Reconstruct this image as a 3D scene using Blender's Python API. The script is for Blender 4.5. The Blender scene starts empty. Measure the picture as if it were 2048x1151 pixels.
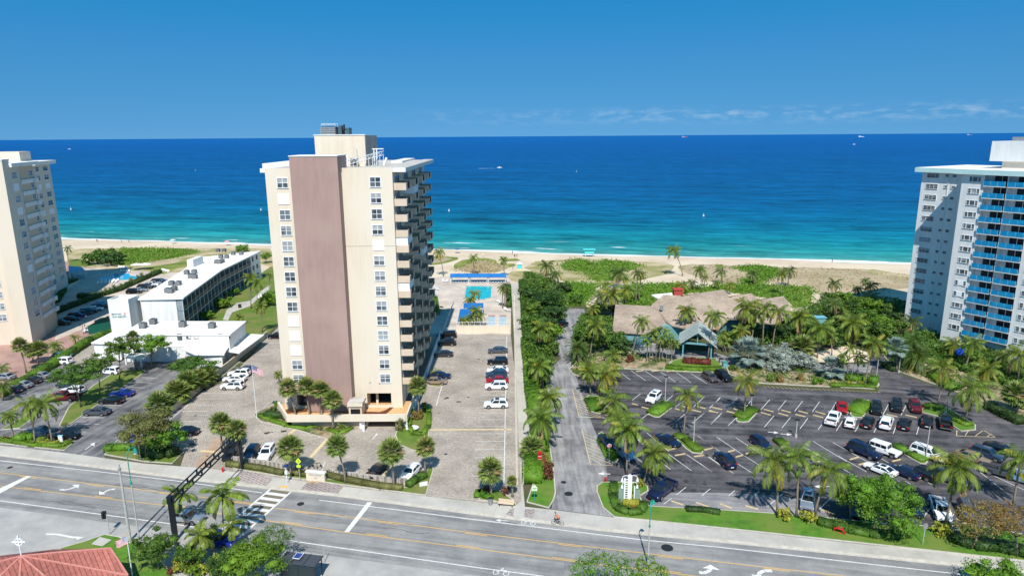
import bpy, bmesh, math, random
import numpy as np
from math import radians as RAD, sin, cos, pi
random.seed(7); rng = np.random.default_rng(7)
S = bpy.context.scene
C = S.collection
# ------------------------------------------------------------------ camera
FPX, PITCH, ROLL, HC = 1340.0, RAD(12.75), RAD(0.4), 50.0
W0, H0 = 2048.0, 1151.0
cp, sp = cos(PITCH), sin(PITCH)
Fv = np.array([0, cp, -sp]); U0 = np.array([0, sp, cp]); R0 = np.array([1.0, 0, 0])
Rv = cos(ROLL)*R0 - sin(ROLL)*U0; Uv = sin(ROLL)*R0 + cos(ROLL)*U0
cam = bpy.data.objects.new('camera', bpy.data.cameras.new('camera')); C.objects.link(cam)
cam.data.sensor_width = 36; cam.data.lens = 36*FPX/W0
cam.data.clip_start = 1; cam.data.clip_end = 300000
from mathutils import Matrix, Vector
cam.matrix_world = Matrix(((Rv[0], Uv[0], -Fv[0], 0), (Rv[1], Uv[1], -Fv[1], 0), (Rv[2], Uv[2], -Fv[2], HC), (0, 0, 0, 1)))
S.camera = cam
# ------------------------------------------------------------------ light
SUN_AZ, SUN_EL = 1.2, 51.0          # shadows run towards azimuth SUN_AZ (0 = +Y)
sund = bpy.data.lights.new('sun', 'SUN'); sund.energy = 5.0; sund.angle = RAD(0.5); sund.color = (1.0, 0.955, 0.88)
sun = bpy.data.objects.new('sun', sund); C.objects.link(sun)
d = Vector((sin(RAD(SUN_AZ))*cos(RAD(SUN_EL)), cos(RAD(SUN_AZ))*cos(RAD(SUN_EL)), -sin(RAD(SUN_EL))))
sun.rotation_euler = d.to_track_quat('-Z', 'Y').to_euler(); sun.location = (0, -100, 200)
wd = bpy.data.worlds.new('World'); S.world = wd; wd.use_nodes = True
nt = wd.node_tree; N = nt.nodes; LK = nt.links
for n in list(N): N.remove(n)
wo = N.new('ShaderNodeOutputWorld'); bg = N.new('ShaderNodeBackground'); sky = N.new('ShaderNodeTexSky')
sky.sky_type = 'NISHITA'; sky.sun_disc = False; sky.sun_elevation = RAD(SUN_EL); sky.sun_rotation = RAD(180+SUN_AZ)
sky.altitude = 0; sky.air_density = 1.2; sky.dust_density = 0.0; sky.ozone_density = 4.0
hs = N.new('ShaderNodeHueSaturation'); hs.inputs['Saturation'].default_value = 1.28; hs.inputs['Value'].default_value = 1.50; hs.inputs['Hue'].default_value = 0.49
LK.new(sky.outputs[0], hs.inputs['Color'])
tcs = N.new('ShaderNodeTexCoord'); sxs = N.new('ShaderNodeSeparateXYZ'); LK.new(tcs.outputs['Generated'], sxs.inputs[0])
cxs = N.new('ShaderNodeCombineXYZ'); LK.new(sxs.outputs[0], cxs.inputs[0]); LK.new(sxs.outputs[1], cxs.inputs[1])
zz = N.new('ShaderNodeMapRange'); zz.inputs[1].default_value = -0.1; zz.inputs[2].default_value = 1.0; zz.inputs[3].default_value = 0.20; zz.inputs[4].default_value = 1.9; zz.clamp = False
LK.new(sxs.outputs[2], zz.inputs[0]); LK.new(zz.outputs[0], cxs.inputs[2])       # clear dry air: no milky band at the horizon
nrm = N.new('ShaderNodeVectorMath'); nrm.operation = 'NORMALIZE'; LK.new(cxs.outputs[0], nrm.inputs[0]); LK.new(nrm.outputs[0], sky.inputs[0])
# a low bank of small fair-weather clouds far out over the sea
tc = N.new('ShaderNodeTexCoord'); sx = N.new('ShaderNodeSeparateXYZ'); LK.new(tc.outputs['Generated'], sx.inputs[0])
mp = N.new('ShaderNodeMapping'); mp.inputs['Scale'].default_value = (16, 16, 60); LK.new(tc.outputs['Generated'], mp.inputs[0])
nz = N.new('ShaderNodeTexNoise'); nz.inputs['Scale'].default_value = 2.2; nz.inputs['Detail'].default_value = 6; nz.inputs['Roughness'].default_value = 0.6; LK.new(mp.outputs[0], nz.inputs[0])
r1 = N.new('ShaderNodeMapRange'); r1.inputs[1].default_value = 0.46; r1.inputs[2].default_value = 0.70; LK.new(nz.outputs[0], r1.inputs[0])
def wramp(lo, mid, hi):
    a = N.new('ShaderNodeValToRGB'); cr = a.color_ramp; cr.elements[0].position = lo; cr.elements[0].color = (0, 0, 0, 1)
    cr.elements[1].position = mid; cr.elements[1].color = (1, 1, 1, 1); e = cr.elements.new(hi); e.color = (0, 0, 0, 1); LK.new(sx.outputs[2], a.inputs[0]); return a
band = wramp(0.012, 0.028, 0.040)
mul = N.new('ShaderNodeMath'); mul.operation = 'MULTIPLY'; LK.new(r1.outputs[0], mul.inputs[0]); LK.new(band.outputs[0], mul.inputs[1])
xr = N.new('ShaderNodeMapRange'); xr.inputs[1].default_value = -0.25; xr.inputs[2].default_value = 0.2; LK.new(sx.outputs[0], xr.inputs[0])
mul2 = N.new('ShaderNodeMath'); mul2.operation = 'MULTIPLY'; LK.new(mul.outputs[0], mul2.inputs[0]); LK.new(xr.outputs[0], mul2.inputs[1])
mul3 = N.new('ShaderNodeMath'); mul3.operation = 'MULTIPLY'; LK.new(mul2.outputs[0], mul3.inputs[0]); mul3.inputs[1].default_value = 0.36
mx = N.new('ShaderNodeMixRGB'); LK.new(mul3.outputs[0], mx.inputs[0]); tn = N.new('ShaderNodeValToRGB'); LK.new(sx.outputs[2], tn.inputs[0]); tn.color_ramp.elements[0].position = 0.0; tn.color_ramp.elements[0].color = (.98, .92, .89, 1); tn.color_ramp.elements[1].position = .7; tn.color_ramp.elements[1].color = (1.25, 1.0, .80, 1)
e = tn.color_ramp.elements.new(.1); e.color = (.78, 1.0, 1.02, 1); e = tn.color_ramp.elements.new(.21); e.color = (.26, 1.06, 1.16, 1)
tm_ = N.new('ShaderNodeMixRGB'); tm_.blend_type = 'MULTIPLY'; tm_.inputs[0].default_value = 1; LK.new(hs.outputs[0], tm_.inputs[1]); LK.new(tn.outputs[0], tm_.inputs[2])   # added sky tint: deeper blue in view, unseen top warmed to neutralise blue shade
LK.new(tm_.outputs[0], mx.inputs[1]); mx.inputs[2].default_value = (6.0, 7.2, 8.2, 1)
LK.new(mx.outputs[0], bg.inputs[0]); bg.inputs[1].default_value = 0.09; LK.new(bg.outputs[0], wo.inputs[0])
S.view_settings.view_transform = 'Standard'; S.view_settings.look = 'None'; S.view_settings.exposure = 0.27; S.view_settings.gamma = 1
S.render.engine = 'CYCLES'; S.cycles.max_bounces = 5; S.cycles.transparent_max_bounces = 4

# ------------------------------------------------------------------ measuring helpers (photo point -> place in the world)
FR = dict(A=(0,820,.28754),B=(400,840,.27014),C=(900,820,.28754),D=(1000,700,.22587),E=(1400,700,.22587),F=(1440,860,.29688),G=(0,540,.26367),H=(500,560,.27805),I=(840,460,.26367),J=(1340,460,.26069),K=(1700,540,.27796),L=(1340,560,.24414),M=(1200,560,.20508),N=(0,500,.19114),O=(200,560,.10428),Q=(130,480,.13184),R=(380,480,.10428),S=(860,480,.17376),T=(540,760,.15625),U=(0,300,.17376),V=(1800,260,.13901),W=(1780,260,.2607),X=(500,230,.28674),Y=(0,780,.10428),Z=(0,1040,.14648),a=(270,1040,.19531),b=(1800,860,.17379),c=(1180,900,.13904),d=(1180,1060,.12695),P=(0,0,1))
def px(k, x, y):
    a, b, s = FR[k]; return (a+x*s, b+y*s)
def un(x, y, z=0.0):
    q = Fv*FPX + Rv*(x-W0/2) + Uv*(H0/2-y); t = (z-HC)/q[2]; return (q[0]*t, q[1]*t)
def g(k, x, y, z=0.0): return un(*px(k, x, y), z=z)
def proj(p):
    q = np.array(p, float)-np.array([0, 0, HC]); k = q@Fv; return (W0/2+FPX*(q@Rv)/k, H0/2-FPX*(q@Uv)/k)
def hgt(b, ytop):
    lo, hi = -2, 70
    for i in range(40):
        m = (lo+hi)/2
        if proj((b[0], b[1], m))[1] > ytop: lo = m
        else: hi = m
    return m
def atY(x, y, Y):
    q = Fv*FPX + Rv*(x-W0/2) + Uv*(H0/2-y); t = Y/q[1]; return (q[0]*t, q[2]*t+HC)

# ------------------------------------------------------------------ materials
def lin(c): return tuple((v/12.92 if v <= 0.04045 else ((v+0.055)/1.055)**2.4) for v in c)
MATS = {}
def mat(name, c1, c2=None, scale=1.0, rough=0.8, bump=0.0, bscale=None, metal=0.0, spec=0.3, coat=0.0, detail=4, stretch=None, lo=0.35, hi=0.65, island=0.0, trans=0.0, c3=None, s3=0.1, emit=None):
    if name in MATS: return MATS[name]
    m = bpy.data.materials.new(name); m.use_nodes = True; t = m.node_tree; n = t.nodes; l = t.links
    b = n['Principled BSDF']; b.inputs['Roughness'].default_value = rough; b.inputs['Metallic'].default_value = metal
    b.inputs['Specular IOR Level'].default_value = spec; b.inputs['Coat Weight'].default_value = coat; b.inputs['Coat Roughness'].default_value = 0.05
    b.inputs['Base Color'].default_value = (*c1, 1)
    geo = n.new('ShaderNodeNewGeometry'); co = geo.outputs['Position']
    if stretch:
        mpn = n.new('ShaderNodeMapping'); mpn.inputs['Scale'].default_value = stretch[:3]
        if len(stretch) > 3: mpn.inputs['Rotation'].default_value = (0, 0, stretch[3])
        l.new(co, mpn.inputs[0]); co = mpn.outputs[0]
    col = None
    if c2 is not None:
        a = n.new('ShaderNodeTexNoise'); a.inputs['Scale'].default_value = scale; a.inputs['Detail'].default_value = detail; a.inputs['Roughness'].default_value = 0.6; l.new(co, a.inputs[0])
        r = n.new('ShaderNodeMapRange'); r.inputs[1].default_value = lo; r.inputs[2].default_value = hi; l.new(a.outputs[0], r.inputs[0])
        x = n.new('ShaderNodeMixRGB'); x.inputs[1].default_value = (*c1, 1); x.inputs[2].default_value = (*c2, 1); l.new(r.outputs[0], x.inputs[0]); col = x.outputs[0]
    if c3 is not None:
        a = n.new('ShaderNodeTexNoise'); a.inputs['Scale'].default_value = s3; a.inputs['Detail'].default_value = 3; l.new(geo.outputs['Position'], a.inputs[0])
        r = n.new('ShaderNodeMapRange'); r.inputs[1].default_value = 0.42; r.inputs[2].default_value = 0.62; l.new(a.outputs[0], r.inputs[0])
        x = n.new('ShaderNodeMixRGB'); l.new(r.outputs[0], x.inputs[0]); l.new(col, x.inputs[1]) if col else None; x.inputs[2].default_value = (*c3, 1); col = x.outputs[0]
    if island:
        h = n.new('ShaderNodeHueSaturation'); r = n.new('ShaderNodeMapRange'); l.new(geo.outputs['Random Per Island'], r.inputs[0]); r.inputs[3].default_value = 1-island; r.inputs[4].default_value = 1+island
        l.new(r.outputs[0], h.inputs['Value'])
        if col: l.new(col, h.inputs['Color'])
        else: h.inputs['Color'].default_value = (*c1, 1)
        oi = n.new('ShaderNodeObjectInfo'); r2 = n.new('ShaderNodeMapRange'); l.new(oi.outputs['Random'], r2.inputs[0]); r2.inputs[3].default_value = 0.488; r2.inputs[4].default_value = 0.512; l.new(r2.outputs[0], h.inputs['Hue'])
        col = h.outputs[0]
    if col: l.new(col, b.inputs['Base Color'])
    if bump:
        a = n.new('ShaderNodeTexNoise'); a.inputs['Scale'].default_value = bscale or scale*3; a.inputs['Detail'].default_value = 4; l.new(co, a.inputs[0])
        bm = n.new('ShaderNodeBump'); bm.inputs['Strength'].default_value = bump; bm.inputs['Distance'].default_value = 0.1; l.new(a.outputs[0], bm.inputs['Height']); l.new(bm.outputs[0], b.inputs['Normal'])
    if trans:
        o = n['Material Output']; tr = n.new('ShaderNodeBsdfTranslucent'); ms = n.new('ShaderNodeMixShader'); ms.inputs[0].default_value = trans
        if col: l.new(col, tr.inputs[0])
        else: tr.inputs[0].default_value = (*c1, 1)
        l.new(b.outputs[0], ms.inputs[1]); l.new(tr.outputs[0], ms.inputs[2]); l.new(ms.outputs[0], o.inputs[0])
    MATS[name] = m; return m
def brickmat(name, c1, c2, mortar, sc, bw=0.5, rh=0.25, rot=0.0, msize=0.02, rough=0.85, big=None, axes='XY'):
    m = mat(name, c1, rough=rough); t = m.node_tree; n = t.nodes; l = t.links; b = n['Principled BSDF']
    geo = n.new('ShaderNodeNewGeometry'); mp = n.new('ShaderNodeMapping'); mp.inputs['Rotation'].default_value = (0, 0, rot)
    if axes == 'XZ': mp.inputs['Rotation'].default_value = (pi/2, 0, 0)
    l.new(geo.outputs['Position'], mp.inputs[0])
    br = n.new('ShaderNodeTexBrick'); l.new(mp.outputs[0], br.inputs[0]); br.inputs['Color1'].default_value = (*c1, 1); br.inputs['Color2'].default_value = (*c2, 1); br.inputs['Mortar'].default_value = (*mortar, 1)
    br.inputs['Scale'].default_value = sc; br.inputs['Brick Width'].default_value = bw; br.inputs['Row Height'].default_value = rh; br.inputs['Mortar Size'].default_value = msize
    a = n.new('ShaderNodeTexNoise'); a.inputs['Scale'].default_value = 0.16; a.inputs['Detail'].default_value = 7; a.inputs['Roughness'].default_value = 0.65; l.new(geo.outputs['Position'], a.inputs[0])
    r = n.new('ShaderNodeMapRange'); r.inputs[1].default_value = 0.3; r.inputs[2].default_value = 0.7; r.inputs[3].default_value = 0.72; r.inputs[4].default_value = 1.22; l.new(a.outputs[0], r.inputs[0])
    a2 = n.new('ShaderNodeTexNoise'); a2.inputs['Scale'].default_value = 3.0; a2.inputs['Detail'].default_value = 4; l.new(geo.outputs['Position'], a2.inputs[0])
    r2 = n.new('ShaderNodeMapRange'); r2.inputs[1].default_value = 0.3; r2.inputs[2].default_value = 0.7; r2.inputs[3].default_value = 0.78; r2.inputs[4].default_value = 1.18; l.new(a2.outputs[0], r2.inputs[0])
    q = n.new('ShaderNodeMath'); q.operation = 'MULTIPLY'; l.new(r.outputs[0], q.inputs[0]); l.new(r2.outputs[0], q.inputs[1])
    x = n.new('ShaderNodeVectorMath'); x.operation = 'SCALE'; l.new(br.outputs[0], x.inputs[0]); l.new(q.outputs[0], x.inputs['Scale'])
    l.new(x.outputs[0], b.inputs['Base Color'])
    return m
def streak(name, c1, c2, sx_=0.5, sy_=0.02, ang=0.0, rough=0.85, c3=None): # tyre-worn asphalt: stretched noise on top of mottling
    m = mat(name, c1, rough=rough); t = m.node_tree; n = t.nodes; l = t.links; b = n['Principled BSDF']
    geo = n.new('ShaderNodeNewGeometry'); mp = n.new('ShaderNodeMapping'); mp.vector_type = 'POINT'
    rt = n.new('ShaderNodeVectorRotate'); rt.rotation_type = 'Z_AXIS'; rt.inputs['Angle'].default_value = ang; l.new(geo.outputs['Position'], rt.inputs[0]); l.new(rt.outputs[0], mp.inputs[0]); mp.inputs['Scale'].default_value = (sy_, sx_, 1)
    a = n.new('ShaderNodeTexNoise'); a.inputs['Scale'].default_value = 1; a.inputs['Detail'].default_value = 6; a.inputs['Roughness'].default_value = 0.6; a.inputs['Distortion'].default_value = 0.6; l.new(mp.outputs[0], a.inputs[0])
    a2 = n.new('ShaderNodeTexNoise'); a2.inputs['Scale'].default_value = 0.25; a2.inputs['Detail'].default_value = 8; a2.inputs['Roughness'].default_value = 0.7; l.new(geo.outputs['Position'], a2.inputs[0])
    ad = n.new('ShaderNodeMath'); ad.operation = 'ADD'; l.new(a.outputs[0], ad.inputs[0]); l.new(a2.outputs[0], ad.inputs[1])
    r = n.new('ShaderNodeMapRange'); r.inputs[1].default_value = 0.82; r.inputs[2].default_value = 1.22; l.new(ad.outputs[0], r.inputs[0])
    x = n.new('ShaderNodeMixRGB'); x.inputs[1].default_value = (*c1, 1); x.inputs[2].default_value = (*c2, 1); l.new(r.outputs[0], x.inputs[0])
    a3 = n.new('ShaderNodeTexNoise'); a3.inputs['Scale'].default_value = 9; a3.inputs['Detail'].default_value = 3; l.new(geo.outputs['Position'], a3.inputs[0])
    r3 = n.new('ShaderNodeMapRange'); r3.inputs[1].default_value = 0.3; r3.inputs[2].default_value = 0.7; r3.inputs[3].default_value = 0.8; r3.inputs[4].default_value = 1.2; l.new(a3.outputs[0], r3.inputs[0])
    v = n.new('ShaderNodeVectorMath'); v.operation = 'SCALE'; l.new(x.outputs[0], v.inputs[0]); l.new(r3.outputs[0], v.inputs['Scale']); l.new(v.outputs[0], b.inputs['Base Color'])
    return m
RA = RAD(-12.2)
M_road = streak('road_asphalt', (0.175, 0.175, 0.178), (0.30, 0.295, 0.285), 0.9, 0.05, -RA)
M_drive = streak('driveway_asphalt', (0.15, 0.145, 0.15), (0.34, 0.33, 0.325), 1.1, 0.12, pi/2)
M_lot = streak('lot_asphalt', (0.036, 0.034, 0.040), (0.140, 0.132, 0.140), 0.6, 0.05, RAD(7))
M_lotg = streak('lot_asphalt_worn', (0.15, 0.145, 0.16), (0.30, 0.29, 0.29), 0.8, 0.07, RAD(7))
M_hlot = streak('hotel_asphalt', (0.075, 0.075, 0.085), (0.26, 0.25, 0.25), 0.6, 0.08, pi/2+.15)
M_paver = brickmat('pavers_grey', (0.45, 0.395, 0.335), (0.345, 0.30, 0.255), (0.22, 0.20, 0.18), 1.0, 0.42, 0.3, 0.1, 0.03)
M_paver2 = brickmat('pavers_pink', (0.44, 0.27, 0.225), (0.37, 0.225, 0.19), (0.27, 0.18, 0.16), 1.0, 0.5, 0.35, 0.3, 0.03)
M_paver3 = brickmat('pavers_dark', (0.30, 0.24, 0.23), (0.24, 0.19, 0.185), (0.42, 0.38, 0.36), 1.0, 0.9, 0.45, 0.6, 0.06)
M_deck = brickmat('pool_deck', (0.57, 0.49, 0.42), (0.51, 0.44, 0.37), (0.40, 0.34, 0.29), 1.0, 5.0, 0.62, 0, 0.035)
M_walk = mat('concrete_walk', (0.44, 0.42, 0.385), (0.36, 0.345, 0.315), 0.5, c3=(0.47, 0.45, 0.41), s3=0.15, bump=0.2)
M_walk2 = mat('concrete_side', (0.40, 0.39, 0.375), (0.30, 0.295, 0.29), 0.35, detail=8)
M_kerb = mat('kerb', (0.52, 0.49, 0.43), (0.42, 0.39, 0.34), 1.2)
M_white = mat('paint_white', (0.72, 0.72, 0.70), (0.55, 0.55, 0.54), 2.5)
M_yell = mat('paint_yellow', (0.72, 0.42, 0.09), (0.6, 0.38, 0.12), 2.0)
M_yell2 = mat('paint_cream', (0.66, 0.52, 0.28), (0.52, 0.42, 0.26), 2.0)
M_brown = mat('crosswalk_brown', (0.20, 0.165, 0.125), (0.15, 0.13, 0.10), 2)
M_soil = mat('soil', (0.10, 0.085, 0.05), (0.055, 0.075, 0.022), 0.4, bump=0.5)
M_grass = mat('lawn', (0.10, 0.225, 0.02), (0.055, 0.15, 0.013), 0.8, c3=(0.14, 0.20, 0.035), s3=0.22, bump=0.8, bscale=9)
M_grass2 = mat('lawn_dry', (0.13, 0.20, 0.025), (0.075, 0.14, 0.018), 0.8, c3=(0.17, 0.18, 0.05), s3=0.2, bump=0.8, bscale=9)
M_sand = mat('sand', (0.58, 0.475, 0.35), (0.50, 0.40, 0.29), 0.25, c3=(0.62, 0.52, 0.39), s3=0.05, bump=0.5, bscale=0.9)
M_mulch = mat('mulch_tan', (0.44, 0.35, 0.235), (0.24, 0.17, 0.10), 0.9, c3=(0.07, 0.10, 0.025), s3=.3)
M_dgreen = mat('dune_green', (0.13, 0.19, 0.025), (0.10, 0.145, 0.02), 0.35, c3=(0.24, 0.25, 0.06), s3=0.08, bump=1.0, bscale=1.5)
M_dbrown = mat('dune_brown', (0.37, 0.28, 0.19), (0.28, 0.23, 0.12), 0.3, c3=(0.43, 0.35, 0.23), s3=0.06, bump=1.0, bscale=1.5)
M_dmix = mat('dune_grass', (0.30, 0.27, 0.11), (0.22, 0.22, 0.07), 0.35, c3=(0.47, 0.38, 0.24), s3=0.12, bump=0.8, bscale=1.5, lo=.4, hi=.6)
M_pool = mat('pool_water', (0.02, 0.40, 0.45), (0.03, 0.47, 0.50), 0.3, rough=0.08, spec=0.4)
M_pool2 = mat('pool_water_blue', (0.02, 0.33, 0.55), (0.03, 0.40, 0.60), 0.3, rough=0.08, spec=0.4)
M_stucco = mat('stucco_cream', (0.68, 0.595, 0.47), (0.59, 0.51, 0.40), 1.0, c3=(0.66, 0.59, 0.48), s3=0.07, stretch=(1.6, 1.6, .16), bump=0.1, detail=6, lo=.3, hi=.75)
M_taupe = mat('stucco_taupe', (0.35, 0.235, 0.20), (0.305, 0.205, 0.178), 1.0, c3=(0.375, 0.26, 0.22), s3=0.12, stretch=(1.4, 1.4, .18), detail=6)
M_tan = mat('stucco_tan', (0.62, 0.50, 0.37), (0.56, 0.45, 0.33), 0.5)
M_wht = mat('plaster_white', (0.75, 0.75, 0.73), (0.65, 0.65, 0.63), 0.9, stretch=(1.3, 1.3, .15), detail=6)
M_wht2 = mat('roof_membrane', (0.80, 0.80, 0.79), (0.66, 0.655, 0.64), 0.3, c3=(0.75, 0.73, 0.69), s3=.12, detail=8, lo=.4, hi=.75)
M_roofg = mat('roof_gravel', (0.38, 0.36, 0.33), (0.55, 0.53, 0.50), 0.35, stretch=(1, 2.5, 1), lo=.4, hi=.6, detail=8)
M_glass = mat('window_glass', (0.02, 0.028, 0.035), (0.16, 0.19, 0.21), 0.35, rough=0.12, spec=0.6, detail=2)  # pale mottling stands for varied reflections, put into the pane colour
M_dark = mat('dark_opening', (0.012, 0.012, 0.014), rough=0.7)
M_frame = mat('frame_white', (0.72, 0.74, 0.75), rough=0.5)
M_shut = mat('shutter_white', (0.80, 0.82, 0.84), rough=0.5)
M_metal = mat('metal_grey', (0.32, 0.34, 0.35), (0.24, 0.25, 0.26), 3, rough=0.5, metal=0.3)
M_dmetal = mat('metal_dark', (0.03, 0.032, 0.036), rough=0.45, metal=0.3)
M_blueg = mat('balcony_glass_blue', (0.005, 0.19, 0.42), (0.012, 0.29, 0.52), 0.6, rough=0.2, spec=0.5)
M_teal = mat('fascia_teal', (0.50, 0.70, 0.68), (0.44, 0.64, 0.63), 0.4)
M_cblue = mat('canvas_blue', (0.01, 0.12, 0.38), (0.02, 0.17, 0.44), 0.6, rough=0.7)
M_shing = brickmat('shingles', (0.43, 0.34, 0.26), (0.33, 0.26, 0.205), (0.22, 0.18, 0.15), 1.0, 0.9, 0.3, 0.05, 0.02)
M_shing2 = brickmat('shingles_green', (0.43, 0.48, 0.45), (0.37, 0.42, 0.40), (0.25, 0.31, 0.3), 1.0, 0.9, 0.3, 0.05, 0.02)
M_redtile = brickmat('roof_tile_red', (0.36, 0.12, 0.095), (0.30, 0.10, 0.08), (0.13, 0.05, 0.045), 1.0, 9.0, 0.42, 0.75, 0.035)
M_ridge = mat('ridge_tile', (0.52, 0.22, 0.18), (0.42, 0.17, 0.14), 3)
M_aqua = mat('wall_aqua', (0.16, 0.35, 0.37), (0.13, 0.30, 0.33), 0.6)
M_redb = mat('chimney_red', (0.42, 0.06, 0.05), (0.34, 0.05, 0.045), 2)
M_bark = mat('palm_bark', (0.27, 0.225, 0.17), (0.17, 0.14, 0.105), 3, stretch=(1, 1, 4))
M_bark2 = mat('tree_bark', (0.22, 0.175, 0.13), (0.13, 0.10, 0.075), 3)
M_leafc = mat('frond_green', (0.20, 0.275, 0.035), (0.11, 0.175, 0.025), 0.5, rough=0.5, island=0.25, trans=0.28)
M_leafd = mat('frond_dark', (0.10, 0.16, 0.035), (0.06, 0.105, 0.022), 0.5, rough=0.5, island=0.25, trans=0.25)
M_leafy = mat('frond_yellow', (0.34, 0.29, 0.03), (0.15, 0.20, 0.025), 0.35, rough=0.5, island=0.25, trans=0.3)
M_leafs = mat('frond_silver', (0.21, 0.28, 0.235), (0.13, 0.19, 0.16), 0.8, rough=0.5, island=0.25, trans=0.15)
M_leafb = mat('fan_green', (0.235, 0.29, 0.07), (0.14, 0.20, 0.045), 0.8, rough=0.5, island=0.3, trans=0.2)
M_dead = mat('frond_dead', (0.34, 0.23, 0.11), (0.25, 0.17, 0.08), 1, island=0.25)
M_lf1 = mat('leaf_mid', (0.10, 0.19, 0.022), (0.05, 0.11, 0.014), 0.7, rough=0.55, island=0.35, trans=0.25)
M_lf2 = mat('leaf_bright', (0.15, 0.28, 0.02), (0.085, 0.18, 0.015), 0.7, rough=0.55, island=0.3, trans=0.28)
M_lf3 = mat('leaf_dark', (0.055, 0.115, 0.022), (0.028, 0.065, 0.012), 0.6, rough=0.55, island=0.35, trans=0.2)
M_lf4 = mat('leaf_olive', (0.17, 0.165, 0.05), (0.11, 0.12, 0.035), 0.8, rough=0.6, island=0.3, trans=0.2)
M_lf5 = mat('leaf_silver', (0.30, 0.345, 0.29), (0.18, 0.225, 0.19), 0.8, rough=0.6, island=0.3, trans=0.12)
M_lf6 = mat('leaf_red', (0.20, 0.055, 0.03), (0.12, 0.045, 0.025), 1.2, rough=0.6, island=0.3, trans=0.2)
M_lf7 = mat('leaf_yellow', (0.40, 0.38, 0.04), (0.22, 0.26, 0.03), 1.0, rough=0.6, island=0.3, trans=0.25)
M_lf8 = mat('leaf_copper', (0.30, 0.17, 0.05), (0.20, 0.17, 0.04), 1.0, rough=0.6, island=0.3, trans=0.25)
M_tyre = mat('tyre', (0.014, 0.014, 0.015), rough=0.8)
M_rim = mat('rim', (0.38, 0.39, 0.40), rough=0.3, metal=0.8)
M_cglass = mat('car_glass', (0.012, 0.018, 0.022), rough=0.06, spec=0.7)
M_hl = mat('headlight', (0.75, 0.77, 0.78), rough=0.1, spec=0.8)
M_tl = mat('tail_lamp', (0.40, 0.015, 0.012), rough=0.2)
M_trim = mat('car_trim', (0.02, 0.02, 0.022), rough=0.6)
M_green = mat('pole_green', (0.02, 0.27, 0.19), rough=0.45)
M_galv = mat('pole_galvanised', (0.46, 0.46, 0.43), (0.38, 0.38, 0.36), 2, rough=0.6)
M_red = mat('red_paint', (0.52, 0.015, 0.02), rough=0.4)
M_yg = mat('sign_yellow_green', (0.62, 0.80, 0.03), rough=0.5)
M_skin = mat('skin', (0.48, 0.28, 0.19), rough=0.6)

# ------------------------------------------------------------------ objects
def tag(o, label=None, cat=None, group=None, kind=None):
    if label: o['label'] = label
    if cat: o['category'] = cat
    if group: o['group'] = group
    if kind: o['kind'] = kind
    return o
def empty(name, loc=(0, 0, 0), rz=0.0, label=None, cat=None, group=None):
    o = bpy.data.objects.new(name, None); C.objects.link(o); o.empty_display_size = 0.3
    o.location = loc; o.rotation_euler = (0, 0, rz); return tag(o, label, cat, group)
def link(name, me, parent=None, loc=None):
    o = bpy.data.objects.new(name, me); C.objects.link(o)
    if parent: o.parent = parent
    if loc: o.location = loc
    return o
def copy_tree(o, parent=None):
    c = o.copy(); C.objects.link(c)
    if parent: c.parent = parent
    KIDS[c.name] = [copy_tree(ch, c) for ch in KIDS.get(o.name, [])]
    return c
KIDS = {}
def reg(o):  # remember the children of a prototype once, so copies need no scene walk
    KIDS[o.name] = [x for x in bpy.data.objects if x.parent == o]
    for x in KIDS[o.name]: reg(x)
    return o
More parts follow.
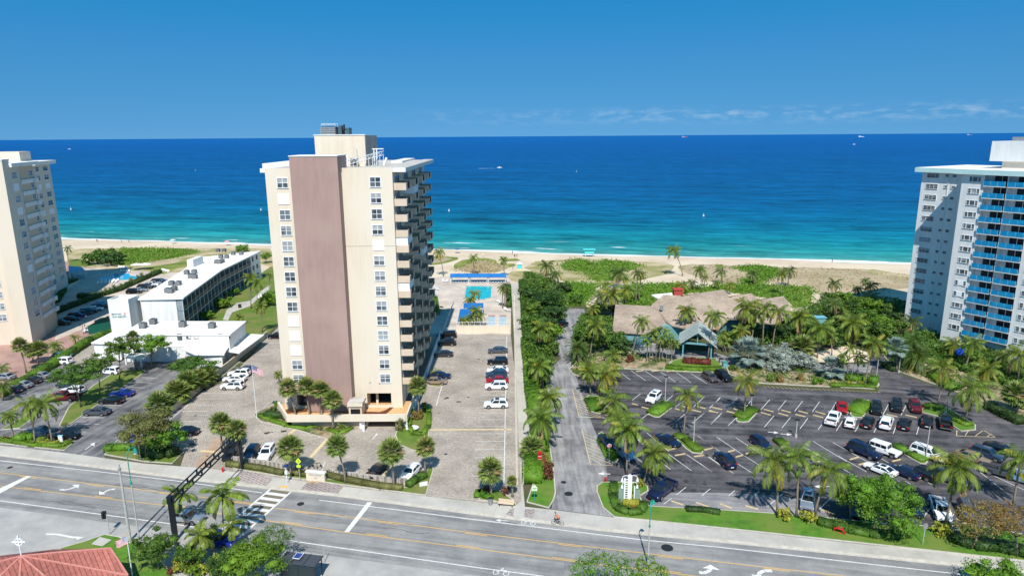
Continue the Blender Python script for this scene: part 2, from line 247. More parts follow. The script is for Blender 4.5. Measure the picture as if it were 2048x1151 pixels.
class MB:
    def __init__(s): s.v = []; s.f = []; s.mi = []; s.mats = []
    def m(s, material):
        if material not in s.mats: s.mats.append(material)
        return s.mats.index(material)
    def add(s, vs, fs, material):
        k = len(s.v); i = s.m(material); s.v += [tuple(map(float, p)) for p in vs]
        for f in fs: s.f.append([a+k for a in f]); s.mi.append(i)
        return s
    def box(s, x0, x1, y0, y1, z0, z1, material):
        return s.add([(x0,y0,z0),(x1,y0,z0),(x1,y1,z0),(x0,y1,z0),(x0,y0,z1),(x1,y0,z1),(x1,y1,z1),(x0,y1,z1)], [(3,2,1,0),(4,5,6,7),(0,1,5,4),(1,2,6,5),(2,3,7,6),(3,0,4,7)], material)
    def prism(s, poly, z0, z1, material):
        n = len(poly); a = sum(poly[i][0]*poly[(i+1)%n][1]-poly[(i+1)%n][0]*poly[i][1] for i in range(n))
        if a < 0: poly = poly[::-1]
        return s.add([(x, y, z0) for x, y in poly]+[(x, y, z1) for x, y in poly], [list(range(n))[::-1], list(range(n, 2*n))]+[(i, (i+1)%n, n+(i+1)%n, n+i) for i in range(n)], material)
    def tube(s, pts, rad, material, n=8, cap=True):
        pts = [Vector(p) for p in pts]; k = len(pts); rr = rad if isinstance(rad, (list, tuple)) else [rad]*k; vs = []
        for i, p in enumerate(pts):
            t = (pts[min(i+1, k-1)]-pts[max(i-1, 0)]).normalized(); a = t.cross(Vector((0, 1, 0)) if abs(t.y) < 0.9 else Vector((1, 0, 0))).normalized(); b = t.cross(a)
            for j in range(n):
                an = 2*pi*j/n; vs.append(p+a*cos(an)*rr[i]+b*sin(an)*rr[i])
        fs = [(i*n+j, i*n+(j+1)%n, (i+1)*n+(j+1)%n, (i+1)*n+j) for i in range(k-1) for j in range(n)]
        if cap: fs += [list(range(n))[::-1], [(k-1)*n+j for j in range(n)]]
        return s.add(vs, fs, material)
    def cyl(s, x, y, z0, z1, r, material, n=12, r2=None): return s.tube([(x, y, z0), (x, y, z1)], [r, r if r2 is None else r2], material, n)
    def quad(s, a, b, c, d_, material): return s.add([a, b, c, d_], [(0, 1, 2, 3)], material)
    def mesh(s, name, smooth=False):
        me = bpy.data.meshes.new(name); me.from_pydata(s.v, [], s.f)
        for m_ in s.mats: me.materials.append(m_)
        me.polygons.foreach_set('material_index', s.mi)
        if smooth: me.polygons.foreach_set('use_smooth', [True]*len(s.f))
        me.update(); return me
    def build(s, name, parent=None, smooth=False, loc=None): return link(name, s.mesh(name, smooth), parent, loc)
def struct(o): o['kind'] = 'structure'; return o
LAY = {}
def sheet(name, pts, material, z, k='P', fr=True, kind='structure'):
    """flat ground sheet; pts are photo points (a tuple may start with a frame key)"""
    P = []
    for p in pts:
        P.append(g(*p) if len(p) == 3 else (g(k, *p) if fr else p))
    me = bpy.data.meshes.new(name); bm = bmesh.new(); vs = [bm.verts.new((x, y, z)) for x, y in P]; f = bm.faces.new(vs); f.normal_update()
    if f.normal.z < 0: f.normal_flip()
    bmesh.ops.triangulate(bm, faces=bm.faces[:]); bm.to_mesh(me); bm.free(); me.materials.append(material)
    o = link(name, me); o['kind'] = kind; return o
def island(name, pts, material, k='P', h=0.14, kerb=0.18, label=None, closed=True):
    """raised planted bed with a kerb round it"""
    P = [g(*p) if len(p) == 3 else g(k, *p) for p in pts]
    n = len(P); a = sum(P[i][0]*P[(i+1)%n][1]-P[(i+1)%n][0]*P[i][1] for i in range(n))
    if a < 0: P = P[::-1]
    me = bpy.data.meshes.new(name); bm = bmesh.new()
    lo = [bm.verts.new((x, y, 0)) for x, y in P]; hi = [bm.verts.new((x, y, h)) for x, y in P]
    inn = []
    for i in range(n):
        p0 = Vector(P[i-1]); p1 = Vector(P[i]); p2 = Vector(P[(i+1)%n]); t1 = (p1-p0).normalized(); t2 = (p2-p1).normalized()
        nn = (Vector((-t1.y, t1.x))+Vector((-t2.y, t2.x))); nn = nn.normalized() if nn.length > 1e-6 else Vector((-t1.y, t1.x))
        q = p1+nn*kerb; inn.append(bm.verts.new((q.x, q.y, h)))
    for i in range(n):
        j = (i+1)%n; bm.faces.new((lo[i], lo[j], hi[j], hi[i])); bm.faces.new((hi[i], hi[j], inn[j], inn[i]))
    f = bm.faces.new(inn); f.normal_update(); f.material_index = 1; bmesh.ops.triangulate(bm, faces=[f]); bm.to_mesh(me); bm.free()
    me.materials.append(M_kerb); me.materials.append(material); o = link(name, me); o['kind'] = 'structure'; return o
def ribbon(mb, P, w, z, material):
    for i in range(len(P)-1):
        a = Vector(P[i]); b = Vector(P[i+1]); t = (b-a).normalized(); nrm = Vector((-t.y, t.x))*w/2
        mb.quad((*(a-nrm), z), (*(b-nrm), z), (*(b+nrm), z), (*(a+nrm), z), material)

# ================================================================== SETTING
# land sheet, beach and sea
SHD = 287.0                                     # distance of the waterline along the seaward normal
un_, vn_ = (cos(RA), sin(RA)), (-sin(RA), cos(RA))
def uv(u, v): return (u*un_[0]+v*vn_[0], u*un_[1]+v*vn_[1])
def UVw(p): return (p[0]*un_[0]+p[1]*un_[1], p[0]*vn_[0]+p[1]*vn_[1])
m = MB(); m.quad((*uv(-4000, -600), 0), (*uv(4000, -600), 0), (*uv(4000, 262), 0), (*uv(-4000, 262), 0), M_soil); struct(m.build('ground'))
m = MB(); us = np.linspace(-1500, 1500, 241); vv = [200, 215, 230, 245, 260, 270, 278, 284, 287, 292, 300, 320]
def beachz(u, v):
    if v < 262: return 0.006
    if v <= 284: return 0.006+0.0*v
    return 0.006-(v-284)*0.07
vs = []; fs = []
for j, v in enumerate(vv):
    for i, u in enumerate(us):
        wob = 1.6*sin(u*0.045)+0.9*sin(u*0.13+1)+0.5*sin(u*.4)
        vs.append((*uv(u, v+(wob if v > 265 else 0)), beachz(u, v)))
n = len(us)
for j in range(len(vv)-1):
    for i in range(n-1): fs.append((j*n+i, j*n+i+1, (j+1)*n+i+1, (j+1)*n+i))
m.add(vs, fs, M_sand); struct(m.build('beach_sand', smooth=True))
# sea: shallow turquoise over sand, deep blue further out, ripples and breakers
ms = bpy.data.materials.new('sea_water'); ms.use_nodes = True; t = ms.node_tree; n_ = t.nodes; l_ = t.links; b = n_['Principled BSDF']
b.inputs['Roughness'].default_value = 0.35; b.inputs['Specular IOR Level'].default_value = 0.12; b.inputs['IOR'].default_value = 1.33
geo = n_.new('ShaderNodeNewGeometry'); rt = n_.new('ShaderNodeVectorRotate'); rt.rotation_type = 'Z_AXIS'; rt.inputs['Angle'].default_value = -RA; l_.new(geo.outputs['Position'], rt.inputs[0])
sp_ = n_.new('ShaderNodeSeparateXYZ'); l_.new(rt.outputs[0], sp_.inputs[0])
def mth(op, a, b_=None, c_=None):
    q = n_.new('ShaderNodeMath'); q.operation = op
    for i, v in enumerate((a, b_, c_)):
        if v is None: continue
        if isinstance(v, (int, float)): q.inputs[i].default_value = v
        else: l_.new(v, q.inputs[i])
    return q.outputs[0]
def noise(scale, stretch, detail=4, rough=.55, dist=0.0):
    mp_ = n_.new('ShaderNodeMapping'); mp_.inputs['Scale'].default_value = stretch; l_.new(rt.outputs[0], mp_.inputs[0])
    a_ = n_.new('ShaderNodeTexNoise'); a_.inputs['Scale'].default_value = scale; a_.inputs['Detail'].default_value = detail; a_.inputs['Roughness'].default_value = rough; a_.inputs['Distortion'].default_value = dist; l_.new(mp_.outputs[0], a_.inputs[0]); return a_.outputs[0]
dist = mth('SUBTRACT', sp_.outputs[1], SHD-2.0)
big = noise(0.006, (1, 2.6, 1), 5)
dw = mth('ADD', dist, mth('MULTIPLY', mth('SUBTRACT', big, 0.5), mth('MULTIPLY', dist, 0.55)))
lg = mth('LOGARITHM', mth('MAXIMUM', dw, 1.0), 10.0)
fac = mth('DIVIDE', lg, 4.0)
cr = n_.new('ShaderNodeValToRGB'); l_.new(fac, cr.inputs[0]); cr.color_ramp.interpolation = 'B_SPLINE'
SEAC = [(0.0, (0.16, 0.30, 0.24)), (0.20, (0.055, 0.235, 0.21)), (0.36, (0.012, 0.205, 0.20)), (0.45, (0.004, 0.165, 0.215)), (0.53, (0.001, 0.105, 0.205)), (0.60, (0.001, 0.080, 0.20)), (0.72, (0.001, 0.062, 0.205)), (0.86, (0.001, 0.060, 0.235)), (1.0, (0.001, 0.075, 0.29))]
els = cr.color_ramp.elements
els[0].position = 0; els[0].color = (*SEAC[0][1], 1); els[1].position = 1; els[1].color = (*SEAC[-1][1], 1)
for p_, c_ in SEAC[1:-1]: e = els.new(p_); e.color = (*c_, 1)
rip = noise(0.09, (0.45, 1.8, 1), 6, .65); rip2 = noise(0.02, (0.35, 2.2, 1), 5, .6); rip3 = noise(0.5, (0.4, 1.5, 1), 4, .6)
rip4 = noise(0.006, (0.3, 3.5, 1), 6, .65)
k1 = mth('ADD', mth('ADD', mth('MULTIPLY', mth('SUBTRACT', rip, .5), 3.0), mth('MULTIPLY', mth('SUBTRACT', rip4, .5), 0.9)), mth('MULTIPLY', mth('SUBTRACT', rip2, .5), 1.6))
k1 = mth('ADD', mth('ADD', k1, mth('MULTIPLY', mth('SUBTRACT', rip3, .5), 1.0)), 1.0)
sc_ = n_.new('ShaderNodeVectorMath'); sc_.operation = 'SCALE'; l_.new(cr.outputs[0], sc_.inputs[0]); l_.new(k1, sc_.inputs['Scale'])
# swell bands close in
sw = noise(0.03, (0.35, 5.0, 1), 3, .5, .4)
# foam at the waterline + scattered breakers
wl = noise(0.05, (0.8, 1.6, 1), 4, .6, .5)
edge = mth('SUBTRACT', mth('ADD', mth('MULTIPLY', wl, 9.0), -1.2), mth('ABSOLUTE', mth('SUBTRACT', dist, mth('ADD', 2.5, mth('MULTIPLY', mth('SUBTRACT', sw, .5), 10)))))
edge = mth('MINIMUM', mth('MAXIMUM', mth('MULTIPLY', edge, 0.6), 0), 1)
brk = noise(0.055, (0.5, 3.2, 1), 3, .5, .2); bb = mth('MULTIPLY', mth('MAXIMUM', mth('SUBTRACT', brk, 0.665), 0), 25)
win = mth('MULTIPLY', mth('MINIMUM', mth('MAXIMUM', mth('DIVIDE', mth('SUBTRACT', 40, dist), 14), 0), 1), mth('MINIMUM', mth('MAXIMUM', mth('DIVIDE', mth('SUBTRACT', dist, 8), 4), 0), 1))
foam = mth('MINIMUM', mth('ADD', edge, mth('MULTIPLY', bb, win)), 1)
# darker wet trough behind the shore break
mixf = n_.new('ShaderNodeMixRGB'); l_.new(foam, mixf.inputs[0]); l_.new(sc_.outputs[0], mixf.inputs[1]); mixf.inputs[2].default_value = (0.75, 0.78, 0.78, 1)
l_.new(mixf.outputs[0], b.inputs['Base Color'])
bmp = n_.new('ShaderNodeBump'); bmp.inputs['Strength'].default_value = 0.35; bmp.inputs['Distance'].default_value = 1.0; l_.new(mth('ADD', rip, mth('MULTIPLY', sw, .5)), bmp.inputs['Height']); l_.new(bmp.outputs[0], b.inputs['Normal'])
m = MB(); us = [-90000, -8000, -1500, 1500, 8000, 90000]; vs = []; fs = []; vv = [SHD-2, SHD+60, SHD+600, 5000, 25000, 120000]
for v in vv:
    for u in us: vs.append((*uv(u, v), -0.18))
for j in range(5):
    for i in range(5): fs.append((j*6+i, j*6+i+1, (j+1)*6+i+1, (j+1)*6+i))
m.add(vs, fs, ms); struct(m.build('sea'))

# --- roads, lots, pavements
def ext(P, a=150, b=150):          # lengthen a polyline at both ends
    P = [Vector(p) for p in P]; s_ = (P[0]-P[1]).normalized(); e_ = (P[-1]-P[-2]).normalized()
    return [P[0]+s_*a]+P+[P[-1]+e_*b]
kerbF = ext([un(*p) for p in [(0,908.5),(201,933),(400,959),(684,990),(940,1024),(1216,1059),(1440,1080),(1939,1130)]])
walkF = ext([un(*p) for p in [(0,890),(124,904),(287,926),(414,936),(686,972),(900,997),(1101,1018),(1228,1034),(1440,1056.5),(1737,1089),(1945,1109)]])
kerbN = ext([un(*p) for p in [(0,1014),(241,1047),(420,1072),(657,1110),(940,1148)]])
def wsheet(name, A, B, z, material):
    return sheet(name, [tuple(p) for p in A]+[tuple(p) for p in B[::-1]], material, z, fr=False)
wsheet('road', kerbF, kerbN, 0.010, M_road)
wsheet('pavement', walkF, kerbF, 0.024, M_walk)
m = MB()
for i in range(len(kerbF)-1):
    a, b2 = kerbF[i], kerbF[i+1]; t_ = (b2-a).normalized(); nn = Vector((-t_.y, t_.x))
    m.prism([tuple(a), tuple(b2), tuple(b2+nn*0.22), tuple(a+nn*0.22)], 0.0, 0.12, M_kerb)
struct(m.build('kerb'))
m = MB()
for i in range(len(kerbF)-1):      # gutter strip
    a, b2 = kerbF[i], kerbF[i+1]; t_ = (b2-a).normalized(); nn = Vector((-t_.y, t_.x))
    m.quad((*a-nn*.45, .0145), (*b2-nn*.45, .0145), (*b2, .0145), (*a, .0145), M_kerb)
struct(m.build('gutter'))
near = sheet('pavement_near', [tuple(p) for p in kerbN]+[(160, 20), (160, -60), (-160, -60), (-160, 60)], M_walk2, 0.006, fr=False)
# pavement joints and patterned panels
m = MB()
L_ = [0]
def along(P, s_):
    for i in range(len(P)-1):
        d_ = (P[i+1]-P[i]).length
        if s_ <= d_: return P[i]+(P[i+1]-P[i])*s_/d_, (P[i+1]-P[i]).normalized()
        s_ -= d_
    return P[-1], (P[-1]-P[-2]).normalized()
s_ = 80.0
while s_ < 420:
    p, t_ = along(kerbF, s_); nn = Vector((-t_.y, t_.x)); q = p+nn*4.6
    best = min((abs((w-p).dot(t_)), (w-p).dot(nn)) for w in walkF); wdt = 2.6
    for i in range(len(walkF)-1):
        a, c_ = walkF[i], walkF[i+1]; da, dc = (a-p).dot(t_), (c_-p).dot(t_)
        if da <= 0 <= dc: wdt = (a-p).dot(nn)+((c_-p).dot(nn)-(a-p).dot(nn))*(-da/(dc-da))
    m.quad((*(p+nn*.25), .028), (*(p+nn*.25+t_*.05), .028), (*(p+nn*wdt+t_*.05), .028), (*(p+nn*wdt), .028), M_walk2); s_ += 3.4
struct(m.build('pavement_joints'))
sheet('paver_panel', [(240,435),(330,365),(400,372),(450,392),(470,412),(540,430),(487,495)], M_paver3, 0.032, 'B')
sheet('paver_panel', [(742,515),(790,462),(860,462),(940,452),(1060,490),(1018,548)], M_paver3, 0.032, 'B')
sheet('paver_panel', [(387,725),(425,680),(445,682),(440,738)], M_paver3, 0.034, 'C')
sheet('paver_panel', [(520,685),(590,690),(580,750),(515,740)], M_paver3, 0.034, 'C')
sheet('paving_slab', [(780,460),(860,415),(915,415),(925,450),(870,468)], M_mulch, 0.036, 'B')
# --- markings of the main road
m = MB()
def line(pts, w, material, z=0.0205, k='P'): ribbon(m, [g(*p) if len(p) == 3 else g(k, *p) for p in pts], w, z, material)
def lext(pts): 
    P = [Vector(un(*p)) for p in pts]; return P
WL = [Vector(un(*p)) for p in [(0,920.6),(201,942.8),(354,961),(524,984.5)]]; WL = [WL[0]+(WL[0]-WL[1]).normalized()*80]+WL
ribbon(m, WL, 0.16, .0205, M_white)
WR = [Vector(un(*p)) for p in [(638,999),(940,1037),(1288,1079),(1440,1093.5),(1936,1149)]]; WR += [WR[-1]+(WR[-1]-WR[-2]).normalized()*80]; ribbon(m, WR, 0.16, .0205, M_white)
WN = [Vector(un(*p)) for p in [(0,1000.6),(345,1047),(471,1064)]]; WN = [WN[0]+(WN[0]-WN[1]).normalized()*80]+WN; ribbon(m, WN, .16, .0205, M_white)
WM = [Vector(un(*p)) for p in [(578,1080),(940,1132),(1084,1151)]]; WM += [WM[-1]+(WM[-1]-WM[-2]).normalized()*80]; ribbon(m, WM, .16, .0205, M_white)
struct(m.build('road_edge_lines')); m = MB()
for P in ([(0,944.5),(328,984),(531,1009)], [(551,1015.6),(730,1037),(940,1064),(1200,1095),(1440,1123),(1671,1149)], [(0,971),(331,1010),(480,1031)], [(522,1038.5),(686,1063),(940,1095),(1156,1123),(1334,1144)]):
    Q_ = [Vector(un(*p)) for p in P]; 
    if P[0][0] == 0: Q_ = [Q_[0]+(Q_[0]-Q_[1]).normalized()*60]+Q_
    elif P[-1][0] > 1300: Q_ = Q_+[Q_[-1]+(Q_[-1]-Q_[-2]).normalized()*60]
    ribbon(m, Q_, 0.12, .0205, M_yell)
    s_ = 3.0; tot = sum((Q_[i+1]-Q_[i]).length for i in range(len(Q_)-1))
    side = -1 if P[0][1] in (944.5, 1015.6) else 1
    while s_ < tot-3:                              # inner broken line of the turn lane
        p, t_ = along(Q_, s_); nn = Vector((-t_.y, t_.x))*side*0.27
        ribbon(m, [p+nn, p+nn+t_*3.0], 0.12, .0205, M_yell); s_ += 12.2
struct(m.build('turn_lane_lines')); m = MB()
bz = 'B'
def lerp(a, b_, t_): return (a[0]+(b_[0]-a[0])*t_, a[1]+(b_[1]-a[1])*t_)
L0, L1, R0_, R1_ = [Vector(g('B', *p)) for p in ((520,510),(90,870),(672,530),(262,893))]
ribbon(m, [L0, L1], .3, .026, M_white); ribbon(m, [R0_, R1_], .3, .026, M_white)
nb = 9
for i in range(nb):
    for (a0, a1, mt, z) in ((i/nb, (i+.52)/nb, M_brown, .0205), ((i+.52)/nb, (i+1)/nb, M_white, .0205)):
        p = [L0.lerp(L1, a0), R0_.lerp(R1_, a0), R0_.lerp(R1_, a1), L0.lerp(L1, a1)]; m.quad(*[(*q, z) for q in p], mt)
for (k, pts) in (('B', [(1240,605),(1276,607),(1105,825),(1068,825)]), ('A', [(185,457),(218,458),(0,578),(-60,590),(-60,570)])):
    P = [g(k, *p) for p in pts]; m.add([(*p, .026) for p in P], [list(range(len(P)))], M_white)
struct(m.build('crosswalk_and_stop_lines')); m = MB()
def arrow(k, shaft, head, w, z=.026, mt=M_white):
    """a painted arrow: shaft polyline (photo points) and three corners of the head"""
    ribbon(m, [g(k, *p) for p in shaft], w, z, mt); m.add([(*g(k, *p), z+.001) for p in head], [(0, 1, 2)], mt)
arrow('A', [(415,552),(455,553),(490,545),(512,536),(530,528)], [(500,518),(552,515),(545,542)], .34)
arrow('A', [(800,547),(770,550),(745,558),(728,568),(705,576)], [(690,560),(735,582),(690,586)], .34)
arrow('d', [(1720,660),(1790,665),(1850,650),(1890,620),(1895,590)], [(1770,590),(1900,538),(2048,625)], .5)
arrow('F', [(350,945),(300,945),(272,955),(262,968),(262,985)], [(210,968),(300,985),(262,1020)], .5)
arrow('C', [(405,768),(345,765)], [(350,755),(350,775),(315,763)], .14)
arrow('A', [(590,275),(640,240)], [(628,233),(662,224),(655,250)], .16)
arrow('E', [(600,722),(660,728)], [(655,716),(655,738),(698,731)], .2); arrow('E', [(712,739),(775,744)], [(770,733),(770,755),(815,746)], .2)
arrow('C', [(1115,443),(1065,440)], [(1070,428),(1070,452),(1028,440)], .2)
arrow('F', [(740,378),(680,378)], [(680,366),(676,390),(630,377)], .2)
arrow('H', [(880,1145),(910,1108)], [(900,1105),(920,1102),(912,1118)], .14)
arrow('A', [(320,860),(400,862),(520,885)], [(510,875),(585,880),(540,900)], .35)
for (cx_, cy_) in (('C', (545,782)), ('C', (355,1128))):     # painted bicycle symbols
    q = Vector(g(cx_, *cy_))
    for sd in (-.62, .62):
        ring = [q+Vector(un_)*sd+Vector(un_)*.32*cos(a)+Vector(vn_)*.45*sin(a) for a in np.linspace(0, 2*pi, 13)]; ribbon(m, ring, .09, .026, M_white)
    ribbon(m, [q+Vector(un_)*-.6, q+Vector(un_)*-.1+Vector(vn_)*.5, q+Vector(un_)*.5+Vector(vn_)*.5, q+Vector(un_)*.6], .09, .027, M_white)
    ribbon(m, [q+Vector(un_)*.1+Vector(vn_)*.9, q+Vector(un_)*-.1+Vector(vn_)*.5], .2, .027, M_white)
struct(m.build('painted_arrows'))
# --- hotel side
sheet('paved_court', [(-300,900),(-60,884),(-60,810),(0,785),(100,728),(185,684),(240,690),(262,640),(330,560),(420,520),(380,513),(230,545),(140,525),(60,500),(-300,480)], M_paver2, 0.010)
sheet('hotel_lot', [(-300,905),(-60,884),(-60,800),(0,782),(60,748),(100,724),(150,692),(185,684),(250,700),(300,730),(350,712),(400,690),(448,725),(420,765),(370,810),(345,880),(300,880),(222,893),(208,909),(210,917),(120,905),(0,889)], M_hlot, 0.014)
sheet('entrance_apron', [(160,706),(190,660),(230,672),(262,700),(270,712),(200,735),(120,728)], M_paver, 0.018)
sheet('terrace', [(120,600),(150,560),(140,535),(230,538),(360,545),(398,520),(400,545),(290,600),(200,640),(160,660),(110,680)], M_deck, 0.018)
sheet('swimming_pool', [(500,602),(930,602),(985,590),(1200,575),(1215,552),(1100,545),(985,538),(975,508),(750,503)], M_pool2, 0.03, 'Q')
sheet('hotel_garden', [(385,655),(400,640),(430,610),(560,520),(560,640),(548,655),(500,700),(480,695)], M_grass2, 0.012)
sheet('garden_path', [(1690,375),(1720,300),(1790,250),(1900,230),(1990,150),(2048,110),(2048,150),(1960,210),(1900,270),(1760,320),(1730,380)], M_walk, 0.018, 'G')
# --- the tower's lot
sheet('tower_forecourt', [(371,903),(360,934),(414,936),(686,972),(851,991),(1030,1010),(1046,1012),(1046,900),(1020,655),(700,640),(560,650),(455,760),(340,812),(300,880)], M_paver, 0.013)
sheet('pool_terrace', [(840,668),(1022,668),(1022,558),(1010,553),(880,553),(850,560)], M_deck, 0.020)
sheet('concrete_path', [(1043,1000),(1032,750),(1024,600),(1024,570),(1040,556),(1042,640),(1050,680),(1063,850),(1062,925),(1046,970),(1050,1016),(1030,1012)], M_walk, 0.022)
sheet('tower_pool', [(425,530),(705,535),(700,660),(660,665),(620,680),(540,678),(400,662)], M_pool, 0.05, 'S')
m = MB(); ribbon(m, [g('S', *p) for p in [(418,524),(714,528),(706,668),(664,672),(622,688),(538,686),(392,668),(418,524)]], 0.45, .035, M_walk); struct(m.build('pool_coping'))
for q in ([(672,868),(748,868),(744,1046),(662,1046)], [(798,868),(876,868),(880,1046),(794,1046)]): sheet('shuffleboard_court', q, mat('court_blue', (0.36, 0.47, 0.53), (0.31, 0.42, 0.48), 1), 0.030, 'S')
for q in ([(672,862),(748,862),(748,880),(671,880)], [(798,862),(876,862),(877,880),(797,880)]): sheet('shuffleboard_end', q, M_paver2, 0.036, 'S')
sheet('rust_stain', [(1480,200),(1540,180),(1560,230),(1430,370),(1390,430),(1290,460),(1350,390)], mat('pavers_rusty', (0.36, 0.235, 0.155), (0.40, 0.31, 0.24), .8), 0.018, 'A')
m = MB()
# driveway right of the tower: tan edging, beds
line([(1290,1075),(1880,1072)], .5, M_yell2, .024, 'H'); line([(30,1150),(95,1095)], .4, M_yell2, .024, 'H') if 0 else None
line([(650,110),(705,65)], .6, M_yell2, .024, 'B'); line([(790,305),(955,125)], .6, M_yell2, .024, 'B'); line([(0,225),(130,235)], .6, M_yell2, .024, 'B'); line([(0,360),(130,270)], .25, M_yell2, .024, 'B'); line([(1360,415),(1420,300)], .5, M_yell2, .024, 'B')
for i in range(15): # left bays (along the garden wall)
    y = 118+i*3.05; ribbon(m, [(-62.6, y), (-57.3, y-.2)], .1, .024, M_white)
ribbon(m, [(-62.6, 112), (-62.6, 166)], .12, .024, M_white)
for i in range(25):
    y = 92.5+i*2.95
    if y < 165: ribbon(m, [(-1.4, y), (-6.3, y)], .1, .024, M_white)
ribbon(m, [(-1.4, 90), (-1.4, 165)], .14, .024, M_white)
ribbon(m, [g('H', 1380, 760), g('H', 1340, 900)], .14, .024, M_white); ribbon(m, [g('H', 1275,690), g('H', 1345,470)], .14, .024, M_white)
for i in range(6): ribbon(m, [(-29.8+i*2.75, 97.4-i*.5), (-29.5+i*2.75, 94.6-i*.5)], .1, .024, M_white)
for i in range(4): ribbon(m, [(-43.5+i*2.8, 103-i*.4), (-43.5+i*2.8, 98.4-i*.4)], .1, .024, M_white)
struct(m.build('forecourt_bay_lines')); m = MB()
for i in range(8): # hotel lot stalls
    for (x, y, L_) in (('G', (1200, 820-0*i), 0),): pass
for (a, b_) in (((1075,812),(1200,820)),((1020,848),(1150,855)),((970,885),(1100,893)),((740,1020),(920,1025)),((600,1115),(790,1118)),((480,1000),(560,990)),((330,740),(420,752)),((240,1098),(400,1098))): line([a, b_], .1, M_white, .024, 'G')
for (a, b_) in (((90,130),(250,133)),((150,85),(210,85)),((510,95),(690,97)),((540,148),(600,150)),((220,38),(360,38)),((755,265),(820,205)),((860,205),(890,250)),((490,93),(545,55)),((480,110),(400,160)),((1290,30),(1450,35)),((1280,75),(1410,80))): line([a, b_], .1, M_white, .024, 'A')
struct(m.build('hotel_bay_lines'))
# --- restaurant lot
sheet('restaurant_lot', [(1090,1015),(1240,1036),(1440,1056),(1800,1095),(2048,1122),(2500,1180),(2600,1000),(2200,905),(2048,846),(1985,822),(1900,780),(1850,766),(1800,748),(1765,714),(1745,700),(1738,715),(1745,745),(1762,768),(1755,784),(1620,778),(1520,773),(1450,762),(1425,748),(1330,743),(1245,739),(1160,753),(1142,735),(1142,705),(1152,672),(1176,640),(1168,618),(1130,615),(1122,650),(1108,675),(1105,690),(1122,715),(1104,735),(1095,760),(1094,800),(1101,900),(1108,985)], M_lot, 0.012)
sheet('driveway', [(1103,1017),(1228,1033),(1205,1015),(1193,984),(1215,950),(1207,900),(1185,850),(1168,800),(1155,760),(1142,735),(1142,705),(1152,672),(1176,640),(1168,618),(1130,615),(1122,650),(1108,675),(1105,690),(1122,715),(1104,735),(1095,760),(1094,800),(1101,900),(1108,985)], M_drive, 0.018)
sheet('worn_bays', [(1300,1010),(1310,985),(1440,984),(1560,990),(1640,1008),(1660,1036),(1544,1026),(1440,1018)], M_lotg, 0.018)
sheet('pavilion_lane', [(1270,672),(1345,700),(1420,702),(1475,718),(1560,722),(1560,732),(1480,738),(1430,728),(1360,716),(1300,712),(1262,700)], M_lotg, 0.015)
sheet('pavilion_lane', [(1610,726),(1745,728),(1740,745),(1620,744)], M_lotg, 0.015)
sheet('sand_bed', [(1625,706),(1690,690),(1735,704),(1745,722),(1700,724),(1620,724)], M_sand, 0.010)
m = MB()
# upper row (slanted bays): lines and yellow wheel stops
def stall(k, a, b_, mt=M_white, w=.1): line([a, b_], w, mt, .024, k)
for a, b_ in (((1075,205),(1155,262)),((1160,180),(1290,268)),((1283,182),(1430,278)),((1420,190),(1555,280)),((1560,195),(1690,285)),((1690,205),(1830,295)),((1244,385),(1170,442)),((1530,400),(1460,460)),((1640,435),(1555,500)),((1810,410),(1715,500)),((1948,425),(1855,510)),((1320,557),(1240,617)),((1655,550),(1550,635)),((1810,552),(1705,645)),((1948,575),(1865,655)),
              ((1075,655),(1275,835)),((1300,730),(1495,893)),((1475,905),(1695,1065)),((1650,920),(1880,1078)),((1175,745),(1260,830)),((1200,945),(1315,1035)),((1400,965),(1510,1055)),((1750,757),(1940,890)),((1915,765),(1948,790)),((1845,945),(1948,1015)),((680,590),(820,595))): stall('D', a, b_)
for a, b_ in (((180,415),(90,510)),((325,425),(240,515)),((448,448),(405,505)),((618,435),(540,525)),((762,443),(690,530)),((908,450),(838,540)),((1058,455),(995,545)),((1205,460),(1155,545)),((1362,465),(1300,570)),((1670,475),(1620,570)),((1828,480),(1780,575)),((40,552),(0,590)),((192,555),(92,655)),((335,585),(250,665)),((655,578),(570,680)),((800,595),(725,687)),((955,600),(885,695)),((1100,625),(1045,703)),((1265,620),(1207,712)),((1420,640),(1372,720)),((1580,650),(1540,727)),((1740,660),(1710,738)),((1940,665),(1918,745)),
              ((0,770),(170,893)),((145,765),(380,925)),((315,772),(555,930)),((395,935),(630,1080)),((1000,805),(1300,985)),((1175,815),(1480,985)),((890,1035),(970,1080)),((940,865),(1130,970)),((80,945),(295,1088)),((335,1005),(470,1090)),((0,1000),(110,1078)),((1225,935),(1475,1075)),((1265,1050),(1410,1130)),((1600,955),(1670,995))): stall('E', a, b_)
for a, b_ in (((400,195),(560,275)),((800,385),(1195,695)),((420,540),(660,660)),((230,555),(400,640)),((60,585),(130,620)),((950,460),(1427,685)),((1000,350),(1060,395)),((275,990),(385,840)),((580,1015),(690,860))): stall('b', a, b_)
for a, b_ in (((1380,530),(1240,640)),((1730,550),(1610,650)),((1175,690),(1060,770))): stall('c', a, b_)
for a, b_ in (((262,412),(218,448)),((425,425),(320,512)),((100,405),(58,440)),((755,445),(665,535))): stall('F', a, b_)
struct(m.build('restaurant_bay_lines')); m = MB()
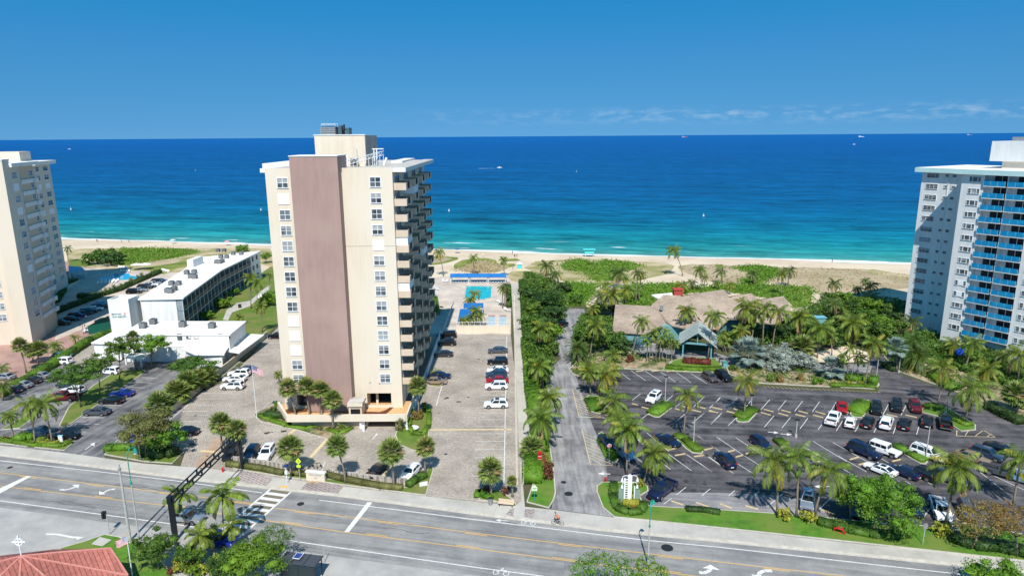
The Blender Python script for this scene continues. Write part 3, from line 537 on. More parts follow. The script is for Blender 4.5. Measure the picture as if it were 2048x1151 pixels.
# cream hatching beside the drive
def hatch(k, outline, strips):
    line(outline, .12, M_yell2, .026, k)
    for a, b_ in strips: line([a, b_], .1, M_yell2, .026, k)
hatch('D', [(640,345),(700,585)], [((652,375),(765,420)),((655,398),(770,440)),((662,420),(775,462)),((668,445),(775,490)),((675,470),(785,515)),((682,495),(795,540)),((688,520),(930,600)),((694,548),(900,598)),((700,585),(930,600)),((820,540),(960,580))])
hatch('D', [(725,700),(800,1005)], [((735,735),(850,775)),((742,765),(860,810)),((750,800),(880,850)),((760,830),(900,885)),((768,862),(900,915)),((778,895),(920,960)),((785,925),(1000,1010)),((792,950),(900,1010)),((800,1010),(1110,1025)),((1010,985),(1110,1025)),((930,955),(1010,1000))])
hatch('b', [(655,0),(650,65),(1095,78),(965,0)], [((790,0),(750,60)),((950,5),(865,65)),((1050,40),(1005,72))])
for i in range(28):
    t_ = i/27; a = g('E', 560+t_*1010, 318+t_*50); b_ = g('E', 590+t_*1010, 335+t_*42); ribbon(m, [a, b_], .09, .026, M_yell2)
struct(m.build('cream_hatching'))
M_stain = mat('oil_stain', (0.028, 0.027, 0.03), (0.05, 0.05, 0.055), 2); M_scuff = mat('tyre_scuff', (0.20, 0.195, 0.205), (0.13, 0.13, 0.14), 1.5); rs_ = random.Random(4)
m = MB(); m2 = MB()
def blotch(mm, x, y, r, mt, z=.0225):
    n = 9; mm.add([(x+r*rs_.uniform(.6, 1.2)*cos(2*pi*i/n), y+r*rs_.uniform(.5, 1.1)*sin(2*pi*i/n), z) for i in range(n)], [list(range(n))], mt)
for i in range(120):
    q = rs_.choice(((25, 62, 84, 132), (25, 62, 84, 132), (-62, -3, 98, 160))); x, y = rs_.uniform(q[0], q[1]), rs_.uniform(q[2], q[3])
    blotch(m, x, y, rs_.uniform(.15, .55), M_stain)
for i in range(26):           # turning marks
    x, y = rs_.uniform(12, 62), rs_.uniform(90, 130); r = rs_.uniform(3, 9); a0 = rs_.uniform(0, 6); ribbon(m2, [(x+r*cos(a0+t_*.16), y+r*.8*sin(a0+t_*.16)) for t_ in range(9)], .07, .0228, M_scuff)
struct(m.build('oil_stains')); struct(m2.build('tyre_marks'))
m = MB()
for i in range(14):           # sealed cracks and repair seams in the road
    u0 = rs_.uniform(-90, 60); v0 = rs_.uniform(69, 79.5); P = [uv(u0+j*1.3, v0+rs_.uniform(-.25, .25)) for j in range(rs_.randint(4, 12))]; ribbon(m, P, .06, .0195, M_stain)
struct(m.build('road_cracks'))
# low kerbed beds and lawns
island('lawn', [(1228,1034),(1205,1015),(1193,984),(1193,972),(1205,964),(1242,964),(1276,968),(1296,972),(1297,982),(1280,992),(1285,1003),(1300,1012),(1440,1019),(1544,1026),(1663,1036),(1760,1046),(1860,1052),(1906,1044),(1960,1052),(2100,1078),(2300,1150),(2048,1122),(1737,1088),(1440,1056)], M_grass)
island('lawn', [(1053,1004),(1098,1016),(1108,1000),(1112,985),(1108,940),(1101,895),(1094,860),(1082,860),(1068,960)], M_grass)
island('lawn', [(1324,741),(1345,722),(1365,715),(1430,716),(1446,733),(1446,745),(1390,744)], M_grass)
island('planting_bed', [(1512,766),(1620,772),(1720,776),(1750,778),(1759,770),(1754,758),(1720,745),(1640,748),(1560,742),(1500,728),(1462,728),(1452,735),(1458,748),(1480,756)], M_mulch)
island('planting_bed', [(1145,748),(1165,756),(1240,737),(1325,741),(1345,720),(1262,704),(1200,700),(1155,722),(1138,738)], M_mulch)
island('planting_bed', [(1762,706),(1790,740),(1850,762),(1900,778),(1985,820),(2048,842),(2300,940),(2400,900),(2200,760),(2048,730),(1900,700),(1800,690)], M_mulch, kerb=.2)
for nm, k, pts in (('island_bed','D',[(1312,570),(1335,545),(1455,465),(1500,460),(1528,485),(1525,510),(1415,595),(1370,595)]),('island_bed','D',[(1530,740),(1570,732),(1650,770),(1790,870),(1800,900),(1790,920),(1700,910),(1640,870),(1545,775)]),
                   ('island_bed','E',[(315,610),(330,590),(420,512),(490,505),(512,530),(505,560),(435,635),(380,640),(325,632)]),('island_bed','E',[(1325,565),(1395,450),(1430,440),(1495,442),(1505,475),(1450,590),(1425,600),(1345,590)]),
                   ('island_bed','E',[(1700,835),(1740,830),(1800,850),(1948,930),(2020,985),(2000,1010),(1948,1005),(1840,945),(1720,860)]),('island_bed','E',[(640,790),(700,775),(760,810),(790,850),(740,870),(680,830)]),
                   ('island_bed','D',[(765,415),(790,400),(880,410),(905,560),(870,565),(805,545)]),('island_bed','D',[(870,740),(905,720),(940,780),(1010,860),(1050,985),(1000,1000),(930,960)]),
                   ('island_bed','K',[(505,1020),(545,965),(600,955),(700,990),(905,1115),(905,1150),(800,1160),(720,1110),(620,1050)]),
                   ('island_bed','P',[(118,851),(137,814),(185,772),(219,751),(237,740),(285,739),(293,743),(258,767),(221,793),(185,817),(150,842),(128,856)]),
                   ('island_bed','P',[(-40,886),(24,873),(62,862),(90,866),(136,873),(149,884),(129,901),(0,887)]),('island_bed','P',[(208,909),(227,896),(276,889),(310,884),(345,884),(370,903),(345,927),(287,923)]),
                   ('island_bed','P',[(0,860),(60,825),(95,790),(108,784),(60,842),(40,856)])): 
    island(nm, pts, M_grass2 if k == 'P' else M_grass, k)
# tower beds
island('tower_bed', [(507,829),(520,820),(560,806),(572,826),(640,838),(705,846),(720,850),(692,872),(660,880),(600,862),(550,850),(520,843)], M_mulch)
island('tower_bed', [(790,870),(800,843),(822,838),(850,815),(860,835),(858,880),(850,905),(822,900),(797,888)], M_grass2)
island('tower_bed', [(848,770),(862,755),(885,762),(880,774)], M_grass2)
island('tower_bed', [(448,924),(475,930),(560,944),(640,955),(690,962),(800,976),(828,972),(862,930),(868,938),(852,990),(800,984),(690,970),(640,963),(560,952),(470,938)], M_grass2, h=.1)
island('tower_bed', [(952,990),(960,975),(1000,980),(1028,1000),(1034,1012),(1022,1014),(990,1002),(960,1000)], M_grass2, h=.1)
# lower-left corner lawn with inspection slab
island('lawn', [(120,1096),(165,1083),(210,1068),(240,1073),(262,1085),(285,1085),(380,1180),(100,1180)], M_grass, h=.1)
sheet('concrete_slab', [(635,935),(695,885),(778,905),(712,950)], M_walk, .14, 'A')
sheet('asphalt_patch', [(1128,1118),(1160,1122),(1150,1151),(1128,1151)], M_lotg, .019) 
for k, x, y, r_ in (('C',825,580,.62),('C',790,500,.4),('B',745,618,.5),('d',1215,272,.75),('A',70,397,.4),('A',1335,235,.5)):
    m = MB(); q = g(k, x, y); m.cyl(q[0], q[1], .02, .034, r_, M_dmetal, 16); struct(m.build('manhole_cover'))
# dunes
def patch(name, k, pts, material, z): sheet(name, pts, material, z, k)
patch('dune_grass', 'P', [(130,500),(170,497),(300,496),(540,497),(560,540),(500,520),(420,530),(380,545),(230,540),(140,530)], M_dmix, .030)
patch('dune_scrub', 'Q', [(760,300),(830,120),(1200,118),(1600,125),(1950,150),(2048,180),(1700,265),(1350,320),(1000,380),(780,370)], M_dgreen, .036)
patch('dune_scrub', 'Q', [(60,280),(250,300),(500,400),(200,400),(60,390)], M_dgreen, .036)
patch('dune_scrub', 'Q', [(1100,420),(1500,380),(1850,310),(1850,400),(1700,430),(1500,520),(1250,440)], M_dgreen, .036)
patch('dune_scrub_dry', 'Q', [(1000,400),(1200,340),(1500,300),(1800,295),(1700,330),(1400,380),(1100,400)], M_dbrown, .040)
patch('dune_scrub', 'S', [(270,300),(290,270),(370,230),(470,215),(640,205),(760,230),(780,270),(970,270),(990,290),(900,320),(700,360),(480,370),(360,350),(280,325)], M_dgreen, .036)
patch('dune_scrub_dry', 'S', [(300,330),(420,295),(520,240),(640,235),(740,280),(860,290),(880,330),(760,370),(560,378),(420,368)], M_dbrown, .041)
patch('dune_scrub', 'S', [(0,190),(130,180),(320,200),(325,222),(200,260),(100,280),(0,290)], M_dgreen, .036)
patch('dune_scrub_dry', 'S', [(0,215),(150,190),(260,215),(150,250),(0,270)], M_dbrown, .041)
patch('dune_scrub', 'S', [(870,215),(1000,212),(1045,235),(900,245)], M_dgreen, .036)
patch('dune_grass', 'I', [(650,340),(700,310),(860,310),(960,350),(900,400),(740,395),(690,380)], M_dmix, .036)
patch('dune_grass', 'I', [(790,285),(880,235),(1080,225),(1180,215),(1500,225),(1650,240),(1850,245),(1930,270),(1900,330),(1750,360),(1600,400),(1400,420),(1330,405),(1100,390),(900,330)], M_dmix, .030)
patch('dune_scrub', 'I', [(1070,270),(1120,235),(1200,215),(1330,250),(1400,225),(1560,240),(1690,265),(1600,300),(1500,330),(1590,380),(1330,390),(1230,320),(1090,300)], M_dgreen, .036)
patch('dune_scrub', 'I', [(1030,480),(1090,400),(1240,400),(1340,420),(1310,480),(1240,560),(1140,580),(1120,520)], M_dgreen, .036)
patch('dune_scrub', 'I', [(1560,570),(1500,480),(1620,410),(1800,410),(1960,405),(2048,470),(1830,500),(1740,575)], M_dgreen, .036)
patch('dune_grass', 'I', [(1960,270),(2048,262),(2048,330),(1970,310)], M_dmix, .030)
patch('dune_scrub_dry', 'J', [(80,290),(150,262),(330,265),(500,275),(850,285),(1150,290),(1500,300),(1850,345),(1850,440),(1600,470),(1350,480),(1180,490),(1090,480),(1080,430),(800,400),(560,400),(430,420),(330,400),(130,330)], M_dbrown, .036)
patch('dune_grass', 'J', [(1450,310),(1560,300),(1850,350),(1850,372),(1600,345)], M_dmix, .041)
patch('dune_grass', 'J', [(1090,450),(1200,480),(1190,500),(1095,480)], M_dmix, .041)
patch('dune_scrub', 'J', [(340,265),(400,262),(430,290),(380,300)], M_dgreen, .044)
patch('dune_scrub', 'J', [(500,285),(640,275),(800,290),(830,340),(760,370),(640,420),(540,390),(690,350),(560,310)], M_dgreen, .044)
patch('dune_scrub', 'J', [(0,410),(60,430),(230,440),(480,410),(700,415),(900,430),(1040,430),(1090,460),(1080,580),(960,600),(900,540),(600,500),(400,460),(250,480),(0,480)], M_dgreen, .048)
patch('beach_path', 'I', [(1250,560),(1280,600),(1340,540),(1390,440),(1340,440),(1290,510)], M_sand, .052)

# ================================================================== FOLIAGE
def cards(name, c, u, v, materials, mi=None, extra=None):
    """mesh of many small leaf faces: centre c, half axes u, v (n x 3 arrays); quads bent along u"""
    n = len(c); P = np.empty((n, 4, 3)); P[:, 0] = c-u; P[:, 1] = c-v*0.9+u*0.1; P[:, 2] = c+u; P[:, 3] = c+v*0.9+u*0.1
    V = P.reshape(-1, 3); nf = n; loops = np.arange(n*4)
    ex = extra
    if ex: 
        ev = np.array(ex.v, float).reshape(-1, 3); k = len(V); V = np.vstack([V, ev])
    me = bpy.data.meshes.new(name)
    fl = [4]*n; lp = list(loops); mid = list(mi) if mi is not None else [0]*n
    mats_ = list(materials)
    if ex:
        for f, m_ in zip(ex.f, ex.mi):
            fl.append(len(f)); lp += [a+k for a in f]; mm = ex.mats[m_]
            if mm not in mats_: mats_.append(mm)
            mid.append(mats_.index(mm))
    me.vertices.add(len(V)); me.vertices.foreach_set('co', V.ravel()); me.loops.add(len(lp)); me.loops.foreach_set('vertex_index', lp)
    me.polygons.add(len(fl)); st = np.concatenate([[0], np.cumsum(fl)[:-1]]); me.polygons.foreach_set('loop_start', st); me.polygons.foreach_set('material_index', mid)
    for m_ in mats_: me.materials.append(m_)
    me.update(calc_edges=True); return me
def unit(a): return a/np.maximum(np.linalg.norm(a, axis=-1, keepdims=True), 1e-9)
def leafcloud(blobs, n, size, flat=0.5):
    """leaf faces scattered through the outer part of ellipsoids, in clumps with gaps"""
    w = np.array([b[3]*b[4]+b[3]*b[5]+b[4]*b[5] for b in blobs]); w = w/w.sum(); C_, Nn = [], []
    for b, wi in zip(blobs, w):
        k = int(n*wi*1.5)+8; d_ = unit(rng.normal(size=(k, 3))); d_[:, 2] = np.where(d_[:, 2] < -0.55, -d_[:, 2], d_[:, 2])
        nc = max(5, int(k/16)); cd = unit(rng.normal(size=(nc, 3))); cr_ = rng.uniform(.70, 1.22, nc)      # clumps
        idx = rng.integers(0, nc, k); d2 = unit(cd[idx]+rng.normal(size=(k, 3))*0.34)
        r_ = cr_[idx]*rng.uniform(.75, 1.06, k)
        d_ = np.where(rng.random((k, 1)) < 0.75, d2, d_); p = d_*r_[:, None]*np.array(b[3:6])+np.array(b[:3])
        keep = np.ones(k, bool)
        for o in blobs:
            if o is b: continue
            q = (p-np.array(o[:3]))/np.array(o[3:6]); keep &= (q**2).sum(1) > 0.42
        C_.append(p[keep]); Nn.append(d_[keep])
    c = np.vstack(C_); nn = np.vstack(Nn); k = len(c)
    if k > n: s_ = rng.permutation(k)[:n]; c, nn = c[s_], nn[s_]
    k = len(c); nr = unit(nn+rng.normal(size=(k, 3))*flat+np.array([0, 0, .35])); a = unit(np.cross(nr, rng.normal(size=(k, 3)))); b_ = np.cross(nr, a)
    sz = size*rng.uniform(.6, 1.3, (k, 1)); return c, a*sz*.62, b_*sz*.42
def core(blobs, f=0.72, material=None, mb=None):
    mb = mb or MB(); mt = material or M_lf3
    for b in blobs:
        vs = []; fs = []
        for i in range(5):
            th = pi*(i+.5)/5
            for j in range(8):
                ph = 2*pi*j/8; q = f*random.uniform(.85, 1.1); vs.append((b[0]+b[3]*q*sin(th)*cos(ph), b[1]+b[4]*q*sin(th)*sin(ph), b[2]+b[5]*q*cos(th)))
        for i in range(4):
            for j in range(8): fs.append((i*8+j, (i+1)*8+j, (i+1)*8+(j+1)%8, i*8+(j+1)%8))
        fs += [tuple(range(8)), tuple(range(39, 31, -1))]; mb.add(vs, fs, mt)
    return mb
def crown_blobs(R, Hh, n, flat=.6):
    bl = [(0, 0, 0, R*.58, R*.58, Hh*.6)]; n = int(n*2.1)
    for i in range(n):
        a = 2.4*i+random.uniform(-.4, .4); t_ = (i+.5)/n; r_ = R*random.uniform(.35, .82)*(1-.25*t_); z = (-.38+.95*t_+random.uniform(-.12, .12))*Hh*(1-.35*(r_/R)**2); q = R*random.uniform(.17, .33)
        bl.append((r_*cos(a), r_*sin(a), z, q, q*random.uniform(.8, 1.1), q*flat*random.uniform(.9, 1.25)*Hh/R*1.4))
    return bl
BCACHE = {}
def bcrown(kind, R, Hh, n=9, dens=1.0, leaf=.3, material=None, variant=0, cr=True):
    key = (kind, round(R, 1), round(Hh, 1), variant)
    if key in BCACHE: return BCACHE[key]
    bl = crown_blobs(R, Hh, n); cnt = int(dens*9.0*R*(R+Hh)/(leaf*leaf)*.30)+60
    cnt = min(int(cnt*1.35), 20000); c, u, v = leafcloud(bl, cnt, leaf)
    me = cards(kind, c, u, v, [material], extra=core(bl, .55, material) if cr else None); BCACHE[key] = (me, bl); return BCACHE[key]
def trunk_mesh(path, r0, r1, limbs=(), material=None, n=7, rings=False):
    m = MB(); k = len(path); m.tube(path, [r0+(r1-r0)*i/(k-1) for i in range(k)], material or M_bark2, n)
    for (st, en, ra) in limbs:
        st = Vector(st); en = Vector(en); mid = st.lerp(en, .5)+Vector((0, 0, -(en-st).length*.06)); m.tube([st, mid, en], [ra, ra*.7, ra*.3], material or M_bark2, 5)
    return m
def tree(base, ctr, R, Hh, label, material, group=None, leaf=.3, dens=1.0, n=9, trunk=.16, name='broadleaf_tree', cat='tree', bark=None, variant=None, cr=True):
    """base, ctr: world points (x, y[, z]) of trunk foot and crown centre"""
    v_ = random.randrange(3) if variant is None else variant; R *= 1.22; Hh *= 1.15
    r = empty(name, (*base, 0), 0, label, cat, group); me, bl = bcrown(material.name, R, Hh, n, dens, leaf, material, v_, cr)
    d_ = Vector(ctr)-Vector((*base, 0)); cr_ = link('crown', me, r, d_); rz = random.uniform(0, 6); cr_.rotation_euler.z = rz
    fork = d_*0.62; fork.z = d_.z*.55; lim = []
    for b in bl[1:6]:
        x, y = b[0]*cos(rz)-b[1]*sin(rz), b[0]*sin(rz)+b[1]*cos(rz); lim.append((fork, d_+Vector((x, y, b[2])), trunk*.5))
    trunk_mesh([(0, 0, -.05), fork*.5+Vector((trunk*.5, 0, 0)), fork, d_], trunk, trunk*.4, lim, bark).build('trunk', r, True); return r
def Bp(k, x, y): return g(k, x, y)
def btree(k, base, top, halfw, label, material, group=None, aspect=.75, **kw):
    """tree from photo points: foot, crown centre and the crown's half width in that frame's pixels"""
    b = g(k, *base); s_ = FR[k][2]; P_ = px(k, *top); dep = (b[1]*cp+HC*sp-0); 
    pxm = FPX/ (b[1]*cp + (HC-3)*sp); R = halfw*s_/pxm; h = hgt(b, P_[1]); wx = atY(P_[0], P_[1], b[1])[0]; R *= 1.12
    return tree(b, (wx, b[1], h), R, R*aspect, label, material, group, **kw)
def bush(k, c, halfw, label, material, group=None, h=None, name='shrub', cat='shrub', leaf=.22, dens=1.1, n=6, **kw):
    b = g(k, *c); pxm = FPX/(b[1]*cp+HC*sp); R = halfw*FR[k][2]/pxm; Hh = h or R*.8
    me, bl = bcrown(material.name+'_b', R, Hh, n, dens, leaf, material, random.randrange(2)); r = empty(name, (*b, 0), 0, label, cat, group); o = link('foliage', me, r, (0, 0, Hh*.55)); o.rotation_euler.z = random.uniform(0, 6)
    m = MB()
    for i in range(4): a = 1.6*i; m.tube([(0, 0, 0), (cos(a)*R*.4, sin(a)*R*.4, Hh*.8)], [.06, .03], M_bark2, 5)
    m.build('stem', r); return r
def hedge(name, pts, w, h, label, material, k='P', leaf=.22, dens=11, cat='hedge', group=None, world=False, z0=.12, kind=None):
    P = [Vector(p) for p in pts] if world else [Vector(g(*p) if len(p) == 3 else g(k, *p)) for p in pts]; c_, n_ = [], []; m = MB()
    o0 = P[0]; P = [p-o0 for p in P]
    for i in range(len(P)-1):
        a, b = P[i], P[i+1]; L_ = (b-a).length; t_ = (b-a)/max(L_, .01); nn = Vector((-t_.y, t_.x))
        for (sd, ar) in (('t', w*L_), ('l', h*L_), ('r', h*L_), ('e', h*w if i in (0, len(P)-2) else 0)):
            q = int(ar*dens*(1.3 if sd == 't' else 1)); 
            if q <= 0: continue
            s_ = rng.random(q); 
            if sd == 't': off = (rng.random(q)-.5)*w; z = np.full(q, h); nv = (0, 0, 1)
            elif sd == 'e': s_ = np.where(rng.random(q) < .5, 0, 1.); off = (rng.random(q)-.5)*w; z = rng.random(q)*h; nv = (-t_.x, -t_.y, .2)
            else: off = np.full(q, w/2 if sd == 'l' else -w/2); z = rng.random(q)*h; nv = (*(nn*(1 if sd == 'l' else -1)), .15)
            x = a.x+t_.x*L_*s_+nn.x*off; y = a.y+t_.y*L_*s_+nn.y*off
            wv = .10*np.sin(x*1.3+y*.8)+.07*np.sin(x*3.1-y*2.3); z = z*(1+wv*1.2)
            p = np.stack([x, y, z], 1)+rng.normal(size=(q, 3))*.07; c_.append(p); n_.append(np.tile(nv, (q, 1)))
        m.prism([tuple(a-nn*w*.42), tuple(b-nn*w*.42), tuple(b+nn*w*.42), tuple(a+nn*w*.42)], -.1, h*.88, material)
    c = np.vstack(c_); nv = np.vstack(n_).astype(float); k_ = len(c); nr = unit(nv+rng.normal(size=(k_, 3))*.6); a_ = unit(np.cross(nr, rng.normal(size=(k_, 3)))); b_ = np.cross(nr, a_); sz = leaf*rng.uniform(.6, 1.3, (k_, 1))
    o = link(name, cards(name, c, a_*sz*.62, b_*sz*.45, [material], extra=m), None, (o0.x, o0.y, z0)); return tag(o, label, cat, group, kind)
# ---- palms
def frond(c, u, v, org, az, el, L_, droop, nl, ll, wd_, hang, mb, material, twist=0):
    """one feather leaf: curved rib + leaflets appended to the lists"""
    p = np.array(org, float); pts = [p.copy()]; e = el; st = L_/10; dirs = []
    for i in range(10):
        d_ = np.array([cos(e)*cos(az), cos(e)*sin(az), sin(e)]); p = p+d_*st; pts.append(p.copy()); dirs.append(d_); e -= droop/10*(0.6+.9*i/10)
    mb.tube([tuple(q) for q in pts[::2]], [.045, .035, .028, .02, .015, .008], material, 4, False)
    side = np.array([-sin(az), cos(az), 0])
    for j in range(nl):
        t_ = (.14+.86*(j+.5)/nl)*10; i = min(int(t_), 9); q = pts[i]+(pts[i+1]-pts[i])*(t_-i); dd = dirs[i]; s_ = sin(pi*min(.98, (.12+.86*j/nl)))**.6*ll
        for sg in (-1, 1):
            dr = unit(side*sg*(.85)+dd*.55+np.array([0, 0, -hang*random.uniform(.6, 1.3)])); uu = dr*s_*.5
            nrm_ = np.cross(dr, dd); vv_ = unit(dd-dr*(dd@dr))*wd_; c.append(q+uu); u.append(uu); v.append(vv_)
def coconut(material, n=24, L_=3.8, yell=0, drd=2.15, seed=0, ll=.95, hang=1.0, dead=2, nl=32, wd_=.05):
    c, u, v, mb, mi = [], [], [], MB(), []
    for i in range(n):
        az = i*2.39996+random.uniform(-.2, .2); t_ = i/(n-1); el = RAD(78-118*t_+random.uniform(-8, 8)); k0 = len(c)
        frond(c, u, v, (0, 0, 0), az, el, L_*random.uniform(.88, 1.08)*(1-.22*(1-t_)**2), drd*(.65+.35*sin(pi*t_)), nl, ll, wd_, hang, mb, M_leafc if material is not M_leafs else M_leafs)
        mi += [1 if random.random() < yell*(.3+t_) else (2 if (t_ > .93 and dead and i >= n-dead) else 0)]*(len(c)-k0)
    for i in range(7): a = i; r_ = .16; core([(.26*cos(a), .26*sin(a), -.28, .13, .13, .15)], 1, M_leafy if yell > .2 else M_leafc, mb)
    return cards('palm_crown', np.array(c), np.array(u), np.array(v), [material, M_leafy, M_dead], mi, extra=mb)
def fanpalm(material, n=46, R=1.9, pet=.95, seg=13, dead=.06):
    c, u, v, mb, mi = [], [], [], MB(), []
    for i in range(n):
        az = i*2.39996; t_ = (i+.5)/n; el = RAD(88-135*t_+random.uniform(-8, 8)); d_ = np.array([cos(el)*cos(az), cos(el)*sin(az), sin(el)]); L_ = pet*random.uniform(.85, 1.15)
        side = np.array([-sin(az), cos(az), 0]); up = np.cross(d_, side)
        q = d_*L_; mb.tube([(0, 0, 0), tuple(q*.5+np.array([0, 0, .04])), tuple(q)], [.03, .022, .016], material, 3, False); fr = R-pet; dd_ = 2 if random.random() < dead*(1+3*(t_ > .85)) else 0
        for j in range(seg):
            a = (j/(seg-1)-.5)*RAD(235); dr = unit(d_*cos(a)+side*sin(a)+up*(.22-.35*abs(sin(a)))*-1+np.array([0, 0, -.16])); ln = fr*(1-.22*abs(a)/2)*random.uniform(.9, 1.05)
            uu = dr*ln*.5; c.append(q+uu); u.append(uu); v.append(unit(np.cross(dr, np.cross(d_, side)+rng.normal(size=3)*.25))*.085*R/1.9*1.15); mi.append(dd_)
    return cards('palm_crown', np.array(c), np.array(u), np.array(v), [material, M_leafy, M_dead], mi, extra=mb)
random.seed(11)
PALM = {
 'co': [(coconut(M_leafc, yell=.08), 3.6), (coconut(M_leafc, n=18, yell=.22, drd=2.2), 3.6), (coconut(M_leafc, n=25, yell=.12, L_=3.5, hang=.9), 3.5)],
 'cd': [(coconut(M_leafd, yell=.05, n=20), 3.6), (coconut(M_leafd, yell=.1, n=17, drd=2.2), 3.6)],
 'cy': [(coconut(M_leafc, yell=.65, n=20), 3.6), (coconut(M_leafc, yell=.9, n=18, drd=2.1), 3.6)],
 'ro': [(coconut(M_leafc, n=11, L_=2.3, ll=.75, hang=.5, drd=1.7, nl=16, dead=0, wd_=.09), 2.3), (coconut(M_leafc, n=13, L_=2.3, ll=.7, hang=.6, drd=1.9, nl=16, dead=0, wd_=.09), 2.3)],
 'sa': [(fanpalm(M_leafb, n=60), 1.9), (fanpalm(M_leafb, n=54), 1.9)],
 'bi': [(fanpalm(M_leafs, n=24, R=2.5, pet=1.35, seg=17, dead=0), 2.3)],
 'da': [(coconut(M_leafd, n=46, L_=3.8, ll=.5, hang=.1, drd=1.5, nl=24, yell=.08, wd_=.05), 3.8)],
}
def palm(kind, k, base, top, halfw, label, group=None, name=None, tr=None):
    """palm from photo points: trunk foot, crown centre, crown half width (frame pixels)"""
    b = g(k, *base); P_ = px(k, *top); h = hgt(b, P_[1]); wx = atY(P_[0], P_[1], b[1])[0]; pxm = FPX/(b[1]*cp+(HC-h)*sp); Rw = halfw*FR[k][2]/pxm
    me, R = PALM[kind][random.randrange(len(PALM[kind]))]; Rw *= 1.3 if k in 'IJ' else 1.15; nm = name or {'sa': 'sabal_palm', 'bi': 'silver_fan_palm', 'da': 'date_palm', 'ro': 'slender_palm'}.get(kind, 'coconut_palm')
    r = empty(nm, (b[0], b[1], 0), 0, label, 'palm tree', group); o = link('crown', me, r, (wx-b[0], 0, h)); s_ = Rw/(R*.93); o.scale = (s_, s_, s_*.95); o.rotation_euler.z = random.uniform(0, 6.28)
    dx = wx-b[0]; q = tr or (.14 if kind not in ('ro',) else .08); pth = [(dx*(t_**1.5)+random.uniform(-.05, .05)*(0 < t_ < 1), random.uniform(-.08, .08)*(0 < t_ < 1), h*t_) for t_ in (0, .2, .4, .6, .8, 1)]
    m = MB(); m.tube(pth, [q*1.35, q*1.05, q, q*.93, q*.88, q*.8], M_bark, 8)
    m.build('trunk', r, True); return r

# ================================================================== BUILDINGS
def atp(P_, p0, ang):
    """where the view of photo point P_ meets the upright plane through p0 running at ang degrees: (distance along, height)"""
    q = Fv*FPX + Rv*(P_[0]-W0/2) + Uv*(H0/2-P_[1]); a = RAD(ang); u = np.array([cos(a), sin(a)]); n = np.array([-u[1], u[0]]); t = (np.array(p0)@n)/(q[:2]@n)
    w = q[:2]*t-np.array(p0); return float(w@u), float(q[2]*t+HC)
MC = {}; WR_ = random.Random(3); M_blind = mat('blind', (0.36, 0.37, 0.37), (0.24, 0.26, 0.27), .5)
def wpart(parent, key, x, z, w, h, y=0.0, kind=0, mull=(1, 1), fr=.12, pane=M_glass, frame=M_frame, axis='x', name='window', sgn=-1, rnd=True):
    """window on a facade: frame with glazing bars (part) and pane (sub-part). facade plane y (axis x) or x (axis y)"""
    bd = WR_.choice((0, 0, 0, .3, .5, 1)) if kind == 0 and w > .9 else 0
    k = (key, w, h, mull, axis, sgn, kind, bd)
    if k not in MC:
        f = MB(); p = MB(); d = .06*sgn
        def bx(m_, a0, a1, z0, z1, d0, d1, mt):
            d0, d1 = sorted((d0, d1))
            if axis == 'x': m_.box(a0, a1, d0, d1, z0, z1, mt)
            else: m_.box(d0, d1, a0, a1, z0, z1, mt)
        if kind == 0:
            bx(f, -w/2-fr, w/2+fr, h/2, h/2+fr, 0, d*1.5, frame); bx(f, -w/2-fr, w/2+fr, -h/2-fr, -h/2, 0, d*2.5, frame); bx(f, -w/2-fr, -w/2, -h/2, h/2, 0, d*1.5, frame); bx(f, w/2, w/2+fr, -h/2, h/2, 0, d*1.5, frame)
            for i in range(1, mull[0]+1): c_ = -w/2+w*i/(mull[0]+1); bx(f, c_-(.045 if fr > .1 else .022), c_+(.045 if fr > .1 else .022), -h/2, h/2, d*.3, d*1.1, frame)
            for i in range(1, mull[1]+1): c_ = -h/2+h*i/(mull[1]+1); bx(f, -w/2, w/2, c_-(.04 if fr > .1 else .018), c_+(.04 if fr > .1 else .018), d*.3, d*1.0, frame)
            bx(p, -w/2, w/2, -h/2, h/2-h*bd, 0, d*.2, pane)
            if bd: bx(p, -w/2, w/2, h/2-h*bd, h/2, 0, d*.2, M_blind)
        else:
            bx(f, -w/2-fr, w/2+fr, -h/2-fr, h/2+fr, 0, d*1.6, M_shut)
            for i in range(6): c_ = -w/2+w*(i+.5)/6; bx(f, c_-.03, c_+.03, -h/2, h/2, d*1.6, d*2, M_shut)
        MC[k] = (f.mesh(name), p.mesh('pane') if kind == 0 else None)
    f, p = MC[k]; loc = (x, y, z) if axis == 'x' else (y, x, z); o = link(name if kind == 0 else 'storm_shutter', f, parent, loc)
    if p: link('pane', p, o)
    return o
# ---- central tower
TX0, TX1, TY0, TY1, TZ = -41.7, -20.15, 115.0, 157.0, 44.75
tw = empty('apartment_tower', (-31, 115, 0), 0, 'tall beige apartment tower with a mauve central fin and balconies down its right side', 'building')
def tl(m_): m_.v = [(x+31, y-115, z) for x, y, z in m_.v]; return m_
m = MB()
m.box(TX0, TX1, TY0, TY1, 5.6, TZ, M_stucco)
m.box(TX0, -39.4, TY0, TY1, 1.7, 5.6, M_stucco); m.box(-22.2, TX1, TY0, TY0+3.5, 1.7, 5.6, M_stucco); m.box(-28.8, -26.6, TY0, TY0+3, 1.7, 5.6, M_stucco)
m.box(-26.6, -22.2, TY0, TY0+.4, 4.5, 5.6, M_stucco); m.box(-39.4, -36.7, TY0, TY0+.4, 4.3, 5.6, M_stucco); m.box(-26.6, -22.2, TY0+.05, TY0+.3, 1.7, 2.1, M_stucco); m.box(-39.4, -36.7, TY0+.05, TY0+.3, 1.7, 2.1, M_stucco)
m.box(-39.4, -22.2, TY0+6, TY1, 1.7, 5.6, M_dark); m.box(-22.2, TX1-.02, TY0+3.5, TY1, 1.7, 5.6, M_tan); m.box(-25.3, -24.9, TY0+1.5, TY0+1.9, 1.7, 5.6, M_stucco)
tl(m).build('wall', tw)
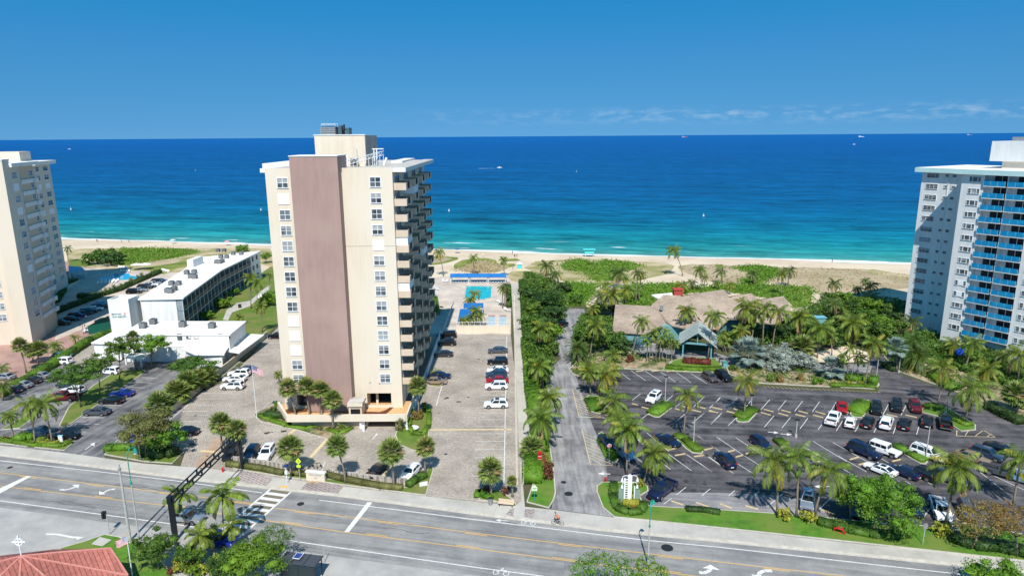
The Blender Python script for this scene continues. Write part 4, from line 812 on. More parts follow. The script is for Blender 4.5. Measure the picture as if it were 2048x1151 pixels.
m = MB(); m.box(-36.75, -28.8, 112.9, TY0-.003, 1.9, 46.95, M_taupe); m.box(-36.75, -28.8, TY0-.003, 119, TZ+.003, 46.95, M_taupe); m.box(-36.85, -28.7, 112.8, 119.1, 46.95, 47.1, M_wht); tl(m).build('central_fin', tw)
m = MB(); m.box(TX0+.05, TX1-.02, TY0+.3, TY1, TZ, TZ+.10, M_roofg); m.box(TX0, TX1, TY0, TY0+.28, TZ, TZ+.22, M_stucco)
m.box(TX1, -17.9, TY0+.2, TY1+.4, TZ-.55, TZ+.16, M_wht); m.box(TX1, -18.05, TY0+.35, TY1+.25, TZ+.16, TZ+.2, M_roofg); m.box(-43.4, TX0, TY0+2.4, TY0+8, TZ-.6, TZ+.1, M_wht); m.box(-46.8, TX0, 128, 150, TZ-.3, TZ+.55, M_wht)
m.box(-24.5, -22.2, 139, 157, TZ+.1, TZ+.5, M_wht); tl(m).build('roof', tw)
m = MB(); m.box(-35.5, -26.4, 124, 135, TZ+.1, 50.35, M_stucco); m.box(-26.4+.001, -26.35, 124.05, 134.95, TZ+.1, 50.3, mat('stucco_shade_side', (0.30, 0.28, 0.26), (0.42, 0.39, 0.35), .6, stretch=(1, 1, .3)))  # right side lies in shade: its darkness is put into this mottled stucco
m.box(-35.6, -26.3, 123.9, 124.15, 50.35, 50.5, M_wht)
tl(m).build('rooftop_plant_room', tw)
m = MB(); a0, z0 = atY(*px('X', 640, 335), 124); a1, z1 = atY(*px('X', 682, 278), 124); m.box(a0, a1, 123.9, 124, TZ+.1, z1, M_frame); m.box(a0+.25, a1-.25, 123.87, 123.9, TZ+.15, z1-.3, M_metal); tl(m).build('door', tw)
for i in range(14):
    z = 42.56-2.706*i
    kind = 1 if i in (4,) else 0; wpart(tw, 'tR', -23.1+31+.02*i*0, z, 1.72, 1.55, 0, kind)
    kind = 1 if i in (1, 9, 10, 11) else 0; wpart(tw, 'tL', -38.85+31, z-.05, 1.72, 1.55, 0, kind)
    if i == 12: pass
M_bt = mat('balcony_tan', (0.60, 0.485, 0.37), (0.53, 0.43, 0.33), .5)
balc = MB()   # balcony: slab + parapets; local x outwards from wall, y along
balc.box(0, 2.15, 0, 5.6, -.16, 0, M_tan); balc.box(0, 2.15, -.12, 0, -.16, 1.08, M_bt); balc.box(0, 2.15, 5.6, 5.72, -.16, 1.08, M_bt); balc.box(2.03, 2.15, 0, 1.5, 0, 1.08, M_bt); balc.box(2.03, 2.15, 4.1, 5.6, 0, 1.08, M_bt); balc.box(2.07, 2.11, 1.5, 4.1, .98, 1.06, M_dmetal)
for i in range(18): balc.box(2.07, 2.11, 1.55+i*.145, 1.59+i*.145, 0, .98, M_dmetal)
bme = balc.mesh('balcony'); dm = MB(); dm.box(0, .05, .5, 3.3, 0, 2.1, M_glass); dm.box(0, .08, .4, .5, 0, 2.15, M_frame); dm.box(0, .08, 3.3, 3.4, 0, 2.15, M_frame); dm.box(0, .08, 1.85, 1.95, 0, 2.1, M_frame); dm.box(0, .08, .4, 3.4, 2.1, 2.2, M_frame); dm.box(0, .06, 4.0, 5.2, .9, 2.1, M_glass); dme = dm.mesh('sliding_door')
shm = MB(); shm.box(1.9, 2.0, .1, 5.5, 1.08, 2.45, M_shut); shm.box(0, 2.0, .02, .08, 1.08, 2.45, M_shut); shme = shm.mesh('storm_shutter')
for c_, yy in enumerate((.9, 11.2, 21.6, 32.0)):
    for i in range(14):
        z = 42.56-1.30-2.706*i
        if i == 13 and c_ > 2: continue
        link('balcony', bme, tw, (TX1+31, yy, z)); link('sliding_door', dme, tw, (TX1+31, yy+.4, z+.02))
        if (c_, i) in ((0, 4), (1, 1), (0, 7), (2, 6)): link('storm_shutter', shme, tw, (TX1+31, yy, z))
m = MB(); m.box(-28.8, TX1, TY0-.012, TY0, 31.55, 31.62, mat('joint', (.30, .26, .21))); tl(m).build('wall_joint', tw)
for i, (x, z) in enumerate(((-25.9, 6.6), (-24.2, 6.4))): m = MB(); m.box(x-.1, x+.1, TY0-.08, TY0, z-.1, z+.1, M_metal); tl(m).build('vent', tw)
# podium with the garage under it
pod = empty('podium', (-29, 109.4, 0), 0, 'low beige podium over the garage entrance at the foot of the central tower', 'podium')
def pl_(m_): m_.v = [(x+29, y-109.4, z) for x, y, z in m_.v]; return m_
PX0, PX1 = -39.6, -18.7
m = MB(); m.prism([(PX0, 109.6), (PX1-.2, 109.6), (-18.9, 118), (TX1+.02, 118), (-42.6, 118), (-43.2, 115.5)], 1.5, 1.7, mat('deck_gravel', (0.62, 0.40, 0.20), (0.5, 0.30, 0.15), 2.5)); pl_(m).build('deck', pod)
m = MB(); m.box(PX0, PX1, 109.3, 109.55, 1.5, 2.8, M_stucco); m.box(PX1-.05, PX1+.2, 109.3, 118.4, 1.5, 2.6, M_stucco); m.prism([(PX0, 109.3), (PX0+.3, 109.5), (-43.0, 116), (-43.4, 115.8)], 1.5, 2.6, M_stucco); pl_(m).build('parapet', pod)
m = MB(); m.box(PX0+.5, -25.8, 110.4, 110.7, 0, 1.5, M_tan); m.box(-25.8, -20.7, 112.8, 113, 0, 1.5, M_dark); m.box(-20.7, PX1, 110, 110.3, 0, 1.5, M_stucco); m.box(-27.0, -25.75, 109.7, 110.4, 0, 1.5, M_wht); m.box(-26, -25.72, 109.7, 112.8, 0, 1.5, M_tan); m.box(-20.7, -20.5, 110.3, 112.8, 0, 1.5, M_tan); pl_(m).build('garage_wall', pod)
m = MB(); P_ = [g('T', x, y, 1.72) for x, y in ((1195,400),(1290,400),(1400,405),(1480,380),(1540,340),(1600,330),(1560,365),(1490,425),(1440,437),(1190,437))]; m.add([(*p, 1.73) for p in P_], [list(range(len(P_)))], M_lf6); pl_(m).build('gravel_band', pod); m = MB()
P_ = [g('T', x, y, 1.72) for x, y in ((130,400),(200,380),(300,385),(400,370),(480,360),(480,400),(330,415),(130,430))]; m.add([(*p, 1.73) for p in P_], [list(range(len(P_)))], M_lf6); pl_(m).build('gravel_band', pod)
m = MB(); m.box(-29.2, -26.5, 110.6, 113.6, 3.9, 4.35, M_roofg); m.box(-29.0, -28.7, 110.8, 113.4, 1.7, 3.9, M_stucco); m.box(-27.0, -26.7, 110.8, 113.4, 1.7, 3.9, M_tan); m.box(-28.7, -27.0, 111, 113.4, 1.7, 3.2, M_dark); m.box(-28.7, -27, 110.85, 111.1, 3.2, 3.9, M_tan); m.box(-29.2, -26.5, 110.55, 110.62, 3.75, 4.3, M_stucco)
o = pl_(m).build('entrance_kiosk', None, loc=(-29, 109.4, 0)); tag(o, 'small flat roofed concrete kiosk on the podium against the mauve fin', 'kiosk')
# side ramp wall beside the balconies
m = MB(); m.prism([(-18.6, 116), (-18.3, 116), (-18.3, 166), (-18.6, 166)], 0, 1.4, M_wht); tag(m.build('ramp_wall'), 'long low white wall along the right foot of the central tower', 'wall')
# --- left tower (near block and a further wing)
AL = 106.9; P0 = (-120.5, 163.6)
lt = empty('apartment_tower', (*P0, 0), RAD(AL), 'cream apartment tower with a tall bright fin, cut by the left edge of the photo', 'building')
m = MB(); m.box(0, 14.5, 0, 22, 0, 43.6, M_stucco); m.box(-4, 0, 0, 3.4, 0, 45.2, M_stucco); m.box(14.5, 52, 12, 34, 0, 42, M_stucco); m.box(-1, 0, 3.4, 22, 0, 43.6, M_stucco)
P1 = (-152.6, 225.3); dx, dy = P1[0]-P0[0], P1[1]-P0[1]; ca, sa = cos(RAD(AL)), sin(RAD(AL)); fx, fy = dx*ca+dy*sa, -dx*sa+dy*ca
m.box(fx-16, fx, fy, fy+30, 0, 42.2, M_stucco); m.build('wall', lt)
m = MB(); m.box(4.4, 14.6, -.02, 0, 0, 43.4, mat('stucco_tan2', (0.56, 0.46, 0.33), rough=.8)); m.box(4.0, 4.3, -.12, 0, 0, 43.6, M_wht); m.build('wall_panel', lt)
m = MB(); m.box(-1.6, 16, -1.0, 23, 43.6, 44.5, M_wht2); m.box(fx-17, fx+1.8, fy-1.4, fy+31, 42.2, 43.3, M_wht2); m.box(-4.1, .1, -.1, 3.5, 45.2, 45.5, M_wht); m.build('roof_slab', lt)
m = MB(); m.box(fx-12, fx-3, fy+4, fy+14, 43.3, 46.3, M_stucco); m.build('rooftop_plant_room', lt); m = MB(); m.box(3, 8, 5, 10, 44.5, 46.6, M_wht); m.build('rooftop_stair_head', lt)
lb = MB(); lb.box(5.0, 14.6, -.3, -.02, -.95, .12, M_wht); lb.box(12.6, 14.9, -.8, -.3, -.95, .12, M_wht); lbm = lb.mesh('balcony')
for i in range(13):
    z = 41.55-2.88*i; k_ = 1 if i in (1, 3, 8) else 0
    wpart(lt, 'ltA', 1.75, z, 2.9, 1.55, 0, k_, (2, 1)); wpart(lt, 'ltB', 12.3, z, 2.0, 1.3, -.02, 0, (1, 1)); link('balcony', lbm, lt, (0, 0, z-1.45))
    wpart(lt, 'ltC', 7.0, z, 2.6, 1.5, -1, 0, (2, 1), axis='y'); wpart(lt, 'ltC', 12.0, z, 2.6, 1.5, -1, 1 if i % 4 == 2 else 0, (2, 1), axis='y')
for k_, (ua, ub) in enumerate(((485, 545), (398, 440))):
    s0 = atp(px('U', ua, 190), P1, AL)[0]; s1 = atp(px('U', ub, 190), P1, AL)[0]
    for i in range(14):
        z = 40.9-2.78*i
        wpart(lt, 'ltF%d' % k_, fx+(s0+s1)/2, z, abs(s1-s0)*.85, 1.45, fy, 1 if i in (2, 5) else 0, (1, 1))

# --- right tower
AR = -60.0; R0p = un(1893, 690)
rt_ = empty('apartment_tower', (*R0p, 0), RAD(AR), 'white apartment tower with blue balcony panels, cut by the right edge of the photo', 'building')
DY = 7.0; SL = atp(px('V', 322, 640), (R0p[0]+.866*DY, R0p[1]+.5*DY), AR)[0]
m = MB(); m.box(-1.7, 3.0, 0, 26, 0, 40.8, M_wht); m.box(3.0, 12.5, 1.6, 26, 0, 40.8, M_wht); m.box(12.5, 26, 0, 26, 0, 40.8, M_wht); m.box(7.5, 7.8, .25, 1.6, 0, 40.8, M_wht); m.box(SL, -1.7, DY, 30, 0, 40.6, M_wht); m.box((SL-1.7)/2-.1, (SL-1.7)/2+.1, DY-.1, DY, 0, 40.6, M_wht); m.build('wall', rt_)
m = MB(); m.box(-3.2, 27, -.9, 26, 40.8, 41.9, M_teal); m.box(-3.0, 27, -.7, 26, 41.9, 41.95, M_wht2); m.box(SL-1.4, -3.2, DY-1.1, 30.5, 40.5, 41.6, M_teal); m.box(SL-1.2, -3.2, DY-.9, 30.3, 41.6, 41.65, M_wht2); m.build('roof_slab', rt_)
s0, z0 = atp(px('V', 1285, 445), (R0p[0]+.866*8, R0p[1]+.5*8), AR); s1, z1 = atp(px('V', 1320, 160), (R0p[0]+.866*8, R0p[1]+.5*8), AR)
m = MB(); m.box(s0, 26, 8, 18, z0, z1, M_wht); m.box(s0+2.5, 26, 8.6, 18, 41.9, z0, M_stucco); s2, z2 = atp(px('V', 1620, 100), (R0p[0]+.866*12, R0p[1]+.5*12), AR); m.box(s2, 26, 12, 18, z1, z2, M_metal); m.build('rooftop_plant_room', rt_)
bl_ = MB(); bl_.box(3.02, 7.46, -.35, 1.6, -.16, 0, M_wht); bl_.box(3.02, 7.46, -.35, -.28, .03, 1.15, M_blueg)
for i in range(4): bl_.box(3.02+i*1.45, 3.045+i*1.45, -.37, -.26, 0, 1.15, M_teal)
blm1 = bl_.mesh('balcony'); bl_.v = [((x-3.02)*(4.6/4.44)+7.85, y, z) for x, y, z in bl_.v]; blm2 = bl_.mesh('balcony')
dr_ = MB(); dr_.box(-1.5, 1.75, 1.5, 1.6, .05, 2.35, mat('door_glass_dark', (.008, .012, .018), (.04, .05, .065), .5, rough=.15, spec=.4)); dr_.box(-.05, .05, 1.45, 1.5, .05, 2.2, M_frame); dr_.box(-1.5, 1.75, 1.45, 1.6, 2.35, 2.4, M_frame); drm = dr_.mesh('sliding_door')
pa0 = (R0p[0]+.866*DY, R0p[1]+.5*DY)
def ws(a, b, y=600): return atp(px('V', a, y), pa0, AR)[0], atp(px('V', b, y), pa0, AR)[0]
wq = [ws(390, 570, 640), ws(662, 715, 630), ws(770, 815, 630)]
for i in range(14):
    z = 39.75-2.68*i; sh = i in (9, 10)
    wpart(rt_, 'rtA', .2, z, .55, 1.05, 0, 0, (0, 1), fr=.07); wpart(rt_, 'rtB', 1.1, z, 1.0, 1.05, 0, 1 if sh else 0, (0, 0), fr=.07); wpart(rt_, 'rtA', 2.0, z, .55, 1.05, 0, 0, (0, 1), fr=.07)
    wpart(rt_, 'rtC', 14.0, z, .7, 1.1, 0, 0, (0, 2), fr=.07); wpart(rt_, 'rtB', 15.2, z, 1.0, 1.05, 0, 0, (0, 0), fr=.07)
    wpart(rt_, 'rtD', (wq[0][0]+wq[0][1])/2, z, wq[0][1]-wq[0][0]-.2, 1.1, DY, 0, (2, 2), fr=.08); wpart(rt_, 'rtE', (wq[1][0]+wq[1][1])/2, z+.1, .85, .6, DY, 0, (0, 1), fr=.07); wpart(rt_, 'rtE', (wq[2][0]+wq[2][1])/2, z+.1, .85, .6, DY, 0, (0, 1), fr=.07)
    link('balcony', blm1, rt_, (0, 0, z-1.35)); link('balcony', blm2, rt_, (0, 0, z-1.35)); link('sliding_door', drm, rt_, (5.9, 0, z-1.35)); link('sliding_door', drm, rt_, (10.6, 0, z-1.35))
# --- hotel with the curved balcony front
hb = empty('hotel_building', (-97, 168, 0), 0, 'long white three storey hotel with a bent row of dark balconies beside the garden', 'building')
rp = [g('O', 1575, 330, 10), g('R', 570, 575, 10), g('R', 1330, 205, 10), g('Q', 1995, 268, 10), g('Q', 1830, 440, 10), g('O', 770, 350, 10)]
print('HOTEL', [(round(a, 1), round(b_, 1)) for a, b_ in rp])
def hl(P): return [(x+97, y-168) for x, y in P]
inn = [(x-1.6, y) for x, y in rp[:3]]
m = MB(); m.prism(hl([inn[0], inn[1], inn[2]]+[rp[3], rp[4], rp[5]]), 0, 9.6, M_wht); m.prism(hl([(rp[0][0], rp[0][1]), (rp[0][0], rp[0][1]+.3), (inn[0][0], inn[0][1]+.3), (inn[0][0], inn[0][1])]), 0, 9.6, M_wht); 
a_ = Vector(rp[1]).lerp(Vector(rp[2]), .74); m.prism(hl([tuple(a_), rp[2], (rp[2][0]-1.7, rp[2][1]), (a_.x-1.7, a_.y)]), 0, 9.6, M_wht)
m.build('wall', hb)
m = MB(); rr = hl(rp); cx_, cy_ = 0, 0; m.prism([(rr[0][0]+.5, rr[0][1]-.4), (rr[1][0]+.5, rr[1][1]), (rr[2][0]+.5, rr[2][1]+.4), (rr[3][0]-.4, rr[3][1]+.4), (rr[4][0]-.4, rr[4][1]), (rr[5][0]-.4, rr[5][1]-.4)], 9.6, 10.0, M_wht2); m.build('roof', hb)
for z in (.05, 3.2, 6.4):
    m = MB(); m.prism(hl([rp[0], rp[1], tuple(a_), (a_.x-1.7, a_.y), inn[1], inn[0]]), z-.08 if z > 1 else 0, z+.08, M_wht); m.build('balcony_slab', hb)
fm = MB(); fm.box(-1.6, -.12, -.05, .05, 0, 3.1, mat('divider_shade_grey', (.20, .25, .27), (.27, .32, .34), .8)); fm.box(-.12, 0, -.07, .07, 0, 3.1, M_wht); fme = fm.mesh('divider')  # shade under the roof and slabs is put into the dividers' grey-blue
M_hg = mat('hotel_glass', (.02, .035, .04), (.10, .13, .14), .3, rough=.3, lo=.45, hi=.6)
for (pa_, pb_, cnt) in ((Vector(rp[0]), Vector(rp[1]), 10), (Vector(rp[1]), a_, 7)):
    dd = (pb_-pa_); L_ = dd.length/cnt; ang = math.atan2(dd.y, dd.x)
    rm = MB(); rm.box(.1, L_-.1, -.03, .03, 1.0, 1.1, M_dmetal); rm.box(.1, L_-.1, -.01, .01, .1, 1.0, M_hg)
    for q in range(int(L_/.16)): rm.box(.12+q*.16, .15+q*.16, -.02, .02, 0, .95, M_dmetal)
    rme = rm.mesh('railing'); dm = MB(); dm.box(.1, L_-.1, 1.50, 1.56, 0, 2.9, M_hg); dm.box(L_*.45, L_*.45+.1, 1.45, 1.5, 0, 2.3, M_dmetal); dme2 = dm.mesh('glass_door')
    for i in range(cnt):
        for z in (.15, 3.3, 6.5):
            p = pa_+dd*i/cnt; o = link('railing', rme, hb, (p.x+97-.1, p.y-168, z)); o.rotation_euler.z = ang; o = link('glass_door', dme2, hb, (p.x+97-.08, p.y-168, z)); o.rotation_euler.z = ang
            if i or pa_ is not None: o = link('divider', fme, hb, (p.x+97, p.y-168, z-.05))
for z in (1.9, 5.1, 8.3):
    for t_ in (.2, .62): p = a_.lerp(Vector(rp[2]), t_); wpart(hb, 'hw', p.y-168, z, 1.1, 1.3, p.x+97+.02, 0, (1, 1), axis='y', sgn=1, frame=M_dmetal)
m = MB(); q0 = g('R', -40, 340, 11); m.box(-7, -2.2, 33, 38, 10, 12.6, M_wht); m.build('stair_head', hb) if 0 else None
st_ = [g('Q', 1845, 300, 12.4), g('Q', 1975, 285, 12.4)]; x0 = st_[0][0]; x1 = st_[1][0]; yy = st_[0][1]; m = MB(); m.box(x0+97, x1+97, yy-168, yy-168+7, 10.003, 12.4, M_wht); m.build('stair_head', hb)
# sign tower
sg = empty('sign_tower', (-99, 163.5, 0), 0, 'square white tower with the small green hotel lettering, joined to the hotel front', 'building')
m = MB(); m.box(-2.6, 2.6, 0, 5.2, 0, 10.2, M_wht); m.build('wall', sg); m = MB()
for b_ in ((-2.6, -2.35, 0, 5.2), (2.35, 2.6, 0, 5.2), (-2.35, 2.35, 0, .25), (-2.35, 2.35, 4.95, 5.2)): m.box(*b_, 10.2, 10.75, M_wht)
m.build('parapet', sg)
def text(name, body, size, loc, rot, material, parent=None, ext=.02, align='CENTER'):
    cu = bpy.data.curves.new(name, 'FONT'); cu.body = body; cu.size = size; cu.extrude = ext; cu.align_x = align; cu.offset = size*.012
    o = bpy.data.objects.new(name, cu); me = bpy.data.meshes.new_from_object(o); bpy.data.objects.remove(o); me.materials.clear(); me.materials.append(material)
    o = link(name, me, parent, loc); o.rotation_euler = rot; return o
Mtt = mat('letter_teal', (0.01, 0.16, 0.17), rough=.5)
text('lettering', 'MARTHIL', .62, (-.75, -.03, 6.75), (pi/2, 0, 0), Mtt, sg); text('lettering', 'SUN RESORT', .62, (-.1, -.03, 6.05), (pi/2, 0, 0), Mtt, sg)
m = MB(); m.tube([(1.1+.32*cos(a), -.05, 7.05+.32*sin(a)) for a in np.linspace(-2.4, 1.2, 10)], [.03+.012*i for i in range(10)], mat('emblem_coral', (.7, .16, .1), rough=.5), 5); m.build('emblem', sg)
# hotel lobby block and its canopies
lb_ = empty('lobby_block', (-80, 150, 0), 0, 'flat white roofed lobby block in front of the three storey hotel', 'building')
def slab(k, pts, zt, th, mt, parent, name, wall=None, wz=0, inset=.5):
    P = [g(k, x, y, zt) for x, y in pts]; P = [(x+80, y-150) for x, y in P]; m_ = MB(); m_.prism(P, zt-th, zt, mt); m_.build(name, parent)
    if wall:
        cx = sum(p[0] for p in P)/len(P); cy = sum(p[1] for p in P)/len(P); Q_ = []
        for p in P: v_ = Vector((p[0]-cx, p[1]-cy)); Q_.append((cx+v_.x*(1-inset/v_.length), cy+v_.y*(1-inset/v_.length)))
        m_ = MB(); m_.prism(Q_, wz, zt-th, wall); m_.build('wall', parent)
    return P
Pm = slab('G', [(905,487),(1080,385),(1870,385),(1745,488)], 6.6, .3, M_wht2, lb_, 'roof', M_wht, 0, .45)
slab('G', [(690,548),(850,468),(980,470),(912,560)], 4.0, .3, M_wht2, lb_, 'low_roof', M_wht, 0, .5)
slab('G', [(1260,562),(1745,545),(1745,570),(1270,575)], 3.9, .3, M_wht2, lb_, 'low_roof', M_wht, 0, .5)
slab('G', [(1380,595),(1440,560),(1745,557),(1700,636),(1480,637)], 3.7, .3, M_wht2, lb_, 'low_roof', M_wht, 0, .9)
P = slab('G', [(945,610),(960,560),(1130,560),(1150,620),(1090,662),(955,660)], 3.6, .3, M_wht2, lb_, 'entrance_canopy')
P = slab('G', [(1715,612),(1870,480),(2005,488),(1815,628)], 2.9, .2, M_wht2, lb_, 'carport_roof')
for x, y in ((960,715),(1075,735),(1130,700)):
    q = g('G', x, y); m = MB(); m.box(q[0]+80-.15, q[0]+80+.15, q[1]-150-.15, q[1]-150+.15, 0, 3.3, M_wht); m.build('post', lb_)
fy_ = min(p[1] for p in Pm)+.42
for xx in (1362, 1430, 1488, 1672, 1728):
    q = atY(*px('G', xx, 503), 150+fy_); wpart(lb_, 'lw', q[0]+80, q[1], .95, .9 if xx not in (1362, 1672) else 1.3, fy_+.05, 0, (0, 0), fr=.05, frame=M_dmetal)
# air-conditioning units standing on the roofs
acm = MB(); acm.box(-.55, .55, -.55, .55, .15, 1.05, M_metal); acm.cyl(0, 0, 1.05, 1.12, .42, M_dmetal, 12)
for i in range(4): acm.box(-.58, .58, -.57, .57, .28+i*.2, .33+i*.2, M_dmetal)
acm.box(-.6, -.45, -.5, .5, 0, .15, M_dmetal); acm.box(.45, .6, -.5, .5, 0, .15, M_dmetal); acme = acm.mesh('air_conditioner')
def ac(k, x, y, z, s_, label, grp):
    p = g(k, x, y, z); o = link('air_conditioner', acme, None, (*p, z)); o.scale = (s_, s_, s_); tag(o, label, 'air conditioner', grp)
for (k, zc, sz, grp, lst) in (('O', 10, 1.15, 'near roof condensers', (('left of the pair behind the near cluster',1375,95),('right of the pair behind the near cluster',1510,95),('lower left of the near cluster',1300,235),('middle of the near cluster',1360,245),('right of the near cluster',1430,200))),
    ('R', 10, 1.15, 'middle roof condensers', (('upper right beside the stair head',85,640),('upper left beside the stair head',-60,650),('lower left of the cluster below the stair head',20,725),('lower right of the cluster below the stair head',95,735))),
    ('R', 10, 1.1, 'far roof condensers', (('farthest left at the beach end',540,225),('farthest second from left at the beach end',655,225),('left of the pair above the far trio',595,345),('right of the pair above the far trio',705,345),('left of the far trio',515,445),('middle of the far trio',570,448),('right of the far trio',620,428),('left of the last pair by the roof edge',830,280),('right of the last pair by the roof edge',985,280)))):
    for lab, x, y in lst: ac(k, x, y, zc, sz, 'grey condenser on the hotel roof, '+lab, grp)
for lab, x, y in (('leftmost grey condenser on the lobby roof', 1088, 438),('tall grey condenser on the lobby roof below the white hotel wall', 1165, 408),('grey condenser in the middle of the lobby roof', 1388, 428),('rightmost grey condenser on the lobby roof', 1610, 438)): ac('G', x, y, 6.6, 1.25, lab, 'lobby roof condensers')
# --- restaurant under the shingle roofs
rs = empty('restaurant_building', (47, 180, 0), 0, 'sprawling low restaurant with tan shingled roofs among the palms', 'building')
def mpt(k, x, y, z): p = g(k, x, y, z); return (p[0]-47, p[1]-180, z)
def roofplane(pts, mt=M_shing, th=.25, name='roof', parent=rs, k='M'):
    P = [mpt(k, *p) for p in pts]; n = len(P); m_ = MB(); m_.add(P+[(x, y, z-th) for x, y, z in P], [list(range(n)), list(range(n, 2*n))[::-1]]+[(i, n+i, n+(i+1)%n, (i+1)%n) for i in range(n)], mt); return m_.build(name, parent)
roofplane([(150,235,5.8),(492,252,5.8),(548,275,5.2),(650,432,3.4),(440,522,3.2),(118,500,3.2)])
roofplane([(492,252,5.8),(620,140,8.0),(790,150,8.0),(960,355,5.2),(830,470,4.0),(700,440,3.7),(628,398,3.7),(548,275,5.2)])
roofplane([(790,150,8.0),(1210,90,8.4),(1262,158,7.6),(1480,335,4.6),(1400,375,4.2),(1250,382,4.2),(1160,472,3.4),(1040,470,3.4),(960,355,5.2)])
roofplane([(1262,158,7.6),(1480,125,8.0),(1540,190,7.2),(1640,420,4),(1500,400,4),(1480,335,4.6)])
roofplane([(1540,190,7.2),(1790,155,7.6),(1842,222,7),(1880,340,4.6),(1700,430,4),(1640,420,4)])
roofplane([(820,450,4.2),(945,365,5.4),(1035,440,4.2),(1025,465,4.0),(948,418,5.2),(868,512,3.8)])
for a_, b_, z in (((150,235),(492,252),5.8),((620,140),(790,150),8.0),((790,150),(1210,90),8.2),((1262,158),(1480,125),7.8),((1540,190),(1790,155),7.4)):
    p, q = mpt('M', *a_, z), mpt('M', *b_, z); m = MB(); m.quad(p, q, (q[0], q[1]+9, 3), (p[0], p[1]+9, 3), M_shing); m.build('roof', rs)
m = MB()
for pts, zt in (([(130,498),(440,520),(560,440),(520,280),(200,260)], 3.1),([(560,440),(700,450),(860,470),(1000,380),(1150,465),(1250,385),(1480,340),(1400,160),(800,170),(600,230)], 3.4),([(1480,340),(1640,420),(1860,350),(1780,220),(1500,210)], 3.6)):
    P = [g('M', x, y, zt) for x, y in pts]; P = [(x-47, y-180) for x, y in P]; m.prism(P, 0, zt, M_aqua)
m.build('wall', rs)
p = g('M', 757, 150, 7.6); m = MB(); m.box(p[0]-47-1.1, p[0]-47+1.2, p[1]-180-.4, p[1]-180+1.2, 5, 9.2, M_redb); m.box(p[0]-47-1.3, p[0]-47+1.4, p[1]-180-.6, p[1]-180+1.4, 9.2, 9.5, M_redb); m.build('chimney', rs)
roofplane([(500,140,6.5),(700,122,6.8),(710,148,6.5),(560,172,6.2)], M_wht2, .3, 'flat_roof')
p = mpt('M', 600, 270, 6.0); m = MB(); m.cyl(p[0], p[1], 5.5, 6.6, .45, M_metal, 10); m.build('roof_vent', rs)
# entrance pavilion
a, b = Vector(g('M', 805, 752)), Vector(g('M', 1080, 775)); wv_ = b-a; ang = math.atan2(wv_.y, wv_.x); Wd = wv_.length
pv = empty('entrance_pavilion', (a.x, a.y, 0), ang, 'open sided drive-through pavilion with a pale green gabled roof in front of the restaurant', 'pavilion')
for x in (0, Wd):
    for y in (0, 6.5): m = MB(); m.box(x-.14, x+.14, y-.14, y+.14, 0, 3.7, M_aqua); m.box(x-.3, x+.3, y-.3, y+.3, 0, .5, M_aqua); m.build('post', pv)
zp = 3.6; zr = 6.6; m = MB(); o_ = 1.3; D0, D1 = -1.0, 9.0
m.add([(-o_, D0, zp-.4), (Wd/2, D0, zr), (Wd/2, D1, zr), (-o_, D1, zp-.4), (-o_, D0, zp-.6), (Wd/2, D0, zr-.22), (Wd/2, D1, zr-.22), (-o_, D1, zp-.6)], [(3,2,1,0),(4,5,6,7),(0,1,5,4),(2,3,7,6),(3,0,4,7)], M_shing2)
m.add([(Wd+o_, D0, zp-.4), (Wd/2, D0, zr), (Wd/2, D1, zr), (Wd+o_, D1, zp-.4), (Wd+o_, D0, zp-.6), (Wd/2, D0, zr-.22), (Wd/2, D1, zr-.22), (Wd+o_, D1, zp-.6)], [(0,1,2,3),(7,6,5,4),(4,5,1,0),(6,7,3,2),(7,4,0,3)], M_shing2); m.build('roof', pv)
m = MB(); m.box(-.6, Wd+.6, -.15, .15, 3.35, 3.75, M_aqua); m.box(-.6, Wd+.6, 6.35, 6.65, 3.35, 3.75, M_aqua); m.box(Wd/2-.1, Wd/2+.1, -.1, .1, 3.7, 6.2, M_aqua); m.box(-.15, .15, 0, 6.5, 3.35, 3.7, M_aqua); m.box(Wd-.15, Wd+.15, 0, 6.5, 3.35, 3.7, M_aqua); m.build('beam', pv)
# --- red roofed shelter at the lower left
ap = g('Z', 290, 480, 5.6); print('AP', ap)
rsx = empty('church_roof_building', (ap[0], ap[1], 0), 0, 'low building with a faceted red tile roof at the bottom left corner', 'building')
def zp3(x, y, z): p = g('Z', x, y, z); return (p[0]-ap[0], p[1]-ap[1], z)
A_ = (0, 0, 5.6); B1 = zp3(1510, 375, 4.6); B2 = zp3(1750, 745, 2.6); B3 = zp3(735, 392, 3.0); B4 = zp3(900, 1010, 2.6); B5 = zp3(250, 1100, 2.6); B6 = zp3(-250, 1000, 2.6); B7 = zp3(-500, 700, 2.6); B8 = zp3(-350, 520, 2.6)
for tri in ((A_, B1, B3), (A_, B2, B1), (A_, B4, B2), (A_, B5, B4), (A_, B6, B5), (A_, B7, B6), (A_, B8, B7), (A_, B3, B8)):
    m = MB(); m.add(list(tri), [(0, 2, 1)], M_redtile); m.build('roof', rsx)
m = MB()
for q in (B1, B2, B4, B5, B6, B7): m.tube([A_, tuple(Vector(A_).lerp(Vector(q), .5)+Vector((0, 0, .03))), q], [.1, .12, .12], M_ridge, 6)
m.tube([B1, B2], .1, M_ridge, 6); m.build('ridge_tiles', rsx)
m = MB(); m.prism([(q[0]*.93, q[1]*.93) for q in (B3, B1, B2, B4, B5, B6, B7, B8)], 0, 2.5, M_wht); m.build('wall', rsx)
m = MB(); m.cyl(0, 0, 5.5, 7.3, .06, M_frame, 6); zc_ = 7.3
